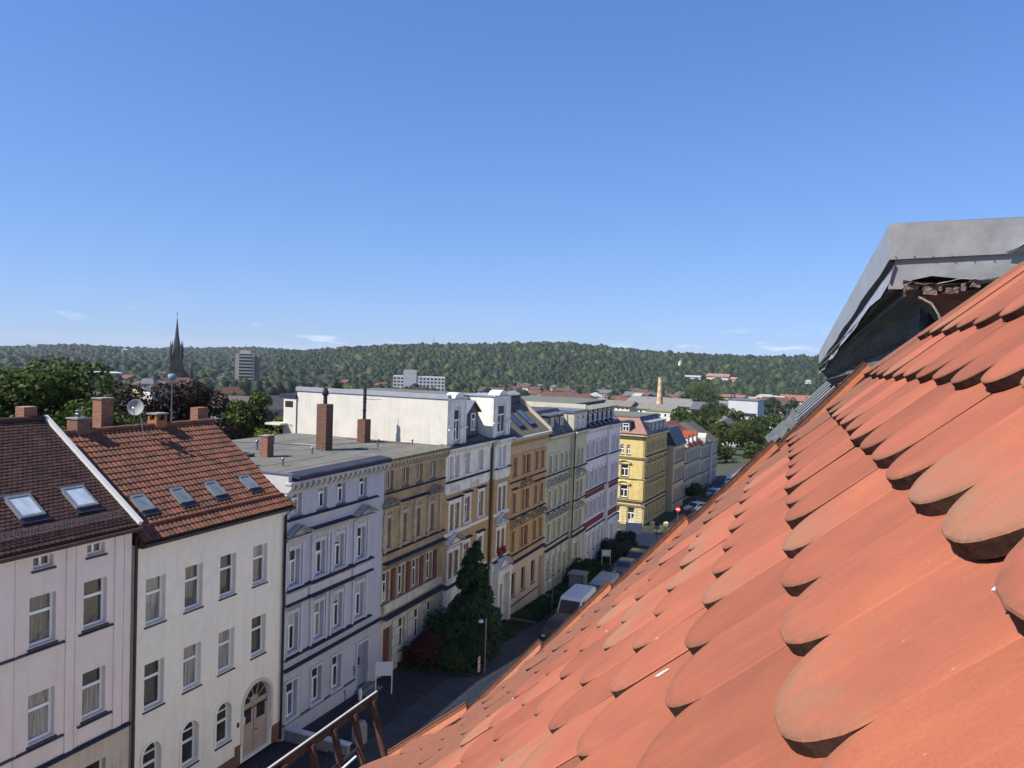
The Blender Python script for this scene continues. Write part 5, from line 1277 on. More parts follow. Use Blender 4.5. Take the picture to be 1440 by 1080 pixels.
# ================================================================== our own tiled roof, in the foreground
U = .17; azr = rad(-2.5); sr = rad(45.3)
DN = Vector((-math.cos(azr)*math.cos(sr), math.sin(azr)*math.cos(sr), -math.sin(sr)))
RW = Vector((math.sin(azr), math.cos(azr), 0)); NN = RW.cross(DN).normalized() * 1
if NN.z < 0: NN = -NN
P0 = -NN * U
def rp(a, b, c=0.0): return P0 + RW*a + DN*b + NN*c       # metres along the courses, down the slope, above the tile tips
def tile_material(name, base, dark, lichen):
    m = bpy.data.materials.new(name); m.use_nodes = True; nt = m.node_tree; p = nt.nodes['Principled BSDF']
    p.inputs['Roughness'].default_value = .82; p.inputs['Specular IOR Level'].default_value = .25
    co = nt.nodes.new("ShaderNodeTexCoord"); oi = nt.nodes.new("ShaderNodeObjectInfo")
    off = nt.nodes.new("ShaderNodeVectorMath"); off.operation = 'MULTIPLY_ADD'; off.inputs[1].default_value = (1, 1, 1)
    ml = nt.nodes.new("ShaderNodeMath"); ml.operation = 'MULTIPLY'; ml.inputs[1].default_value = 57.0
    nt.links.new(oi.outputs['Random'], ml.inputs[0]); nt.links.new(co.outputs['Object'], off.inputs[0]); nt.links.new(ml.outputs[0], off.inputs[2])
    def noise(sc, det=5, vec=None, ro=.6):
        n = nt.nodes.new("ShaderNodeTexNoise"); n.inputs['Scale'].default_value = sc; n.inputs['Detail'].default_value = det; n.inputs['Roughness'].default_value = ro
        nt.links.new(vec or off.outputs[0], n.inputs['Vector']); return n.outputs['Fac']
    def rng_(src, a, b, c=0, d=1):
        r = nt.nodes.new("ShaderNodeMapRange"); r.inputs['From Min'].default_value = a; r.inputs['From Max'].default_value = b; r.inputs['To Min'].default_value = c; r.inputs['To Max'].default_value = d
        nt.links.new(src, r.inputs['Value']); return r.outputs[0]
    def mix(f, a, b):
        x = nt.nodes.new("ShaderNodeMixRGB")
        nt.links.new(f, x.inputs['Fac'])
        for s_, v in (('Color1', a), ('Color2', b)):
            if isinstance(v, tuple): x.inputs[s_].default_value = (*v, 1)
            else: nt.links.new(v, x.inputs[s_])
        return x.outputs[0]
    c = mix(rng_(noise(7, 7), .3, .7), base, dark)
    # streaks running down the slope (object y is down-slope)
    st = nt.nodes.new("ShaderNodeMapping"); st.inputs['Scale'].default_value = (60, 6, 1); nt.links.new(off.outputs[0], st.inputs[0])
    c = mix(rng_(noise(1.0, 4, st.outputs[0]), .5, .8, 0, .35), c, tuple(min(1, q*1.25) for q in base))
    # grey-brown lichen that gathers towards the rounded end, different on every tile
    se = nt.nodes.new("ShaderNodeSeparateXYZ"); nt.links.new(co.outputs['Object'], se.inputs[0])
    end = rng_(se.outputs[1], -.11, .0, 0, 1)
    amt = rng_(oi.outputs['Random'], .3, 1, -.40, .30)
    ad = nt.nodes.new("ShaderNodeMath"); ad.operation = 'ADD'; nt.links.new(noise(26, 8, None, .75), ad.inputs[0]); nt.links.new(amt, ad.inputs[1])
    e2 = nt.nodes.new("ShaderNodeMath"); e2.operation = 'MULTIPLY_ADD'; e2.inputs[1].default_value = .36; nt.links.new(end, e2.inputs[0]); nt.links.new(ad.outputs[0], e2.inputs[2])
    c = mix(rng_(e2.outputs[0], .66, 1.05, 0, .85), c, lichen)
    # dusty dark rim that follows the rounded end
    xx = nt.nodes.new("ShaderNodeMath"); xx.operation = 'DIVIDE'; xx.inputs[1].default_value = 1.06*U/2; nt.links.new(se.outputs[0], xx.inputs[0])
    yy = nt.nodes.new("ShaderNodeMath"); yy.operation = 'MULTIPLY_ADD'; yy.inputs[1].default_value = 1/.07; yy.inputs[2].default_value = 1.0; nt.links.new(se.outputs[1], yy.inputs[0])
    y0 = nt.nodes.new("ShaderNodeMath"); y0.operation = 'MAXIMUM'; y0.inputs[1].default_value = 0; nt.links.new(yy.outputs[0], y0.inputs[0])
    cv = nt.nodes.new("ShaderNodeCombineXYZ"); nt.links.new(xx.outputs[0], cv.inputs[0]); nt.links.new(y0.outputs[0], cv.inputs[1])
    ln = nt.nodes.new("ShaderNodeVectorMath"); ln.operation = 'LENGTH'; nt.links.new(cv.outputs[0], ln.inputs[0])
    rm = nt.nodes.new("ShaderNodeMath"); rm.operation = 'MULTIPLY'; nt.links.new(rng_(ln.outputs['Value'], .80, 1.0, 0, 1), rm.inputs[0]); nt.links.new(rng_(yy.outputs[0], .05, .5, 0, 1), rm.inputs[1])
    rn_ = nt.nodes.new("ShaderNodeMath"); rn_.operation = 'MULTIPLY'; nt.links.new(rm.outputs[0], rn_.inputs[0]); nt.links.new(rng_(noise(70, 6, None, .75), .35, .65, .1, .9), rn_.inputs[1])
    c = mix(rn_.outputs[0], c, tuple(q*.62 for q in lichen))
    # fine grit and small pits of fired clay
    c = mix(rng_(noise(420, 4, None, .8), .50, .72, 0, .45), c, tuple(q*.55 for q in base)); c = mix(rng_(noise(300, 3, None, .8), .62, .78, 0, .4), c, tuple(min(1, q*1.45) for q in base))
    c = mix(rng_(noise(48, 8, None, .8), .60, .74, 0, .5), c, tuple(q*.62 for q in base))
    # small pale specks
    vo = nt.nodes.new("ShaderNodeTexVoronoi"); vo.inputs['Scale'].default_value = 38; nt.links.new(off.outputs[0], vo.inputs['Vector'])
    c = mix(rng_(vo.outputs['Distance'], .03, .06, .35, 0), c, (.46, .32, .25))
    # the cut edges face away from the sun: their shade is painted near-black
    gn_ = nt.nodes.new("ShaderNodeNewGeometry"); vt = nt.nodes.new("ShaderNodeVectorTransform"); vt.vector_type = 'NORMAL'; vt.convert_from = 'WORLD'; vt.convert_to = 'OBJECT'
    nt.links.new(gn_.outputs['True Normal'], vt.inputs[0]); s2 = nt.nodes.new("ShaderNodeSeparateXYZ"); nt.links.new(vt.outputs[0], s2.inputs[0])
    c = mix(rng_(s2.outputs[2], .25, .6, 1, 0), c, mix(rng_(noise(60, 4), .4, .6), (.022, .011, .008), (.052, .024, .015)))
    hs = nt.nodes.new("ShaderNodeHueSaturation"); nt.links.new(c, hs.inputs['Color']); nt.links.new(rng_(oi.outputs['Random'], 0, 1, .74, 1.16), hs.inputs['Value'])
    nt.links.new(hs.outputs[0], p.inputs['Base Color'])
    b = nt.nodes.new("ShaderNodeBump"); b.inputs['Strength'].default_value = .6; b.inputs['Distance'].default_value = .0012
    nt.links.new(noise(180, 8), b.inputs['Height'])
    b2 = nt.nodes.new("ShaderNodeBump"); b2.inputs['Strength'].default_value = .5; b2.inputs['Distance'].default_value = .003
    nt.links.new(noise(14, 3), b2.inputs['Height']); nt.links.new(b.outputs[0], b2.inputs['Normal']); nt.links.new(b2.outputs[0], p.inputs['Normal'])
    return m
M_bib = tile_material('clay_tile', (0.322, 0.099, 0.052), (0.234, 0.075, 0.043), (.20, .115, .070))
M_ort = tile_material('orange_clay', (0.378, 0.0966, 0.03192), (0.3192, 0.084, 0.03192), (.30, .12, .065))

W_ = 1.06*U; E_ = .95*U; TH = .0165; TL = .34
def biber_mesh(name, hi, seed):
    """plain tile with a rounded end: origin at the tip, +y down-slope, z up. Top surface at z=0"""
    r = random.Random(seed); hw = W_/2 - .0016; dep = .070; n = 22 if hi else 10; out = []
    for k in range(n + 1):
        t = math.pi * k / n; x = hw*math.cos(t); y = -dep + dep*math.sin(t)**.92 if 0 < k < n else -dep
        out.append((x*(1+r.uniform(-.006,.006)), y + r.uniform(-.0008,.0008)))
    out = [(hw, -TL)] + out + [(-hw, -TL)]
    m = len(out); be = .0016; V = []; F = []
    def inset(p, q):
        cx, cy = 0, -TL/2; dx, dy = cx-p[0], -.10-p[1]
        if p[1] <= -dep: return (p[0] - math.copysign(q, p[0]), p[1])
        l = math.hypot(p[0], p[1]+dep) or 1
        return (p[0]*(1-q/l) , -dep + (p[1]+dep)*(1-q/l))
    rings = [([inset(p, be) for p in out], 0.0), (out, -be), (out, -TH+be*.6), ([inset(p, be) for p in out], -TH)]
    for rg, z in rings: V += [(p[0], p[1], z) for p in rg]
    F.append(tuple(range(m)))
    for k in range(3):
        for i in range(m): j = (i+1) % m; F.append((k*m+i, (k+1)*m+i, (k+1)*m+j, k*m+j))
    F.append(tuple(range(4*m-1, 3*m-1, -1)))
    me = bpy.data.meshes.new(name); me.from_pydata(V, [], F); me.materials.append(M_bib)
    me.update(); return me
BIB = [biber_mesh('roof_tile', True, s) for s in range(4)]
BLO = [biber_mesh('roof_tile', False, s) for s in range(3)]
tilt = math.atan(TH / E_ * .93)
roof = thing('tiled_roof', 'salmon red roof of round ended clay tiles filling the lower right', 'roof', tuple(rp(1.4, .6, -.1)))
def basis(az_, sl, extra=0.0):
    dn = Vector((-math.cos(az_)*math.cos(sl), math.sin(az_)*math.cos(sl), -math.sin(sl))); rw = Vector((math.sin(az_), math.cos(az_), 0)); n = rw.cross(dn)
    if n.z < 0: n = -n
    return dn, rw, n
def place_tile(me, pos, pitch, yaw=0.0, roll=0.0, name='roof_tile'):
    dn, rw, n = basis(azr, pitch)
    x = dn.cross(n)                      # right-handed: x, dn(y), n(z)
    Mx = Matrix([[x.x, dn.x, n.x, 0], [x.y, dn.y, n.y, 0], [x.z, dn.z, n.z, 0], [0, 0, 0, 1]])
    Mx = Mx @ Matrix.Rotation(yaw, 4, 'Z') @ Matrix.Rotation(roll, 4, 'Y')
    o = bpy.data.objects.new(name, me); COL.objects.link(o); o.parent = roof
    o.matrix_basis = Matrix.Translation(Vector(pos) - roof.location) @ Mx
    return o
A_V = 16.5 * U            # the verge
A0 = 3.35 * U             # phase of the course that starts with the big tile low in the picture
tr_ = random.Random(3)
K_EAVE = 11
b_k = lambda k: (.06 + .95*k) * U
eave_b = 10.7*U
def slope_pos(a, b):      # below the kink the roof flares out to a flatter pitch
    if b <= eave_b: return rp(a, b), sr
    s2 = sr - rad(10.5); dn2, _, _ = basis(azr, s2)
    return rp(a, eave_b) + dn2*(b - eave_b), s2
cnt = 0; cand = []
for k in range(-9, 16):
    b = b_k(k); ph = A0 + (0.0 if k % 2 else .53*U)
    j = -14
    while True:
        a = ph + j*W_; j += 1
        if a > A_V - .25*W_ or a > float(np.interp(b/U, [-9, -3.3, -2.6, -2.1, -1.7, -1.2], [8.5, 10.6, 11.8, 13.5, 15.5, 99]))*U: break
        pos, s_ = slope_pos(a, b)
        c = cam.matrix_world.inverted() @ pos
        if c.z > .25: continue
        cand.append((a, b, k, pos, s_))
last = 0
tot = []
for (a, b, k, pos, s_) in cand:
    d = pos.length
    aa = min(a, A_V - W_/2) if a + W_/2 > A_V else a
    tot.append((d, a, b, k, pos, s_))
tot.sort(key=lambda t: t[0])
lo_mb = []
for i, (d, a, b, k, pos, s_) in enumerate(tot):
    me = tr_.choice(BIB) if d < 2.2 else tr_.choice(BLO)
    jit = NN * tr_.uniform(-.0015, .002) + DN * tr_.uniform(-.004, .004)
    if i < 300: place_tile(me, pos + jit, s_ - tilt + rad(tr_.uniform(-.5, .5)), rad(tr_.uniform(-.7, .7)), rad(tr_.uniform(-.5, .5)))
    else: lo_mb.append((me, pos + jit, s_ - tilt))
if lo_mb:
    V = []; F = []
    for me, pos, pt in lo_mb:
        dn, rw, n = basis(azr, pt); x = dn.cross(n); b0 = len(V)
        for v in me.vertices: V.append(tuple(pos + x*v.co.x + dn*v.co.y + n*v.co.z - roof.location))
        for p in me.polygons: F.append(tuple(b0 + q for q in p.vertices))
    me = bpy.data.meshes.new('remaining_tiles'); me.from_pydata(V, [], F); me.materials.append(M_bib)
    link('remaining_tiles', me, roof, kind='stuff')
# roof deck below the tiles
def rpart(name, mb, parent=None, **pr): return link(name, mb.data(name, lambda p: tuple(Vector(p) - roof.location)), parent or roof, **pr)
mb = MB(); dk = mat('roof_deck', (.09,.05,.03), (.06,.035,.025), 4)
mb.slab(rp(-2.4, -.2, -.055), rp(A_V-.03, -.2, -.055), rp(A_V-.03, eave_b+.02, -.055), rp(-2.4, eave_b+.02, -.055), .08, dk); mb.slab(rp(-2.4, -1.5, -.055), rp(8*U, -1.5, -.055), rp(10.5*U, -.2, -.055), rp(-2.4, -.2, -.055), .08, dk)
q0, _ = slope_pos(-2.4, 2.30); q1, _ = slope_pos(A_V-.03, 2.30)
mb.slab(rp(-2.4, eave_b, -.055), rp(A_V-.03, eave_b, -.055), q1 - NN*.055, q0 - NN*.055, .08, dk); rpart('roof_deck', mb)
# orange verge tiles: each a flat leg on the roof and a leg hanging down its outer side
vk = [-1.03, 1.29, 3.70, 5.95, 8.15, 10.65, 13.1]
def vtile(b0, b1, c0):
    """top end b0, lower end b1: rests on the next one, so its lower end stands proud"""
    mb = MB(); t = .012
    s_a, s_b = slope_pos(A_V, b0), slope_pos(A_V, b1)
    A = s_a[0]; Bq = s_b[0]; dn = (Bq - A).normalized(); n = RW.cross(dn); n = n if n.z > 0 else -n
    def pt(a, f, c): return A + RW*a + dn*((Bq-A).length*f) + n*c
    hi0, hi1 = .030, .006
    n_ = 7
    prof = [(-.060, -.034), (-.030, -.030), (-.014, -.020), (-.006, -.004), (.004, -.002), (.010, -.05), (.010, -.11)]
    top = []; bot = []
    for f, hh in ((-.02, hi0), (1.03, hi1)):
        top.append([pt(a, f, c + hh) for a, c in prof]); bot.append([pt(a - (.0 if i < 4 else t), f, c + hh - (t if i < 4 else 0)) for i, (a, c) in enumerate(prof)])
    v = top[0] + top[1] + bot[0] + bot[1]; f = []
    for i in range(n_-1):
        f.append((i, i+1, n_+i+1, n_+i)); f.append((2*n_+i+1, 2*n_+i, 3*n_+i, 3*n_+i+1))
        f.append((n_+i, n_+i+1, 3*n_+i+1, 3*n_+i)); f.append((i+1, i, 2*n_+i, 2*n_+i+1))
    f += [(0, n_, 3*n_, 2*n_), (n_-1, 3*n_-1, 4*n_-1, 2*n_-1)]
    mb.mesh(v, f, M_ort)
    return mb
for i in range(len(vk)-1):
    rpart('verge_tile', vtile(vk[i]*U, vk[i+1]*U, 0))
# gutter with its rim highlight painted white and a snow-guard hook at the eave
ge, _ = slope_pos(A_V + .05, 2.36); gd = RW
mb = MB(); n = 10
prof = [(-.07*math.cos(math.pi*k/n), -.07*math.sin(math.pi*k/n)) for k in range(n+1)]
ctr0 = ge + Vector((-.02, 0, -.03)) - RW*5.4; ctr1 = ge + Vector((-.02, 0, -.03)) + RW*.02
ex = Vector((math.cos(azr), -math.sin(azr), 0))
v = [c + ex*p[0] + Vector((0,0,p[1])) for c in (ctr0, ctr1) for p in prof]
mb.mesh(v, [(i, i+1, n+1+i+1, n+1+i) for i in range(n)], M_black)
mb.tube([ctr0 - ex*.075, ctr1 - ex*.075], .006, M_white, 8); rpart('gutter', mb)

# specks of mortar / droppings stuck on the tiles
m_drop = mat('mortar_speck', (.5,.46,.42), (.38,.35,.32), 60, .9)
def speck(a, b, l, w, seed):
    r = random.Random(seed); n = 9; v = []
    kk = math.ceil((b - .06)/.95)
    def sh(bb): return -max(0, (b_k(kk) - bb)) * math.tan(tilt)
    for k in range(n):
        t = 2*math.pi*k/n; q = 1 + r.uniform(-.3, .3); bb = b*U + math.sin(t)*l*q; v.append(rp(a*U + math.cos(t)*w*q, bb, sh(bb) - .001))
    t_ = [p + NN*.0016 for p in v]; c = sum(t_, Vector())/n + NN*.0008; mb = MB(); mb.mesh(v + t_ + [c], [(k, (k+1)%n, n+(k+1)%n, n+k) for k in range(n)] + [(n+k, n+(k+1)%n, 2*n) for k in range(n)], m_drop)
    o = rpart('mortar_speck', mb)
SPK = [(3.0, .02, .0045, .003), (7.03, 2.52, .006, .003), (5.79, 2.23, .013, .003), (11.99, 6.91, .009, .0025), (10.81, 6.84, .007, .002), (9.09, 5.96, .012, .002), (10.51, 4.27, .004, .002)]
for i, (px, py, l, w) in enumerate(SPK):
    speck(px, py, l, w, i)

# ================================================================== zinc clad dormer next to our verge
YD = 2.86
dz = thing('zinc_dormer', 'weathered zinc edging of the neighbouring dormer rising above the tiles at upper right', 'dormer', (.35, YD, -.2))
def dpart(name, mb, parent=None, **pr): return link(name, mb.data(name, lambda p: tuple(Vector(p) - dz.location)), parent or dz, **pr)
m_z1 = mat('weathered_zinc', (0.168, 0.1722, 0.1806), (0.2268, 0.231, 0.2394), 14, .62, .08, 30, metal=.1, spec=.5)
m_z2 = mat('pale_zinc', (0.2856, 0.3024, 0.3234), (0.2352, 0.2478, 0.2688), 12, .5, .08, 30, metal=.2, spec=.5)
m_bo = mat('black_board', (.065,.07,.068), (.11,.115,.11), 8, .85, .9, 40, stretch=(1,.25,3))
C0 = Vector((.168, YD, .493)); C1 = Vector((.172, YD, .372)); F0 = Vector((-.075, 6.6, .135)); F1 = Vector((-.07, 6.6, .03))
mb = MB()   # near fascia, facing the camera, runs to the right
mb.mesh([C0, (1.7, YD, .515), (1.7, YD, .40), (.62, YD, .398), (.505, YD, .385), C1, C0 + Vector((0,.012,0)), (1.7, YD+.012, .515), (1.7,YD+.012,.40), C1 + Vector((0,.012,0))], [(0,5,4,3,2,1), (6,7,8,9), (0,1,7,6)], m_z1)
# long fascia facing the street, with a slightly buckled lower lip
n = 14; top = []; low = []; lip = []; lip2 = []
for i in range(n+1):
    t = i/n; a = C0.lerp(F0, t); b = C1.lerp(F1, t); w = .004*math.sin(i*1.7)
    top.append(a); low.append(b + Vector((w,0,0))); lip.append(b + Vector((.018, 0, -.012))); lip2.append(b + Vector((.004+w*1.5, 0, -.075-.006*math.sin(i*2.3))))
for i in range(n):
    mb.mesh([top[i], low[i], low[i+1], top[i+1]], [(0,1,2,3)], m_z2, True)
    mb.mesh([low[i], lip[i], lip[i+1], low[i+1]], [(0,1,2,3)], M_black)
dpart('fascia', mb)
mb = MB()
for i in range(n): mb.mesh([lip[i], lip2[i], lip2[i+1], lip[i+1]], [(0,1,2,3)], m_z2, True)
mb.mesh([(.185, YD+.01, .352), (.172, YD+.01, .275), (.215, YD+.01, .275), (.245, YD+.01, .305), (.30,YD+.01,.318),(.46,YD+.012,.30), (.60, YD+.012, .36), (.60, YD+.012, .39), (.19, YD+.012, .375)], [(0,1,2,3,4,5,6,7,8)], m_z1)
dpart('lower_lip', mb)
mb = MB(); mb.mesh([C0, F0, F0 + Vector((2.2,0,.1)), Vector((1.75, YD, .52))], [(0,1,2,3)], m_z1); dpart('roof_sheet', mb)
mb = MB(); mb.mesh([(.50, YD-.01, .388), (.53, YD-.02, .40), (.62, YD-.03, .47), (.75, YD-.02, .60), (.72, YD, .60), (.60, YD+.005, .46), (.52, YD+.005, .385)], [(0,1,2,3,4,5,6)], mat('bright_flashing', (0.462, 0.462, 0.462), (0.378, 0.378, 0.378), 30, .5, .4)); dpart('flashing', mb)
mb = MB()      # standing seams and nail heads of the sheet metal
for x in (.62, .98, 1.34): mb.box(x, x+.006, YD-.006, YD, .40, .51, m_z1)
dpart('seam', mb)
mb = MB()
for i in range(16): x = .19 + i*.055; mb.tube([(x, YD-.004, .382), (x, YD+.001, .382)], .0022, M_zinc, 6)
dpart('nail_head', mb, kind='stuff')
n = 22; WV = [.289 + tr_.uniform(-.0035,.0035) + .0006*k - .006*math.sin(k*.31) for k in range(24)]
mb = MB()      # second torn strip hanging lower
for i in range(n):
    x0 = .225 + i*.0125; x1 = x0 + .0125; z0 = WV[i]; z1 = WV[i+1]
    mb.mesh([(x0, YD-.035-.01*math.sin(i*1.3), z0), (x1, YD-.035-.01*math.sin((i+1)*1.3), z1), (x1, YD-.01, z1+.004), (x0, YD-.01, z0+.004)], [(0,1,2,3)], mat('torn_metal', (.30,.275,.24), (.15,.135,.12), 45, .6, .6))
dpart('torn_strip', mb)
# crumpled metal edge below the zinc
mb = MB(); n = 16
for i in range(n):
    x0 = .215 + i*.0165; x1 = x0 + .0165; z0 = .302 - .013*math.sin(i*.22); z1 = .302 - .013*math.sin((i+1)*.22); r0 = tr_.uniform(.004,.012)
    mb.mesh([(x0, YD-.02, z0), (x1, YD-.02-tr_.uniform(0,.006), z1), (x1, YD, z1-r0), (x0, YD+.01, z0-.010)], [(0,3,2,1)], mat('torn_metal', (0.42, 0.3864, 0.336), (0.2184, 0.1932, 0.168), 45, .6, .6))
dpart('torn_edge', mb)
# black boards under the overhang
def board(name, pts, t=.012):
    mb = MB(); a = [Vector(p) for p in pts]; nrm = (a[1]-a[0]).cross(a[-1]-a[0]).normalized()*t
    k = len(a); mb.mesh(a + [p + nrm for p in a], [tuple(range(k)), tuple(range(2*k-1, k-1, -1))] + [(i, k+i, k+(i+1)%k, (i+1)%k) for i in range(k)], m_bo); dpart(name, mb)
board('soffit_board', [(.225, YD, .250), (.27, YD, .262), (.315, YD+.005, .225), (.338, YD+.01, .155), (.0, 6.5, -.075), (-.075, 6.5, .0)])
board('soffit_board', [(.325, YD+.02, .148), (.29, YD+.02, .06), (.20, YD+.02, -.02), (.03, 6.5, -.12), (-.02, 6.5, -.085)])
board('soffit_board', [(.19, YD+.03, .28), (.23, YD+.03, .29), (.26, YD+.02, .25), (-.06, 6.5, .01), (-.072, 6.5, .028)])
mb = MB(); mb.box(.28, 1.6, YD+.10, YD+3.4, -.55, .36, m_bo); dpart('cheek', mb)
# brick rubble and ridge tiles exposed in the gap
m_rub = mat('rubble_brick', (.20,.15,.135), (.08,.06,.055), 45, .95, .9, 120)
for (x, z, w, hh, r) in ((.24,.272,.05,.026,-.1),(.295,.266,.042,.036,.05),(.345,.272,.024,.030,-.05),(.372,.276,.020,.030,.1),(.396,.281,.018,.028,0),(.420,.286,.024,.026,.15)):
    q = MB(); q.box(-w/2, w/2, -.03, .04, -hh/2, hh/2, m_rub); me = q.data('brick'); o = link('brick', me, dz, Vector((x, YD, z)) - dz.location); o.rotation_euler = (tr_.uniform(-.3,.3), r*1.6, tr_.uniform(-.5,.5)); o.scale = (tr_.uniform(.7,1.05), 1, tr_.uniform(.6,1))
mb = MB(); P = [(.255,YD-.01,.245),(.29,YD-.02,.252),(.34,YD-.02,.262),(.40,YD-.02,.268),(.44,YD-.01,.270),(.42,YD+.05,.235),(.37,YD+.06,.20),(.335,YD+.03,.165),(.31,YD-.01,.205)]
mb.mesh(P, [tuple(range(len(P)))], mat('curved_clay', (.13,.055,.04), (.08,.04,.03), 25, .9, .4)); dpart('clay_apron', mb)
mb = MB(); mb.box(.30, .60, YD+.055, YD+.09, .05, .30, mat('dark_gap', (.02,.012,.01))); dpart('gap_shade', mb)  # dark box stands in for the shade inside the open gap
mb = MB(); mb.tube([(.262,YD-.02,.246),(.30,YD-.025,.225),(.322,YD-.02,.19),(.336,YD-.02,.15)], .004, mat('torn_metal', (1,1,1)), 6); dpart('metal_rim', mb)

# glazed strip and leaded ridge of the neighbour's roof, seen past the verge
nr = thing('roof_glazing', 'narrow glazed roof strip with lead flashing on the next roof beyond the verge', 'roof window', (-.3, 7.2, -.5))
def npart(name, mb, parent=None): return link(name, mb.data(name, lambda p: tuple(Vector(p) - nr.location)), parent or nr)
dn_, rw_, n_ = basis(azr, rad(46))
o_ = Vector((.015, 7.0, -.14))
def np_(a, b, c=0): return o_ + rw_*a + dn_*b + n_*c
mb = MB(); mb.slab(np_(-.9,-.2,-.03), np_(.55,-.2,-.03), np_(.55,.30,-.03), np_(-.9,.36,-.03), .05, M_black); fr_ = npart('frame', mb)
mb = MB()
for k in range(4): a0 = -.85 + k*.35; mb.slab(np_(a0+.03,-.15,0), np_(a0+.31,-.15,0), np_(a0+.31,.28,0), np_(a0+.03,.30,0), .012, mat('blue_glazing', (.03,.04,.07), (.08,.11,.17), 6, .15, spec=.6))
npart('glazing', mb)
mb = MB()
for k in range(5): a0 = -.87 + k*.35; mb.tube([np_(a0,-.18,.012), np_(a0,.36,.012)], .009, mat('dull_bar', (.12,.13,.15), None, rough=.5), 6)
npart('glazing_bar', mb)
mb = MB(); lead = mat('lead_sheet', (.055,.058,.066), (.10,.105,.11), 9, .7, .6, 20)
for k in range(3):
    b = .36 + k*.10; j = .003*math.sin(k*2.1)
    mb.mesh([np_(-.42,b,-.02+j), np_(-.42,b+.104,-.04-j), np_(-.25,b+.104,.045), np_(-.25,b,.05+j), np_(-.02,b+.104,-.05), np_(-.02,b,-.03)], [(0,1,2,3),(3,2,4,5)], lead)
mb.mesh([np_(-.50,.34,-.02), np_(-.25,.33,.08), np_(.05,.34,-.03), np_(.0,.40,-.03), np_(-.25,.40,.05), np_(-.45,.40,-.03)], [(0,5,4,1),(1,4,3,2)], lead); npart('lead_flashing', mb)
mb = MB(); v_ = [np_(a, b, c) for c in (-.09, -1.7) for (a, b) in ((-.85, -.2), (.5, -.2), (.5, .30), (-.40, .64), (-.85, .34))]
mb.mesh(v_, [(0,1,2,3,4), (9,8,7,6,5)] + [(i, 5+i, 5+(i+1)%5, (i+1)%5) for i in range(5)], M_slate); npart('cheek', mb)


# rusty canopy frame sticking out below, over the pavement
cf = thing('canopy_frame', 'rusty iron canopy frame with a sunlit top edge painted pale above the cobbled court', 'canopy frame', (-4.0, 5.6, -3.9))
m_ru = mat('rusty_iron', (.035,.016,.012), (.085,.032,.02), 14, .9, .6)
def cpart(name, mb): return link(name, mb.data(name, lambda p: tuple(Vector(p) - cf.location)), cf)
mb = MB(); mb.box(-4.018, -4.0, 4.4, 6.50, -3.36, -3.346, mat('sunlit_edge', (.42,.40,.36), (.32,.30,.27), 10, .8)); cpart('top_highlight', mb)  # pale strip colours in the sunlit top of the beam
mb = MB(); mb.box(-4.03, -3.99, 4.4, 6.5, -3.43, -3.362, m_ru); cpart('beam', mb)
mb = MB(); mb.tube([(-3.9, 4.4, -3.68), (-3.9, 6.1, -3.68)], .012, M_black, 6); cpart('lower_rod', mb)
for i, y in enumerate((5.02, 5.42, 5.74, 6.06, 6.38)):
    mb = MB(); w = .020 if i else .05; pts = [(-4.0, y, -3.4), (-3.9, y-.02, -3.72), (-3.72, y-.06, -4.15), (-3.4, y-.12, -4.75)]
    for a, b in zip(pts[:-1], pts[1:]): mb.slab((a[0],a[1]-w,a[2]), (a[0],a[1]+w,a[2]), (b[0],b[1]+w,b[2]), (b[0],b[1]-w,b[2]), .05, m_ru)
    cpart('bracket', mb)

# ================================================================== vegetation
M_l1 = leaf_mat('leaf_green', (.030,.050,.008), (.056,.078,.011), .6)
M_l2 = leaf_mat('leaf_yellow_green', (0.063, 0.0924, 0.01512), (0.0882, 0.1176, 0.021), .45)
M_lc = leaf_mat('leaf_copper', (0.0168, 0.00924, 0.0084), (0.0294, 0.0168, 0.0126), .7, .15)
M_ld = leaf_mat('leaf_dark', (.016,.034,.010), (.028,.050,.015), .55, .12)
M_lcon = leaf_mat('leaf_conifer', (.018,.045,.020), (.030,.065,.028), .5, .1)
M_bark = mat('bark', (.08,.06,.045), (.05,.038,.03), 6, .95, .8, 20, stretch=(3,3,.6))

def leaf_mesh(name, centers, radii, n, size, m, seed=1, flat=.8, shell=.55, stretch=1.0, droop=0.0):
    """n small folded leaf faces scattered through the shells of many clumps"""
    r = np.random.RandomState(seed); C = np.asarray(centers, float); Rr = np.asarray(radii, float)
    w = Rr**2; w /= w.sum(); idx = r.choice(len(C), n, p=w)
    d = r.normal(size=(n, 3)); d /= np.linalg.norm(d, axis=1)[:, None]
    rad_ = Rr[idx] * (shell + (1-shell) * r.rand(n)**.5)
    P = C[idx] + d * rad_[:, None] * np.array([1, 1, flat])
    nn = d + r.normal(size=(n, 3)) * .55 + np.array([0, 0, .35]); nn /= np.linalg.norm(nn, axis=1)[:, None]
    t = np.cross(nn, r.normal(size=(n, 3))); t /= np.linalg.norm(t, axis=1)[:, None] + 1e-9; b = np.cross(nn, t)
    if droop: b = b*(1-droop) + np.array([0, 0, -1])*droop
    s = size * r.uniform(.6, 1.35, n)[:, None]
    V = np.empty((n, 4, 3)); V[:, 0] = P - t*s*.5; V[:, 1] = P - b*s*.5*stretch; V[:, 2] = P + t*s*.5; V[:, 3] = P + b*s*.5*stretch
    V = V.reshape(-1, 3); F = np.arange(4*n, dtype=np.int32)
    me = bpy.data.meshes.new(name); me.vertices.add(4*n); me.vertices.foreach_set('co', V.ravel()); me.loops.add(4*n); me.loops.foreach_set('vertex_index', F)
    me.polygons.add(n); me.polygons.foreach_set('loop_start', np.arange(0, 4*n, 4, dtype=np.int32)); me.polygons.foreach_set('loop_total', np.full(n, 4, dtype=np.int32))
    me.materials.append(m); me.update(calc_edges=True); return me

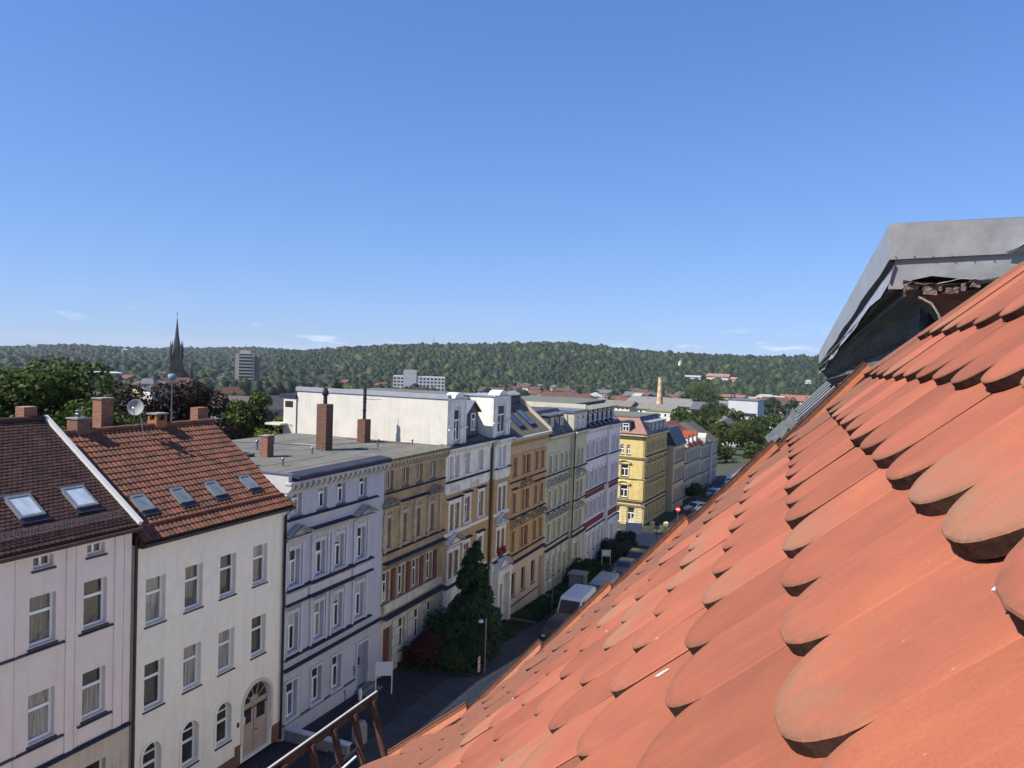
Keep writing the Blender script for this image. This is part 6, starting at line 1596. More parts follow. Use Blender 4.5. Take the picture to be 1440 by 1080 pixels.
def crown_clumps(rx, rz, n, seed, rc, top_bias=.2, base=.0):
    r = np.random.RandomState(seed); cs = []; rs = []
    while len(cs) < n:
        d = r.normal(size=3); d /= np.linalg.norm(d); q = r.uniform(.35, 1.0)**.6
        if d[2] < -.55: continue
        p = d * q * np.array([rx, rx, rz]) * (1 - rc*.35); p += r.normal(size=3) * rx*.06
        cs.append(p); rs.append(rc * rx * r.uniform(.65, 1.25))
    return cs, rs

def trunk_mesh(h, r0, seed, spread=1.0, n=6, hc=.5):
    r = random.Random(seed); mb = MB(); k = 6
    pts = [(r.uniform(-.02, .02)*h*i/k, r.uniform(-.02, .02)*h*i/k, h*hc*1.5*i/k) for i in range(k+1)]
    mb.tube(pts, r0, M_bark, 9, r2=r0*.3)
    for j in range(n):
        a = 2*math.pi*j/n + r.uniform(-.3, .3); z = h*hc*r.uniform(.55, 1.3); L = spread*r.uniform(.5, .9)
        mb.tube([(0, 0, z), (math.cos(a)*L*.5, math.sin(a)*L*.5, z + L*.5), (math.cos(a)*L, math.sin(a)*L, z + L*.85)], r0*.38, M_bark, 6, r2=r0*.1)
    return mb.data('trunk')

def tree(name, label, loc, h, rx, leafm, nleaf, size, seed, ncl=46, rc=.30, group=None, rzf=None, cat='tree', shape='round'):
    t = thing(name, label, cat, loc, 0, group)
    rz = rzf or h*.40; zc = h - rz
    cs, rs = crown_clumps(rx, rz, ncl, seed, rc)
    cs = [c + np.array([0, 0, zc]) for c in cs]
    link('crown', leaf_mesh('crown', cs, rs, nleaf, size, leafm, seed), t)
    link('trunk', trunk_mesh(h, max(.12, h*.022), seed, rx*.8, hc=(zc/h)*.8), t)
    return t

# large trees behind the left houses
tree('lime_tree', 'large green tree behind the dark brown roof at the left edge', (-48.0, 34.8, -19.5), 18.9, 7.7, M_l1, 50000, .27, 21, 110, .22, rzf=8.6)
tree('lime_tree', 'green tree filling the gap between the left edge tree and the copper beech', (-47.6, 41.5, -20.5), 13.6, 4.2, M_l1, 18000, .27, 22, 50, .28)
tree('copper_beech', 'big dark purple leaved beech behind the satellite dish', (-49.4, 47.5, -21.0), 18.5, 5.6, M_lc, 46000, .24, 23, 90, .24, rzf=8.2)
tree('copper_beech', 'dark purple leaved tree just right of the large beech behind the red roof', (-47.6, 50.5, -21.0), 15.0, 3.2, M_lc, 12000, .26, 29, 40, .3)
tree('birch_tree', 'slender green tree right of the copper beech beyond the flat roof', (-53.2, 60, -23), 19.4, 3.7, M_l1, 17000, .28, 24, 34, .32, rzf=6.5)
tree('birch_tree', 'light green tree between the slender tree and the rear balcony', (-49.8, 61, -23), 17.3, 3.2, M_l2, 14000, .28, 25, 30, .32, rzf=6)
tree('birch_tree', 'low bright green tree close behind the brick chimney of the flat roof', (-46.0, 55, -22), 13.5, 3.2, M_l1, 12000, .26, 26, 30, .32)
tree('copper_beech', 'small purple tree crown peeking over the cream fire wall', (-80, 111, -25), 20.6, 5.6, M_lc, 9000, .42, 28, 40, .3)

# conifer and shrubs in the shaded front gardens
def conifer(label, loc, h, r0, seed, n=26000):
    t = thing('conifer_tree', label, 'conifer', loc); r = np.random.RandomState(seed); cs = []; rs = []
    for i in range(120):
        z = r.uniform(.08, .98); q = r0*(1 - z)**.62*(.72 + .35*r.rand()); a = r.uniform(0, 6.28)
        cs.append((math.cos(a)*q*.7, math.sin(a)*q*.7, z*h)); rs.append(max(.22, q*.42))
    link('crown', leaf_mesh('crown', cs, rs, n, .17, M_lcon, seed, flat=1.1, stretch=1.9, droop=.35), t)
    mb = MB(); mb.tube([(0,0,0), (0,0,h*.9)], .16, M_bark, 8, r2=.03); part('trunk', mb, t)
conifer('tall dark conifer standing in the garden before the ornate white house', (-21.4, 46.6, -20.4), 8.1, 2.25, 31, 28000)
def shrub(label, loc, rx, ry, h, leafm, n, size, seed, name='shrub', ncl=30):
    t = thing(name, label, 'shrub', loc); r = np.random.RandomState(seed); cs = []; rs = []
    for i in range(ncl):
        a = r.uniform(0, 6.28); q = r.rand()**.5; cs.append((math.cos(a)*q*rx*.8, math.sin(a)*q*ry*.8, h*r.uniform(.15, .8)*(1-.3*q))); rs.append(h*r.uniform(.2, .36))
    link('foliage', leaf_mesh('foliage', cs, rs, n, size, leafm, seed), t)
    mb = MB()
    for k in range(5): a = k*1.25; mb.tube([(0,0,0), (math.cos(a)*rx*.4, math.sin(a)*ry*.4, h*.6)], .03, M_bark, 5, r2=.01)
    part('stem', mb, t)
M_lr = leaf_mat('leaf_red', (.075,.022,.016), (.05,.025,.015), .6, .15)
shrub('dark red leaved shrub in front of the brown house', (-22.6, 42.4, -19.6), 1.2, 1.5, 2.6, M_lr, 9000, .11, 41)
shrub('overgrown dark green shrub between the red bush and the conifer', (-22.0, 45.0, -20.2), 2.0, 3.0, 4.0, M_ld, 26000, .13, 42)
shrub('dark green shrub at the foot of the conifer beside the pavement', (-20.7, 43.6, -19.9), 1.4, 2.6, 2.6, M_ld, 15000, .12, 43)
shrub('low shrub beyond the conifer below the arched portal', (-22.0, 52.0, -21.1), 1.3, 2.4, 1.5, M_ld, 8000, .12, 44)
shrub('leafy green bush against the cream green house', (-22.7, 75.4, -22.8), 1.1, 2.6, 2.7, M_ld, 12000, .15, 45)
shrub('second leafy bush farther along the cream green house', (-22.9, 79.8, -23.0), 1.0, 1.6, 2.0, M_ld, 6000, .15, 46)
shrub('dark bush by the entrance of the red and white house', (-22.4, 87.2, -23.3), 1.4, 3.6, 3.0, M_ld, 12000, .17, 47)
def hedge(label, x0, x1, y0, y1, h, seed):
    zb = ground_z((y0+y1)/2); t = thing('hedge', label, 'hedge', ((x0+x1)/2, (y0+y1)/2, zb)); r = np.random.RandomState(seed)
    n = int((x1-x0)*(y1-y0)*6)+20; cs = np.c_[r.uniform(x0, x1, n)-(x0+x1)/2, r.uniform(y0, y1, n)-(y0+y1)/2, r.uniform(.25, h-.3, n)]
    link('foliage', leaf_mesh('foliage', cs, np.full(n, .42), 11000, .12, M_ld, seed), t)
hedge('clipped dark hedge below the yellow corner house', -24.0, -21.2, 91.6, 95.4, 2.0, 51)
hedge('low hedge along the lawn of the orange house', -21.9, -21.4, 59.2, 66.4, .7, 52)
# lawns: blades as loose leaf faces
def blades(name, label, x0, x1, y0, y1, n, size, m, seed, hh=.10):
    r = np.random.RandomState(seed); x = r.uniform(x0, x1, n); y = r.uniform(y0, y1, n)
    z = np.array([ground_z(q) for q in y]) + .05 + r.rand(n)*hh; P = np.c_[x, y, z]
    me = leaf_mesh(name, P, np.full(n, .05), n, size, m, seed)
    o = link(name, me, label=label, cat='grass'); o['kind'] = 'stuff'
blades('grass', 'rough shaded grass on the front lawns along the left houses', -24, -21.3, 59, 92, 26000, .13, leaf_mat('grass_blades', (.035,.07,.014), (.06,.10,.025), .5, .1), 61)
blades('ground_cover', 'weeds and low plants in the shaded garden before the brown and white houses', -24, -21.2, 41, 58, 22000, .14, leaf_mat('weed_leaves', (.03,.05,.015), (.06,.065,.03), .6, .1), 62, .2)

# ================================================================== street furniture
m_sgn = mat('sign_white', (.62,.64,.68), (.54,.56,.6), 5, .6)
def board_sign(label, loc, w, hh, zb, rz=0.0):
    t = thing('sign_board', label, 'sign', loc, rz); mb = MB(); mb.box(-.02, .02, -w/2, w/2, zb, zb+hh, m_sgn); part('board', mb, t)
    for s_ in (-1, 1): mb = MB(); mb.box(-.03, .03, s_*w/2-.03, s_*w/2+.03, 0, zb+hh+.02, M_white); part('post', mb, t)
board_sign('white notice board on two posts beside the cobbled court', (-22.5, 37.2, -19.25), .90, .80, 1.05, -1.0)
board_sign('small white estate board on posts in the garden of the cream green house', (-21.9, 82.6, -22.8), .95, .7, 1.2, -1.0)
def lamp(label, loc, h, arm=-.35):
    t = thing('street_lamp', label, 'street lamp', loc); mb = MB(); mb.tube([(0,0,0), (0,0,h*.3)], .06, M_zinc, 8); mb.tube([(0,0,h*.3), (0,0,h)], .04, M_zinc, 8); part('pole', mb, t)
    mb = MB(); mb.tube([(0,0,h-.25), (arm,0,h-.18)], .025, M_zinc, 6); part('arm', mb, t)
    mb = MB(); mb.lathe([(.04,.1),(.16,.02),(.18,-.03),(.13,-.08)], (arm,0,h-.22), m_sgn, 10); part('lamp_head', mb, t)
lamp('grey street lamp standing at the corner of the overgrown garden', (-18.8, 42.9, -19.55), 3.5)
lamp('slim street lamp beside the lawn of the orange house', (-20.9, 61.6, -22.0), 3.4)
t = thing('warning_beacon', 'small red and white striped road work beacon by the street lamp', 'road beacon', (-19.0, 42.5, -19.5))
mb = MB(); mb.box(-.02, .02, -.14, .14, .25, 1.15, m_sgn); part('board', mb, t)
for k in range(3): mb = MB(); mb.mesh([(.024,-.14,.3+k*.3),(.024,.14,.42+k*.3),(.024,.14,.56+k*.3),(.024,-.14,.44+k*.3)], [(0,1,2,3)], mat('sign_red', (.55,.03,.02))); part('stripe', mb, t)
mb = MB(); mb.box(-.2, .2, -.3, .3, 0, .12, M_black); part('foot', mb, t)
t = thing('garden_hut', 'weathered grey concrete bin shelter on the lawn before the cream green house', 'bin shelter', (-21.9, 72.2, -22.55))
m_hut = mat('hut_grey', (.22,.22,.21), (.15,.15,.145), 3, .9, .5)
mb = MB(); mb.box(-.75, .75, -.7, .7, 0, 1.6, m_hut); part('body', mb, t); mb = MB(); mb.box(-.85, .85, -.8, .8, 1.602, 1.72, mat('hut_roof', (.30,.30,.28), (.22,.22,.2), 4, .9)); part('roof', mb, t)
mb = MB(); mb.box(-.6, .6, -.73, -.70, .12, 1.45, mat('hut_door', (.28,.30,.31), (.22,.23,.24), 4)); part('door', mb, t)
t = thing('granite_post', 'rough granite gate post behind the rusty canopy brackets', 'stone post', (-20.4, 31.6, -19.1)); m_gr = mat('granite', (.26,.26,.25), (.12,.12,.12), 22, .9, .5)
mb = MB(); mb.prism([(-.28,0),(.28,0),(.26,.95),(.10,1.12),(-.12,1.10),(-.27,.92)], 'y', -.26, .26, m_gr); part('stone', mb, t)
t = thing('low_wall', 'low pale wall with a slab top before the arched doorway', 'garden wall', (-22.2, 30.4, -19.1)); mb = MB(); mb.box(-1.6, 2.0, -.12, .12, 0, .55, M_conc); part('wall', mb, t); mb = MB(); mb.box(-1.65, 2.05, -.16, .16, .552, .63, m_gbt); part('coping', mb, t)
t = thing('stone_bollard', 'small white post beside the plinth of the lilac house', 'bollard', (-23.2, 35.9, -19.2)); mb = MB(); mb.lathe([(.10,0),(.10,.5),(.06,.62)], (0,0,0), M_white, 10); part('post', mb, t)
t = thing('door_step', 'grey entrance step under the lilac house door', 'step', (-23.9, 37.15, -19.35)); mb = MB(); mb.box(0, .9, -.75, .75, -.2, .17, M_conc); mb.box(0, .5, -.75, .75, .17, .34, M_conc); part('step', mb, t)
# crossing: signs, gate piers, railings
t = thing('road_sign', 'round red no entry sign on a pole past the crossing', 'road sign', (-19.0, 110.4, -23.4)); mb = MB(); mb.tube([(0,0,0),(0,0,2.6)], .04, M_zinc, 8); part('pole', mb, t)
mb = MB(); v = [(.36*math.cos(a), -.05, 2.65+.36*math.sin(a)) for a in [i*math.pi/9 for i in range(18)]]; mb.mesh(v + [(p[0], -.02, p[2]) for p in v], [tuple(range(18)), tuple(range(35, 17, -1))] + [(i, 18+i, 18+(i+1)%18, (i+1)%18) for i in range(18)], mat('sign_red', (1,1,1))); part('disc', mb, t)
mb = MB(); mb.box(-.26, .26, -.062, -.052, 2.58, 2.72, M_white); part('bar', mb, t)
t = thing('road_sign', 'dark backed sign on a pole at the sunlit crossing', 'road sign', (-19.4, 97.7, -23.2)); mb = MB(); mb.tube([(0,0,0),(0,0,2.8)], .04, M_zincd, 8); part('pole', mb, t)
mb = MB(); mb.prism([(-.38,2.35),(.38,2.35),(.0,3.0)], 'y', -.03, .03, M_zincd); part('board', mb, t); mb = MB(); mb.box(-.35, .35, -.03, .03, 2.02, 2.28, M_zinc); part('plate', mb, t)
m_yp = mat('yellow_pier', (.62,.50,.25), (.52,.42,.22), 3, .9)
for (x, y, lb) in ((-21.45, 104.6, 'left yellow gate pier at the garden corner of the yellow house'), (-19.7, 105.4, 'right yellow gate pier by the pavement of the yellow house')):
    t = thing('gate_pier', lb, 'gate pier', (x, y, -23.5), group='gate piers of the yellow corner house'); mb = MB(); mb.box(-.25, .25, -.25, .25, 0, 1.55, m_yp); part('pier', mb, t); mb = MB(); mb.prism([(-.32,1.552),(.32,1.552),(.32,1.64),(0,1.80),(-.32,1.64)], 'y', -.32, .32, m_yp); part('cap', mb, t)
t = thing('garden_wall', 'low yellow wall with dark iron railing below the yellow corner house', 'railing', (-23.2, 104.5, -23.5))
mb = MB(); mb.box(-1.6, 1.45, -.12, .12, 0, .55, m_yp); part('wall', mb, t); mb = MB(); mb.tube([(-1.6,0,1.25),(1.45,0,1.25)], .03, M_black, 6); mb.tube([(-1.6,0,.7),(1.45,0,.7)], .02, M_black, 6); part('rail', mb, t)
mb = MB()
for i in range(22): mb.tube([(-1.55+i*.14,0,.55),(-1.55+i*.14,0,1.4)], .014, M_black, 4)
part('bars', mb, t)['kind'] = 'stuff'
t = thing('iron_fence', 'dark iron fence running along the gardens beyond the yellow corner house', 'fence', (-19.7, 106, -23.5), -rad(3.8))
mb = MB(); mb.box(-.08, .08, 0, 42, 0, .45, M_conc); part('wall', mb, t); mb = MB(); mb.tube([(0,0,1.2),(0,42,1.2)], .03, M_black, 5); part('rail', mb, t)
mb = MB()
for i in range(240): mb.box(-.012, .012, i*.175, i*.175+.025, .45, 1.4, M_black)
part('bars', mb, t)['kind'] = 'stuff'
t = thing('billboard', 'pale blue grey panel on posts in front of the yellow corner house', 'sign', (-23.1, 100.9, -23.4), -1.35)
mb = MB(); mb.box(-.03, .03, -1.05, 1.05, .5, 2.0, mat('panel_blue_grey', (.42,.46,.52), (.36,.4,.46), 3, .6)); part('panel', mb, t)
for k in range(6): mb = MB(); mb.box(.032, .045, -1.0+k*.38, -.97+k*.38, .55, 1.95, M_zinc); part('batten', mb, t)
for s_ in (-1, 1): mb = MB(); mb.tube([(0,s_*.95,0),(0,s_*.95,2.05)], .04, M_zinc, 6); part('post', mb, t)
t = thing('stair_rail', 'pale steel handrail of the steps by the hedge', 'handrail', (-22.2, 92.6, -23.3))
mb = MB(); mb.tube([(-.9,-1.2,1.9),(0,0,1.35),(.6,1.0,1.0)], .035, M_zinc, 6); part('rail', mb, t); mb = MB()
for p in ((-.9,-1.2,1.9),(0,0,1.35),(.6,1.0,1.0)): mb.tube([(p[0],p[1],0),p], .03, M_zinc, 6)
part('post', mb, t)

# ================================================================== vehicles
m_tyre = mat('tyre', (.02,.02,.02)); m_carg = mat('car_glass', (.015,.018,.022), None, rough=.08, spec=.8)
def vehicle(name, label, cat, loc, rz, L, Wd, H, paint, kind='car', group=None):
    t = thing(name, label, cat, loc, rz, group); mb = MB(); w = Wd/2
    if kind == 'van': prof = [(-L/2,.35),(L/2-.05,.35),(L/2,.75),(L/2-.15,1.05),(L/2-.75,1.25),(L/2-1.45,H-.12),(L/2-1.7,H),(-L/2+.1,H),(-L/2,H-.15)]; belt = 1.2
    else: prof = [(-L/2,.32),(L/2-.05,.30),(L/2,.55),(L/2-.12,.78),(L/2-1.05,.95),(L/2-1.75,H-.06),(L/2-2.2,H),(-L/2+.75,H-.02),(-L/2+.15,.98),(-L/2,.80)]; belt = .93
    n = len(prof); V = []; F = []
    secs = [(-1, .0), (-.93, .0), (.93, .0), (1, .0)]
    for sx in (-1, -.94, .94, 1):
        for (y, z) in prof:
            tum = 1 - (.0 if z < belt else (z-belt)/(H-belt+1e-6)*(.07 if kind == 'van' else .16)); edge = .0 if abs(sx) < 1 else .03
            V.append((sx*w*tum, y*(1 - edge*.6), z + (edge if z < .5 else -edge)))
    for k in range(3):
        for i in range(n): j = (i+1) % n; F.append((k*n+i, k*n+j, (k+1)*n+j, (k+1)*n+i))
    F.append(tuple(range(n))); F.append(tuple(range(4*n-1, 3*n-1, -1)))
    mb.mesh(V, [f[::-1] for f in F], paint); part('body', mb, t)
    g_ = MB(); e = .012
    def P(sx, y, z, o=0): tum = 1 - (z-belt)/(H-belt)*(.07 if kind == 'van' else .16); return (sx*(w*tum+o), y, z)
    if kind == 'van':
        a = [(L/2-.80, 1.30), (L/2-1.40, H-.22)]
        g_.mesh([(-w*.86, a[0][0]+.02, a[0][1]+.02), (w*.86, a[0][0]+.02, a[0][1]+.02), (w*.82, a[1][0]+.04, a[1][1]), (-w*.82, a[1][0]+.04, a[1][1])], [(0,1,2,3)], m_carg); part('windscreen', g_, t)
        for sx in (-1, 1): g2 = MB(); g2.mesh([P(sx, L/2-.95, 1.28, e), P(sx, L/2-1.45, H-.3, e), P(sx, L/2-2.2, H-.3, e), P(sx, L/2-2.2, 1.28, e)], [(0,1,2,3)], m_carg); part('side_window', g2, t)
        g3 = MB()
        for k in range(4): g3.box(-w*.8, w*.8, -L/2+.5+k*1.0, -L/2+.56+k*1.0, H+.001, H+.012, paint)
        part('roof_rib', g3, t)
    else:
        g_.mesh([(-w*.84, L/2-1.14, .99), (w*.84, L/2-1.14, .99), (w*.74, L/2-1.70, H-.10), (-w*.74, L/2-1.70, H-.10)], [(0,1,2,3)], m_carg)
        for p in range(len(g_.v)): g_.v[p] = (g_.v[p][0], g_.v[p][1]+.03, g_.v[p][2]+.01)
        part('windscreen', g_, t)
        g4 = MB(); g4.mesh([(w*.82, -L/2+.22, 1.02), (-w*.82, -L/2+.22, 1.02), (-w*.74, -L/2+.62, H-.12), (w*.74, -L/2+.62, H-.12)], [(0,1,2,3)], m_carg)
        for p in range(4): g4.v[p] = (g4.v[p][0], g4.v[p][1]-.02, g4.v[p][2]+.02)
        part('rear_window', g4, t)
        for sx in (-1, 1):
            g2 = MB(); g2.mesh([P(sx, L/2-1.3, .98, e), P(sx, L/2-1.85, H-.1, e), P(sx, -L/2+.85, H-.1, e), P(sx, -L/2+.45, .98, e)], [(0,1,2,3)], m_carg); part('side_window', g2, t)
    wh = MB(); wh.tube([(-.10,0,0),(.10,0,0)], .32, m_tyre, 16); wm = wh.data('wheel'); rm_ = MB(); rm_.tube([(-.105,0,0),(.105,0,0)], .20, M_zinc, 12); rmd = rm_.data('rim')
    for sx in (-1, 1):
        for y in (L/2-.85, -L/2+.8): o = link('wheel', wm, t, (sx*(w-.09), y, .32)); link('rim', rmd, o)
        hl = MB(); hl.box(sx*w*.62-.14, sx*w*.62+.14, L/2-.06, L/2+.005, .62, .76, mat('headlight', (.7,.7,.7), None, rough=.2)); part('headlight', hl, t)
        tl_ = MB(); tl_.box(sx*w*.80-.10, sx*w*.80+.10, -L/2-.01, -L/2+.05, .74, .98, mat('tail_light', (.35,.02,.02), None, rough=.3)); part('tail_light', tl_, t)
    return t
pw = mat('paint_white', (.70,.71,.72), None, rough=.25, spec=.6); ps = mat('paint_silver', (.38,.40,.42), None, rough=.3, metal=.5); pb = mat('paint_blue', (.05,.12,.28), None, rough=.25, spec=.6); pd = mat('paint_dark', (.03,.035,.04), None, rough=.25, spec=.6)
vehicle('delivery_van', 'white delivery van parked along the pavement, only its roof showing above the tiles', 'van', (-18.75, 61.4, ground_z(61.4)-.05), math.pi, 5.6, 2.0, 2.45, pw, 'van')
vehicle('parked_car', 'dark car behind the white delivery van, mostly hidden by the roof edge', 'car', (-18.3, 55.9, ground_z(55.9)), math.pi, 4.3, 1.8, 1.45, pd)
vehicle('delivery_van', 'smaller grey white van parked farther down the pavement', 'van', (-18.6, 69.6, ground_z(69.6)), math.pi, 4.8, 1.9, 2.0, ps, 'van')
vehicle('parked_car', 'white hatchback just beyond the crossing in the shaded street', 'car', (-18.6, 124.4, -23.45), 2.6, 4.2, 1.8, 1.5, pw)
vehicle('parked_car', 'silver car parked beside the small tree down the street', 'car', (-18.0, 140.0, -23.45), 2.9, 4.3, 1.8, 1.45, ps)
vehicle('parked_car', 'blue car parked at the far end of the street', 'car', (-16.6, 150.5, -23.45), 0.1, 4.3, 1.8, 1.45, pb)
vehicle('parked_car', 'white estate car ahead of the blue one at the far end', 'car', (-17.0, 157.5, -23.45), 0.1, 4.5, 1.8, 1.45, pw)
vehicle('parked_car', 'dark car at the foot of the red and white house', 'car', (-19.3, 86.0, ground_z(86)), math.pi, 4.3, 1.8, 1.45, pd)
vehicle('parked_car', 'second dark car nearer the hedge on the shaded street', 'car', (-19.3, 80.6, ground_z(80.6)), math.pi, 4.2, 1.8, 1.45, mat('paint_grey', (.10,.11,.12), None, rough=.3))

# ================================================================== valley town
def far_tree_protos():
    out = []
    for s, (m, n) in enumerate([(M_l1, 900), (M_l2, 900), (M_l1, 1100), (M_ld, 900), (M_l1, 800)]):
        cs, rs = crown_clumps(1.0, 1.05, 22, 70+s, .34); cs = [c + np.array([0,0,1.45]) for c in cs]
        out.append((leaf_mesh('crown', cs, rs, n, .17, m, 70+s), trunk_mesh(2.4, .06, s, .5, 4)))
    return out
FT = far_tree_protos()
_rt = random.Random(17)
def ftree(x, y, r, hs=1.0, k=None, label=None, group='trees scattered through the valley', z=None):
    cm_, tm = FT[_rt.randrange(5) if k is None else k]; z = ground_z(y) - .1 if z is None else z
    t = thing('valley_tree', label or 'round leafy tree standing among the distant houses of the valley', 'tree', (x, y, z), _rt.uniform(0, 6.28), None if label else group)
    t.scale = (r, r, r*hs*_rt.uniform(.9, 1.15)); link('crown', cm_, t); link('trunk', tm, t); return t
# distinct trees
def big_tree(label, x, y, h, r, m, seed, n=9000, size=.42): return tree('street_tree', label, (x, y, ground_z(y)), h, r, m, n, size, seed, 50, .30)
big_tree('tall green tree at the end of the street, right of the last house', -21.5, 232, 11.5, 5.6, M_l1, 81, 14000, .36)
big_tree('green tree left of the tall one, touching the last house of the row', -29.5, 240, 10.0, 4.0, M_l1, 82)
big_tree('large dark green tree between the white factory and the white modern block', -52, 400, 15.5, 8.5, M_l1, 83, 9000, .5)
big_tree('yellow green round tree behind the long station roof', -104, 700, 25, 17, M_l2, 84, 8000, .9)
big_tree('small dark tree in front of the red roofed houses at right', -40, 640, 17, 7, M_ld, 85, 5000, .7)
big_tree('small tree by the parked cars right of the white modern block', -25, 420, 11, 5.5, M_ld, 86, 5000, .5)
big_tree('small street tree beside the silver car', -20.0, 133, 3.2, 1.6, M_ld, 87, 5000, .2)
# tree belt
for i in range(26):
    ftree(-95 + i*4.6 + _rt.uniform(-1.5, 1.5), 560 + _rt.uniform(-10, 14), _rt.uniform(4.6, 6.4), 1.15, 3, group='dark row of trees before the yellow works')['label'] = 'dark green tree in the dense belt before the yellow works'
pts = []; rr_ = []
def belt(px0, px1, r0, r1, n, q0, q1):
    for i in range(n):
        a = az_of(_rt.uniform(px0, px1)); r_ = _rt.uniform(r0, r1); q = _rt.uniform(q0, q1)
        pts.append((math.sin(a)*r_, math.cos(a)*r_, ground_z(math.cos(a)*r_) + q*.55)); rr_.append(q)
belt(-120, 1250, 880, 1090, 1000, 4.5, 8.0); belt(-120, 700, 620, 900, 500, 4.5, 8); belt(650, 1250, 760, 900, 110, 4.0, 6.5)
forest('tree_belt', pts, rr_, M_for, label='leafy belt of trees along the foot of the wooded hill', cat='trees')

_hm = {}
def house_m(L, W, H, R, wc, rc, flat=False):
    k = (L, W, H, R, wc, rc, flat)
    if k in _hm: return _hm[k]
    wm = mat('far_wall_%d' % len(_hm), wc, tuple(q*.85 for q in wc), .3, .9); rm = mat('far_roof_%d' % len(_hm), rc, tuple(q*.75 for q in rc), .4, .9)
    a = MB(); a.box(-W/2, W/2, -L/2, L/2, -4, H, wm); b = MB()
    if flat: b.box(-W/2-.3, W/2+.3, -L/2-.3, L/2+.3, H+.002, H+.5, rm)
    else:
        e = W*.06 + .3; hip = W*.35 if R < 0 else 0; R_ = abs(R)
        v = [(-W/2-e,-L/2-e,H),(W/2+e,-L/2-e,H),(W/2+e,L/2+e,H),(-W/2-e,L/2+e,H),(0,-L/2-e+hip,H+R_),(0,L/2+e-hip,H+R_)]
        b.mesh(v, [(0,1,4),(1,2,5,4),(2,3,5),(3,0,4,5),(0,3,2,1)], rm)
        if not hip: a.mesh([(-W/2,-L/2,H),(W/2,-L/2,H),(0,-L/2,H+R_*.93)], [(0,1,2)], wm)
    w = MB(); n = max(1, int(L/3.2)); m2 = max(1, int(W/3.2)); fl = max(1, int(H/3.1))
    for f in range(fl):
        z = H - 2.3 - f*3.0
        for i in range(n):
            y = -L/2 + L*(i+.5)/n
            for s_ in (-1, 1): w.mesh([(s_*(W/2+.03), y-.55, z), (s_*(W/2+.03), y+.55, z), (s_*(W/2+.03), y+.55, z+1.4), (s_*(W/2+.03), y-.55, z+1.4)], [(0,1,2,3) if s_ > 0 else (3,2,1,0)], G[0])
        for i in range(m2):
            x = -W/2 + W*(i+.5)/m2; w.mesh([(x-.55, -L/2-.03, z), (x+.55, -L/2-.03, z), (x+.55, -L/2-.03, z+1.4), (x-.55, -L/2-.03, z+1.4)], [(0,1,2,3)], G[0])
    _hm[k] = (a.data('wall'), b.data('roof'), w.data('windows')); return _hm[k]
def fhouse(x, y, L, W, H, R, wc, rc, rz=0.0, label=None, z=None, flat=False, group=None, name='house', cat='house'):
    z = ground_z(y) if z is None else z
    a, b, c = house_m(L, W, H, R, wc, rc, flat); t = thing(name, label or 'small distant house with pitched roof among the valley trees', cat, (x, y, z), rz, group if label else 'small houses scattered through the valley')
    link('wall', a, t); link('roof', b, t); link('window', c, t, kind='stuff'); return t
WH, CRM, YEL, GRY = (.56,.54,.50), (.47,.42,.32), (.44,.33,.15), (.32,.32,.31)
RED, RBR, SLT, DRK, GRN = (.125,.052,.038), (.085,.048,.037), (.11,.11,.12), (.045,.045,.05), (.15,.155,.145)
for i in range(92):
    px = _rt.uniform(-60, 1180); r_ = _rt.uniform(430, 1000); a = az_of(px); x, y = math.sin(a)*r_, math.cos(a)*r_
    if 640 < px and r_ < 560: continue
    fhouse(x, y, _rt.choice((10, 12, 16)), _rt.choice((9, 10)), _rt.choice((5.5, 7, 9)), _rt.choice((-3.2, 3.6)), _rt.choice((WH, CRM, YEL, GRY)), _rt.choice((RED, RBR, SLT, DRK, RBR)), _rt.uniform(0, 3.1))
for i in range(64):      # denser town between the station and the foot of the hill
    px = _rt.uniform(690, 1140); r_ = _rt.uniform(600, 960); a = az_of(px); x, y = math.sin(a)*r_, math.cos(a)*r_
    fhouse(x, y, _rt.choice((12, 18, 26)), _rt.choice((9, 12)), _rt.choice((6, 8, 10)), _rt.choice((-3.2, 3.0, 3.8)), _rt.choice((WH, WH, CRM, (.62,.5,.3))), _rt.choice((RBR, SLT, RBR, (.3,.3,.29), RED)), _rt.choice((1.4, 1.5, .2, .8)))
for i in range(210):
    px = _rt.uniform(-60, 1150); r_ = _rt.uniform(330, 1020); a = az_of(px)
    if 760 < px < 1110 and r_ < 640: continue
    ftree(math.sin(a)*r_, math.cos(a)*r_, _rt.uniform(2.8, 5.2))
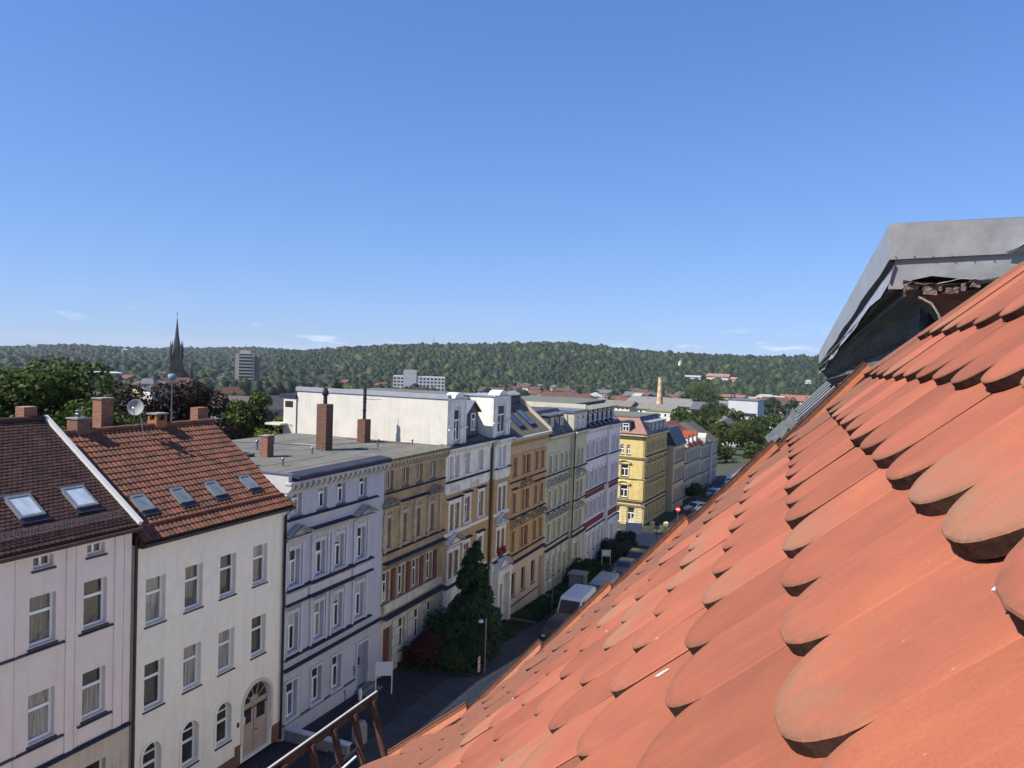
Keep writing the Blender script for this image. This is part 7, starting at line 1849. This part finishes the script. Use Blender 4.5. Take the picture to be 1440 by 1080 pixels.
# town between the row and the valley, left part: roofs seen above our row
left = [(330, 255, 14, 11, 10, 4.5, WH, DRK, .5, 'white gabled house with dark roof and skylight beyond the copper beech'),]
fhouse(-210, 232, 15, 11, 10.5, 4.6, (.50,.53,.53), (.10,.085,.075), 2.05, 'pale grey green gabled house with a brown grey roof right of the copper beech', z=-33)
fhouse(-166, 205, 13, 10, 8, 4.2, GRY, DRK, 2.3, 'house with steep dark slate roof and white verge left of the copper beech', z=-27)
tb = [(-520, 455, 18, 10, 9, 3.4, CRM, RED, 1.2, 'cream house with bright red tiled roof beyond the dark slate roof'), (-455, 430, 12, 10, 9, 3.2, WH, RED, .4, 'short white house with red roof close to the church'),
      (-190, 262, 16, 12, 7, 0, WH, GRN, 1.0, 'flat roofed pale workshop behind the green trees'), (-160, 235, 14, 10, 7, 0, CRM, GRN, .9, 'flat roofed cream building left of the rear balcony'),
      (-235, 330, 22, 12, 9, 3.0, GRY, RBR, 1.3, 'long grey house with brown roof below the tower block'), (-175, 300, 18, 12, 9, 3.2, WH, RED, 1.5, 'white house with dull red roof below the tower block'),
      (-260, 420, 26, 14, 9, 0, WH, GRN, 1.2, 'flat roofed white hall right of the tower block'), (-140, 260, 16, 12, 9, 0, GRY, GRN, 1.1, 'grey flat roofed annex behind the fire wall'),
      (-420, 420, 24, 12, 9, 3.2, CRM, RBR, .9, 'cream house with brown roof left of the church'), (-520, 470, 60, 26, 8, 0, GRY, (.34,.33,.34), .9, 'long pale industrial hall left of the church spire'),
      (-600, 500, 40, 22, 12, 0, WH, (.4,.42,.45), 1.0, 'white factory block behind the left trees')]
for a in tb: fhouse(a[0], a[1], a[2], a[3], a[4], a[5] or 1, a[6], a[7], a[8], a[9], flat=not a[5])
# right part
def bld(x, y, L, W, H, R, wc, rc, rz, label, **k): return fhouse(x, y, L, W, H, R or 1, wc, rc, rz, label, flat=not R, **k)
bld(-150, 520, 58, 16, 8, 3.4, (.62,.55,.48), (.17,.14,.12), 1.42, 'long low white building with brown roof beyond the orange house')
bld(-95, 560, 78, 26, 9, 5.0, (.5,.48,.44), (.17,.165,.16), 1.42, 'long grey station hall roof behind the factory chimney')
bld(-66, 520, 30, 18, 8.5, 4.6, (.10,.10,.11), (.085,.09,.105), 1.42, 'dark slate hall roof right of the station hall')
bld(-92, 455, 22, 11, 9, 3.0, (.68,.66,.60), (.17,.15,.13), 1.42, 'cream station building with small windows below the hall roof')
bld(-79, 425, 26, 10, 8.4, 0, WH, (.13,.19,.06), 1.42, 'white flat building with a green planted roof')
bld(-62, 418, 8, 9, 6.5, 0, CRM, GRN, 1.42, 'cream annex of the white building with planted roof')
t = thing('office_block', 'tall white modern block right of the large trees', 'building', (-42, 452, -36), 1.46 - math.pi/2)
mb = MB(); mb.box(-8, 8, -9, 9, -2, 17, mat('office_white', (0.4704, 0.4788, 0.4872), (0.42, 0.4284, 0.4368), .3)); part('wall', mb, t)
for k in range(3): mb = MB(); mb.box(-7.4, 7.4, -9.12, -9.01, 1.5+k*3.4, 3.3+k*3.4, G[0]); part('window_band', mb, t)
mb = MB(); mb.box(-8.3, 8.3, -9.3, 9.3, 17.01, 17.5, M_zinc); part('roof', mb, t)
for (x_, y_, r_) in ((-27, 203, 2.6), (-24, 209, 2.4), (-33, 214, 3.2), (-17, 214, 2.8), (-28, 222, 3.4), (-36, 236, 4.0), (-44, 262, 4.6), (-48, 290, 5.2), (-14, 204, 2.2), (-40, 300, 5), (-25, 315, 5), (-10, 300, 5), (-55, 320, 5.5), (-34, 340, 5.5), (-16, 350, 5.5), (-38, 255, 4.5), (-13, 222, 4.0), (-30, 275, 4.5), (-8, 250, 4.2), (-20, 285, 4.6)): ftree(x_, y_, r_*1.15, 1.0, 0, z=ground_z(y_)-2.6)
bld(-35, 300, 12, 9, 7.5, 3.2, (.55,.58,.62), (.10,.11,.13), .2, 'pale blue gabled house between the two street end trees')
bld(-20, 500, 44, 14, 6, 0, (.6,.6,.58), (.30,.30,.28), 1.42, 'low grey roofed shed right of the modern block')
bld(-12, 440, 14, 10, 6.5, 3.0, WH, SLT, 1.4, 'small white house with dormers by the car park')
bld(-62, 830, 26, 14, 10, 0, (.60,.43,.18), (.5,.4,.25), 1.42, 'ochre brick works building before the red roofs')
bld(-100, 850, 40, 12, 9, 2.6, (.55,.40,.26), (.20,.11,.075), 1.42, 'brownish works building with orange roof behind the yellow green tree')
bld(-28, 860, 34, 16, 8, 6.0, WH, (.22,.095,.07), 1.42, 'big white house with broad red roof at the far right')
bld(-8, 800, 34, 16, 7, 0, WH, (.55,.55,.54), 1.42, 'low white building beneath the broad red roof')
bld(-60, 880, 18, 12, 11, 0, WH, (.5,.5,.48), 1.42, 'white cube shaped house left of the broad red roof')
bld(-205, 616, 13, 12, 9, -4, (.60,.50,.28), (.30,.31,.34), .3, 'yellow villa with grey hipped roof beyond the mansard roofs')
bld(-190, 660, 12, 11, 10, -3.5, (.62,.52,.26), (.32,.33,.36), .5, 'small yellow tower house right of the yellow villa')
bld(-235, 560, 18, 12, 7, 3.4, (.25,.15,.12), (.30,.36,.42), .4, 'brick house with blue grey metal roof behind the attic gables')
# parked cars in the far lot, a few pixels each
for i in range(18):
    x, y = -22 + (i % 6)*3.2, 398 + (i//6)*8; mb = MB(); mb.prism([(-2.1,.3),(2.1,.3),(2.1,.8),(1.0,.95),(.5,1.4),(-1.4,1.4),(-2.0,.9)], 'y', -.85, .85, (pw, ps, pd, pb)[i % 4])
    me = mb.data('car'); o = thing('distant_car', 'tiny parked car in the lot behind the street end trees', 'car', (x, y, ground_z(y)+.02), 1.5, 'cars in the distant parking lot', mesh=me)
t = thing('factory_chimney', 'tall cream and brown banded factory chimney above the yellow corner house', 'chimney', (-99, 491, -37.5))
mb = MB(); mb.tube([(0,0,0),(0,0,9)], 2.5, mat('chimney_base', (.20,.09,.06), (.14,.07,.05), .6), 14, r2=2.2); part('base', mb, t)
for k in range(8): mb = MB(); mb.tube([(0,0,9+k*2.35),(0,0,9+(k+1)*2.35)], 2.15-k*.11, mat('chimney_cream', (.55,.42,.26), (.46,.34,.2), .8) if k % 2 else mat('chimney_tan', (.46,.29,.16), (.38,.24,.14), .8), 14, r2=2.05-k*.11); part('band', mb, t)
mb = MB(); mb.tube([(0,0,27.8),(0,0,28.8)], 1.5, mat('chimney_tan', (1,1,1)), 14); part('rim', mb, t)

# church with a slender dark spire
m_ch = mat('dark_sandstone', (.026,.024,.024), (.045,.039,.036), .4, .95, .5, 2); m_sp = mat('spire_slate', (.025,.026,.032), (.045,.045,.055), .5, .7)
ch = thing('church', 'dark stone church with a tall pointed spire and corner pinnacles', 'church', (-498, 482, -40), rad(38)); ch.scale = (.84, .84, 1)
mb = MB(); mb.box(-5.2, 5.2, -5.2, 5.2, -2, 34, m_ch)
for z in (12, 22, 33): mb.box(-5.5, 5.5, -5.5, 5.5, z, z+.7, m_ch)
part('tower', mb, ch)
for (x, y) in ((0, -5.22), (5.22, 0)):
    for dx in (-2, 2):
        q = MB(); P = [(-1, 24), (1, 24), (1, 29.5), (0, 31.3), (-1, 29.5)]
        if y: q.prism([(p[0]+dx, p[1]) for p in P], 'y', -5.3, -5.2, G[0])
        else: q.prism([(p[0]+dx, p[1]) for p in P], 'x', 5.2, 5.3, G[0])
        part('window', q, ch)
mb = MB(); n = 8; v = [(5.0*math.cos(2*math.pi*(k+.5)/n), 5.0*math.sin(2*math.pi*(k+.5)/n), 34) for k in range(n)] + [(1.9*math.cos(2*math.pi*(k+.5)/n), 1.9*math.sin(2*math.pi*(k+.5)/n), 49) for k in range(n)] + [(0,0,66)]
mb.mesh(v, [(k, (k+1)%n, n+(k+1)%n, n+k) for k in range(n)] + [(n+k, n+(k+1)%n, 2*n) for k in range(n)], m_sp); part('spire', mb, ch)
mb = MB(); mb.box(-.15,.15,-.15,.15,65.5,69, M_black); mb.box(-.9,.9,-.15,.15,67,67.35, M_black); part('cross', mb, ch)
for sx in (-1, 1):
    for sy in (-1, 1):
        q = MB(); q.tube([(sx*4.8, sy*4.8, 30), (sx*4.8, sy*4.8, 38)], 1.1, m_ch, 6); q.tube([(sx*4.8, sy*4.8, 38), (sx*4.8, sy*4.8, 45.5)], 1.15, m_sp, 6, r2=.05); part('pinnacle', q, ch)
for s_ in (0, 1, 2, 3):
    a = s_*math.pi/2; q = MB(); P = [Vector((-2.8, -5.3, 34)), Vector((2.8, -5.3, 34)), Vector((0, -5.3, 40.5)), Vector((0, -.5, 39))]; R_ = Matrix.Rotation(a, 3, 'Z'); P = [R_ @ p for p in P]
    q.mesh(P, [(0,1,2),(1,3,2),(0,2,3)], m_ch); part('tower_gable', q, ch)
mb = MB(); mb.prism([(-7,-2),(7,-2),(7,15),(0,25),(-7,15)], 'y', 5.3, 34, m_ch); part('nave', mb, ch)
mb = MB(); mb.slab((7.6, 5.2, 14.6), (7.6, 34.3, 14.6), (0, 34.3, 25.4), (0, 5.2, 25.4), .4, m_sp); mb.slab((0, 5.2, 25.4), (0, 34.3, 25.4), (-7.6, 34.3, 14.6), (-7.6, 5.2, 14.6), .4, m_sp); part('roof', mb, ch)
mb = MB(); mb.prism([(14,-2),(25,-2),(25,14),(19.5,22),(14,14)], 'x', -12, 12, m_ch); part('transept', mb, ch)
for x, y in ((11.5, 14), (11.5, 25), (6, 34)):
    q = MB(); q.tube([(x, y, -1), (x, y, 18)], 1.2, m_ch, 6); q.tube([(x, y, 18), (x, y, 27)], 1.3, m_sp, 6, r2=.06); part('turret', q, ch)

# tower block
m_tb = mat('block_beige', (.40,.345,.29), (.35,.30,.255), .2, .9); tbk = thing('tower_block', 'twelve storey beige tower block with balcony bands right of the church', 'tower block', (-515, 583, -42), rad(33))
mb = MB(); mb.box(-8.5, 8.5, -8, 8, -2, 38, m_tb); mb.box(-5, 5, -5, 5, 38.01, 41, m_tb); mb.box(8.52, 12.5, -4, 9, -2, 35, mat('block_brown', (.30,.19,.13), (.26,.17,.12), .3)); part('wall', mb, tbk)
for k in range(12):
    q = MB(); q.box(-5.0, 7.0, -8.5, -8.02, 1.5+k*3.05, 2.6+k*3.05, mat('balcony_white', (.34,.34,.335), (.3,.3,.3), .5)); part('balcony', q, tbk)
    q = MB(); q.box(-5.0, 7.0, -8.05, -8.01, 2.65+k*3.05, 4.2+k*3.05, G[0]); part('window', q, tbk)
q = MB(); q.tube([(0,0,41),(0,0,47)], .25, M_zinc, 5); q.tube([(3,0,41),(3,0,45)], .2, M_zinc, 5); part('aerial', q, tbk)
# white slab block
m_sb = mat('panel_white', (0.4704, 0.4788, 0.4872), (0.42, 0.4284, 0.4368), .2, .9); sb = thing('slab_block', 'long white apartment slab with a grey stair tower rising behind the attic wall', 'apartment block', (-369, 660, -42), rad(27))
mb = MB(); mb.box(-25, 25, -6, 6, -2, 21.5, m_sb); part('wall', mb, sb); mb = MB(); mb.box(-15, -2.5, -6.6, 0, -2, 27.5, mat('stair_grey', (.42,.42,.42), (.34,.34,.34), .3)); part('stair_tower', mb, sb)
for f in range(6):
    for i in range(14):
        x = -23.2 + i*3.56
        if -15.8 < x < -1.5: continue
        q = MB()
        if (f, i) == (0, 0): q.box(-1.05, 1.05, -6.08, -6.01, 0, 1.6, G[0]); wm_ = q.data('window')
        link('window', wm_, sb, (x, 0, 2.2+f*3.25))
# on the hill: round tower, long pink building, white villas
def hp(px, r, dz=0): a = az_of(px); return (math.sin(a)*r, math.cos(a)*r, hill_z(a, r, 1080, 1800) + dz)
t = thing('lookout_tower', 'small round white lookout tower in the wooded hillside', 'tower', (-243.5, 1375, -8)); mb = MB(); mb.tube([(0,0,-6),(0,0,11)], 3.6, mat('tower_white', (.55,.52,.46)), 14, r2=3.4); part('wall', mb, t); mb = MB(); mb.tube([(0,0,11),(0,0,15)], 4.0, mat('tower_roof', (.32,.30,.28)), 14, r2=.2); part('roof', mb, t)
fhouse(-154, 1200, 33, 13, 10, 4.5, (.60,.50,.46), (.26,.14,.12), 1.45, 'long pink building with reddish roof on the wooded hillside', z=-27)
fhouse(-131, 1196, 11, 10, 7, 3, (.60,.48,.42), (.36,.18,.15), 1.45, 'small wing at the right end of the long pink hillside building', z=-27)
fhouse(-190, 1190, 24, 9, 5, 2.5, WH, GRY, 1.4, 'low pale building left of the pink hillside building', z=-24)
fhouse(-26, 1200, 8, 8, 12, -2.5, WH, GRY, 1.4, 'tall white villa on the wooded slope at the far right', z=-31)
fhouse(-1866, 1344, 26, 14, 14, -5, WH, GRY, .9, 'white chapel like building on the far left hill', z=-25)
fhouse(-1737, 1506, 34, 14, 9, -4, WH, GRY, .9, 'group like white villa on the far hill left of the spire', z=-21)
t = thing('hilltop_mast', 'thin mast sticking out of the woods on the hilltop', 'mast', (-851, 1586, 20)); mb = MB(); mb.tube([(0,0,0),(0,0,24)], .5, M_zinc, 5); part('pole', mb, t)
# catenary masts by the railway
for i in range(9):
    x, y = -52 + i*7.5, 520 - i*6; t = thing('railway_mast', 'slender grey overhead line mast near the tracks before the tree belt', 'mast', (x, y, ground_z(y)), group='railway masts in the valley'); mb = MB(); mb.tube([(0,0,0),(0,0,13)], .22, M_zinc, 5); mb.tube([(-2,0,11.5),(2,0,11.5)], .12, M_zinc, 4); part('pole', mb, t)
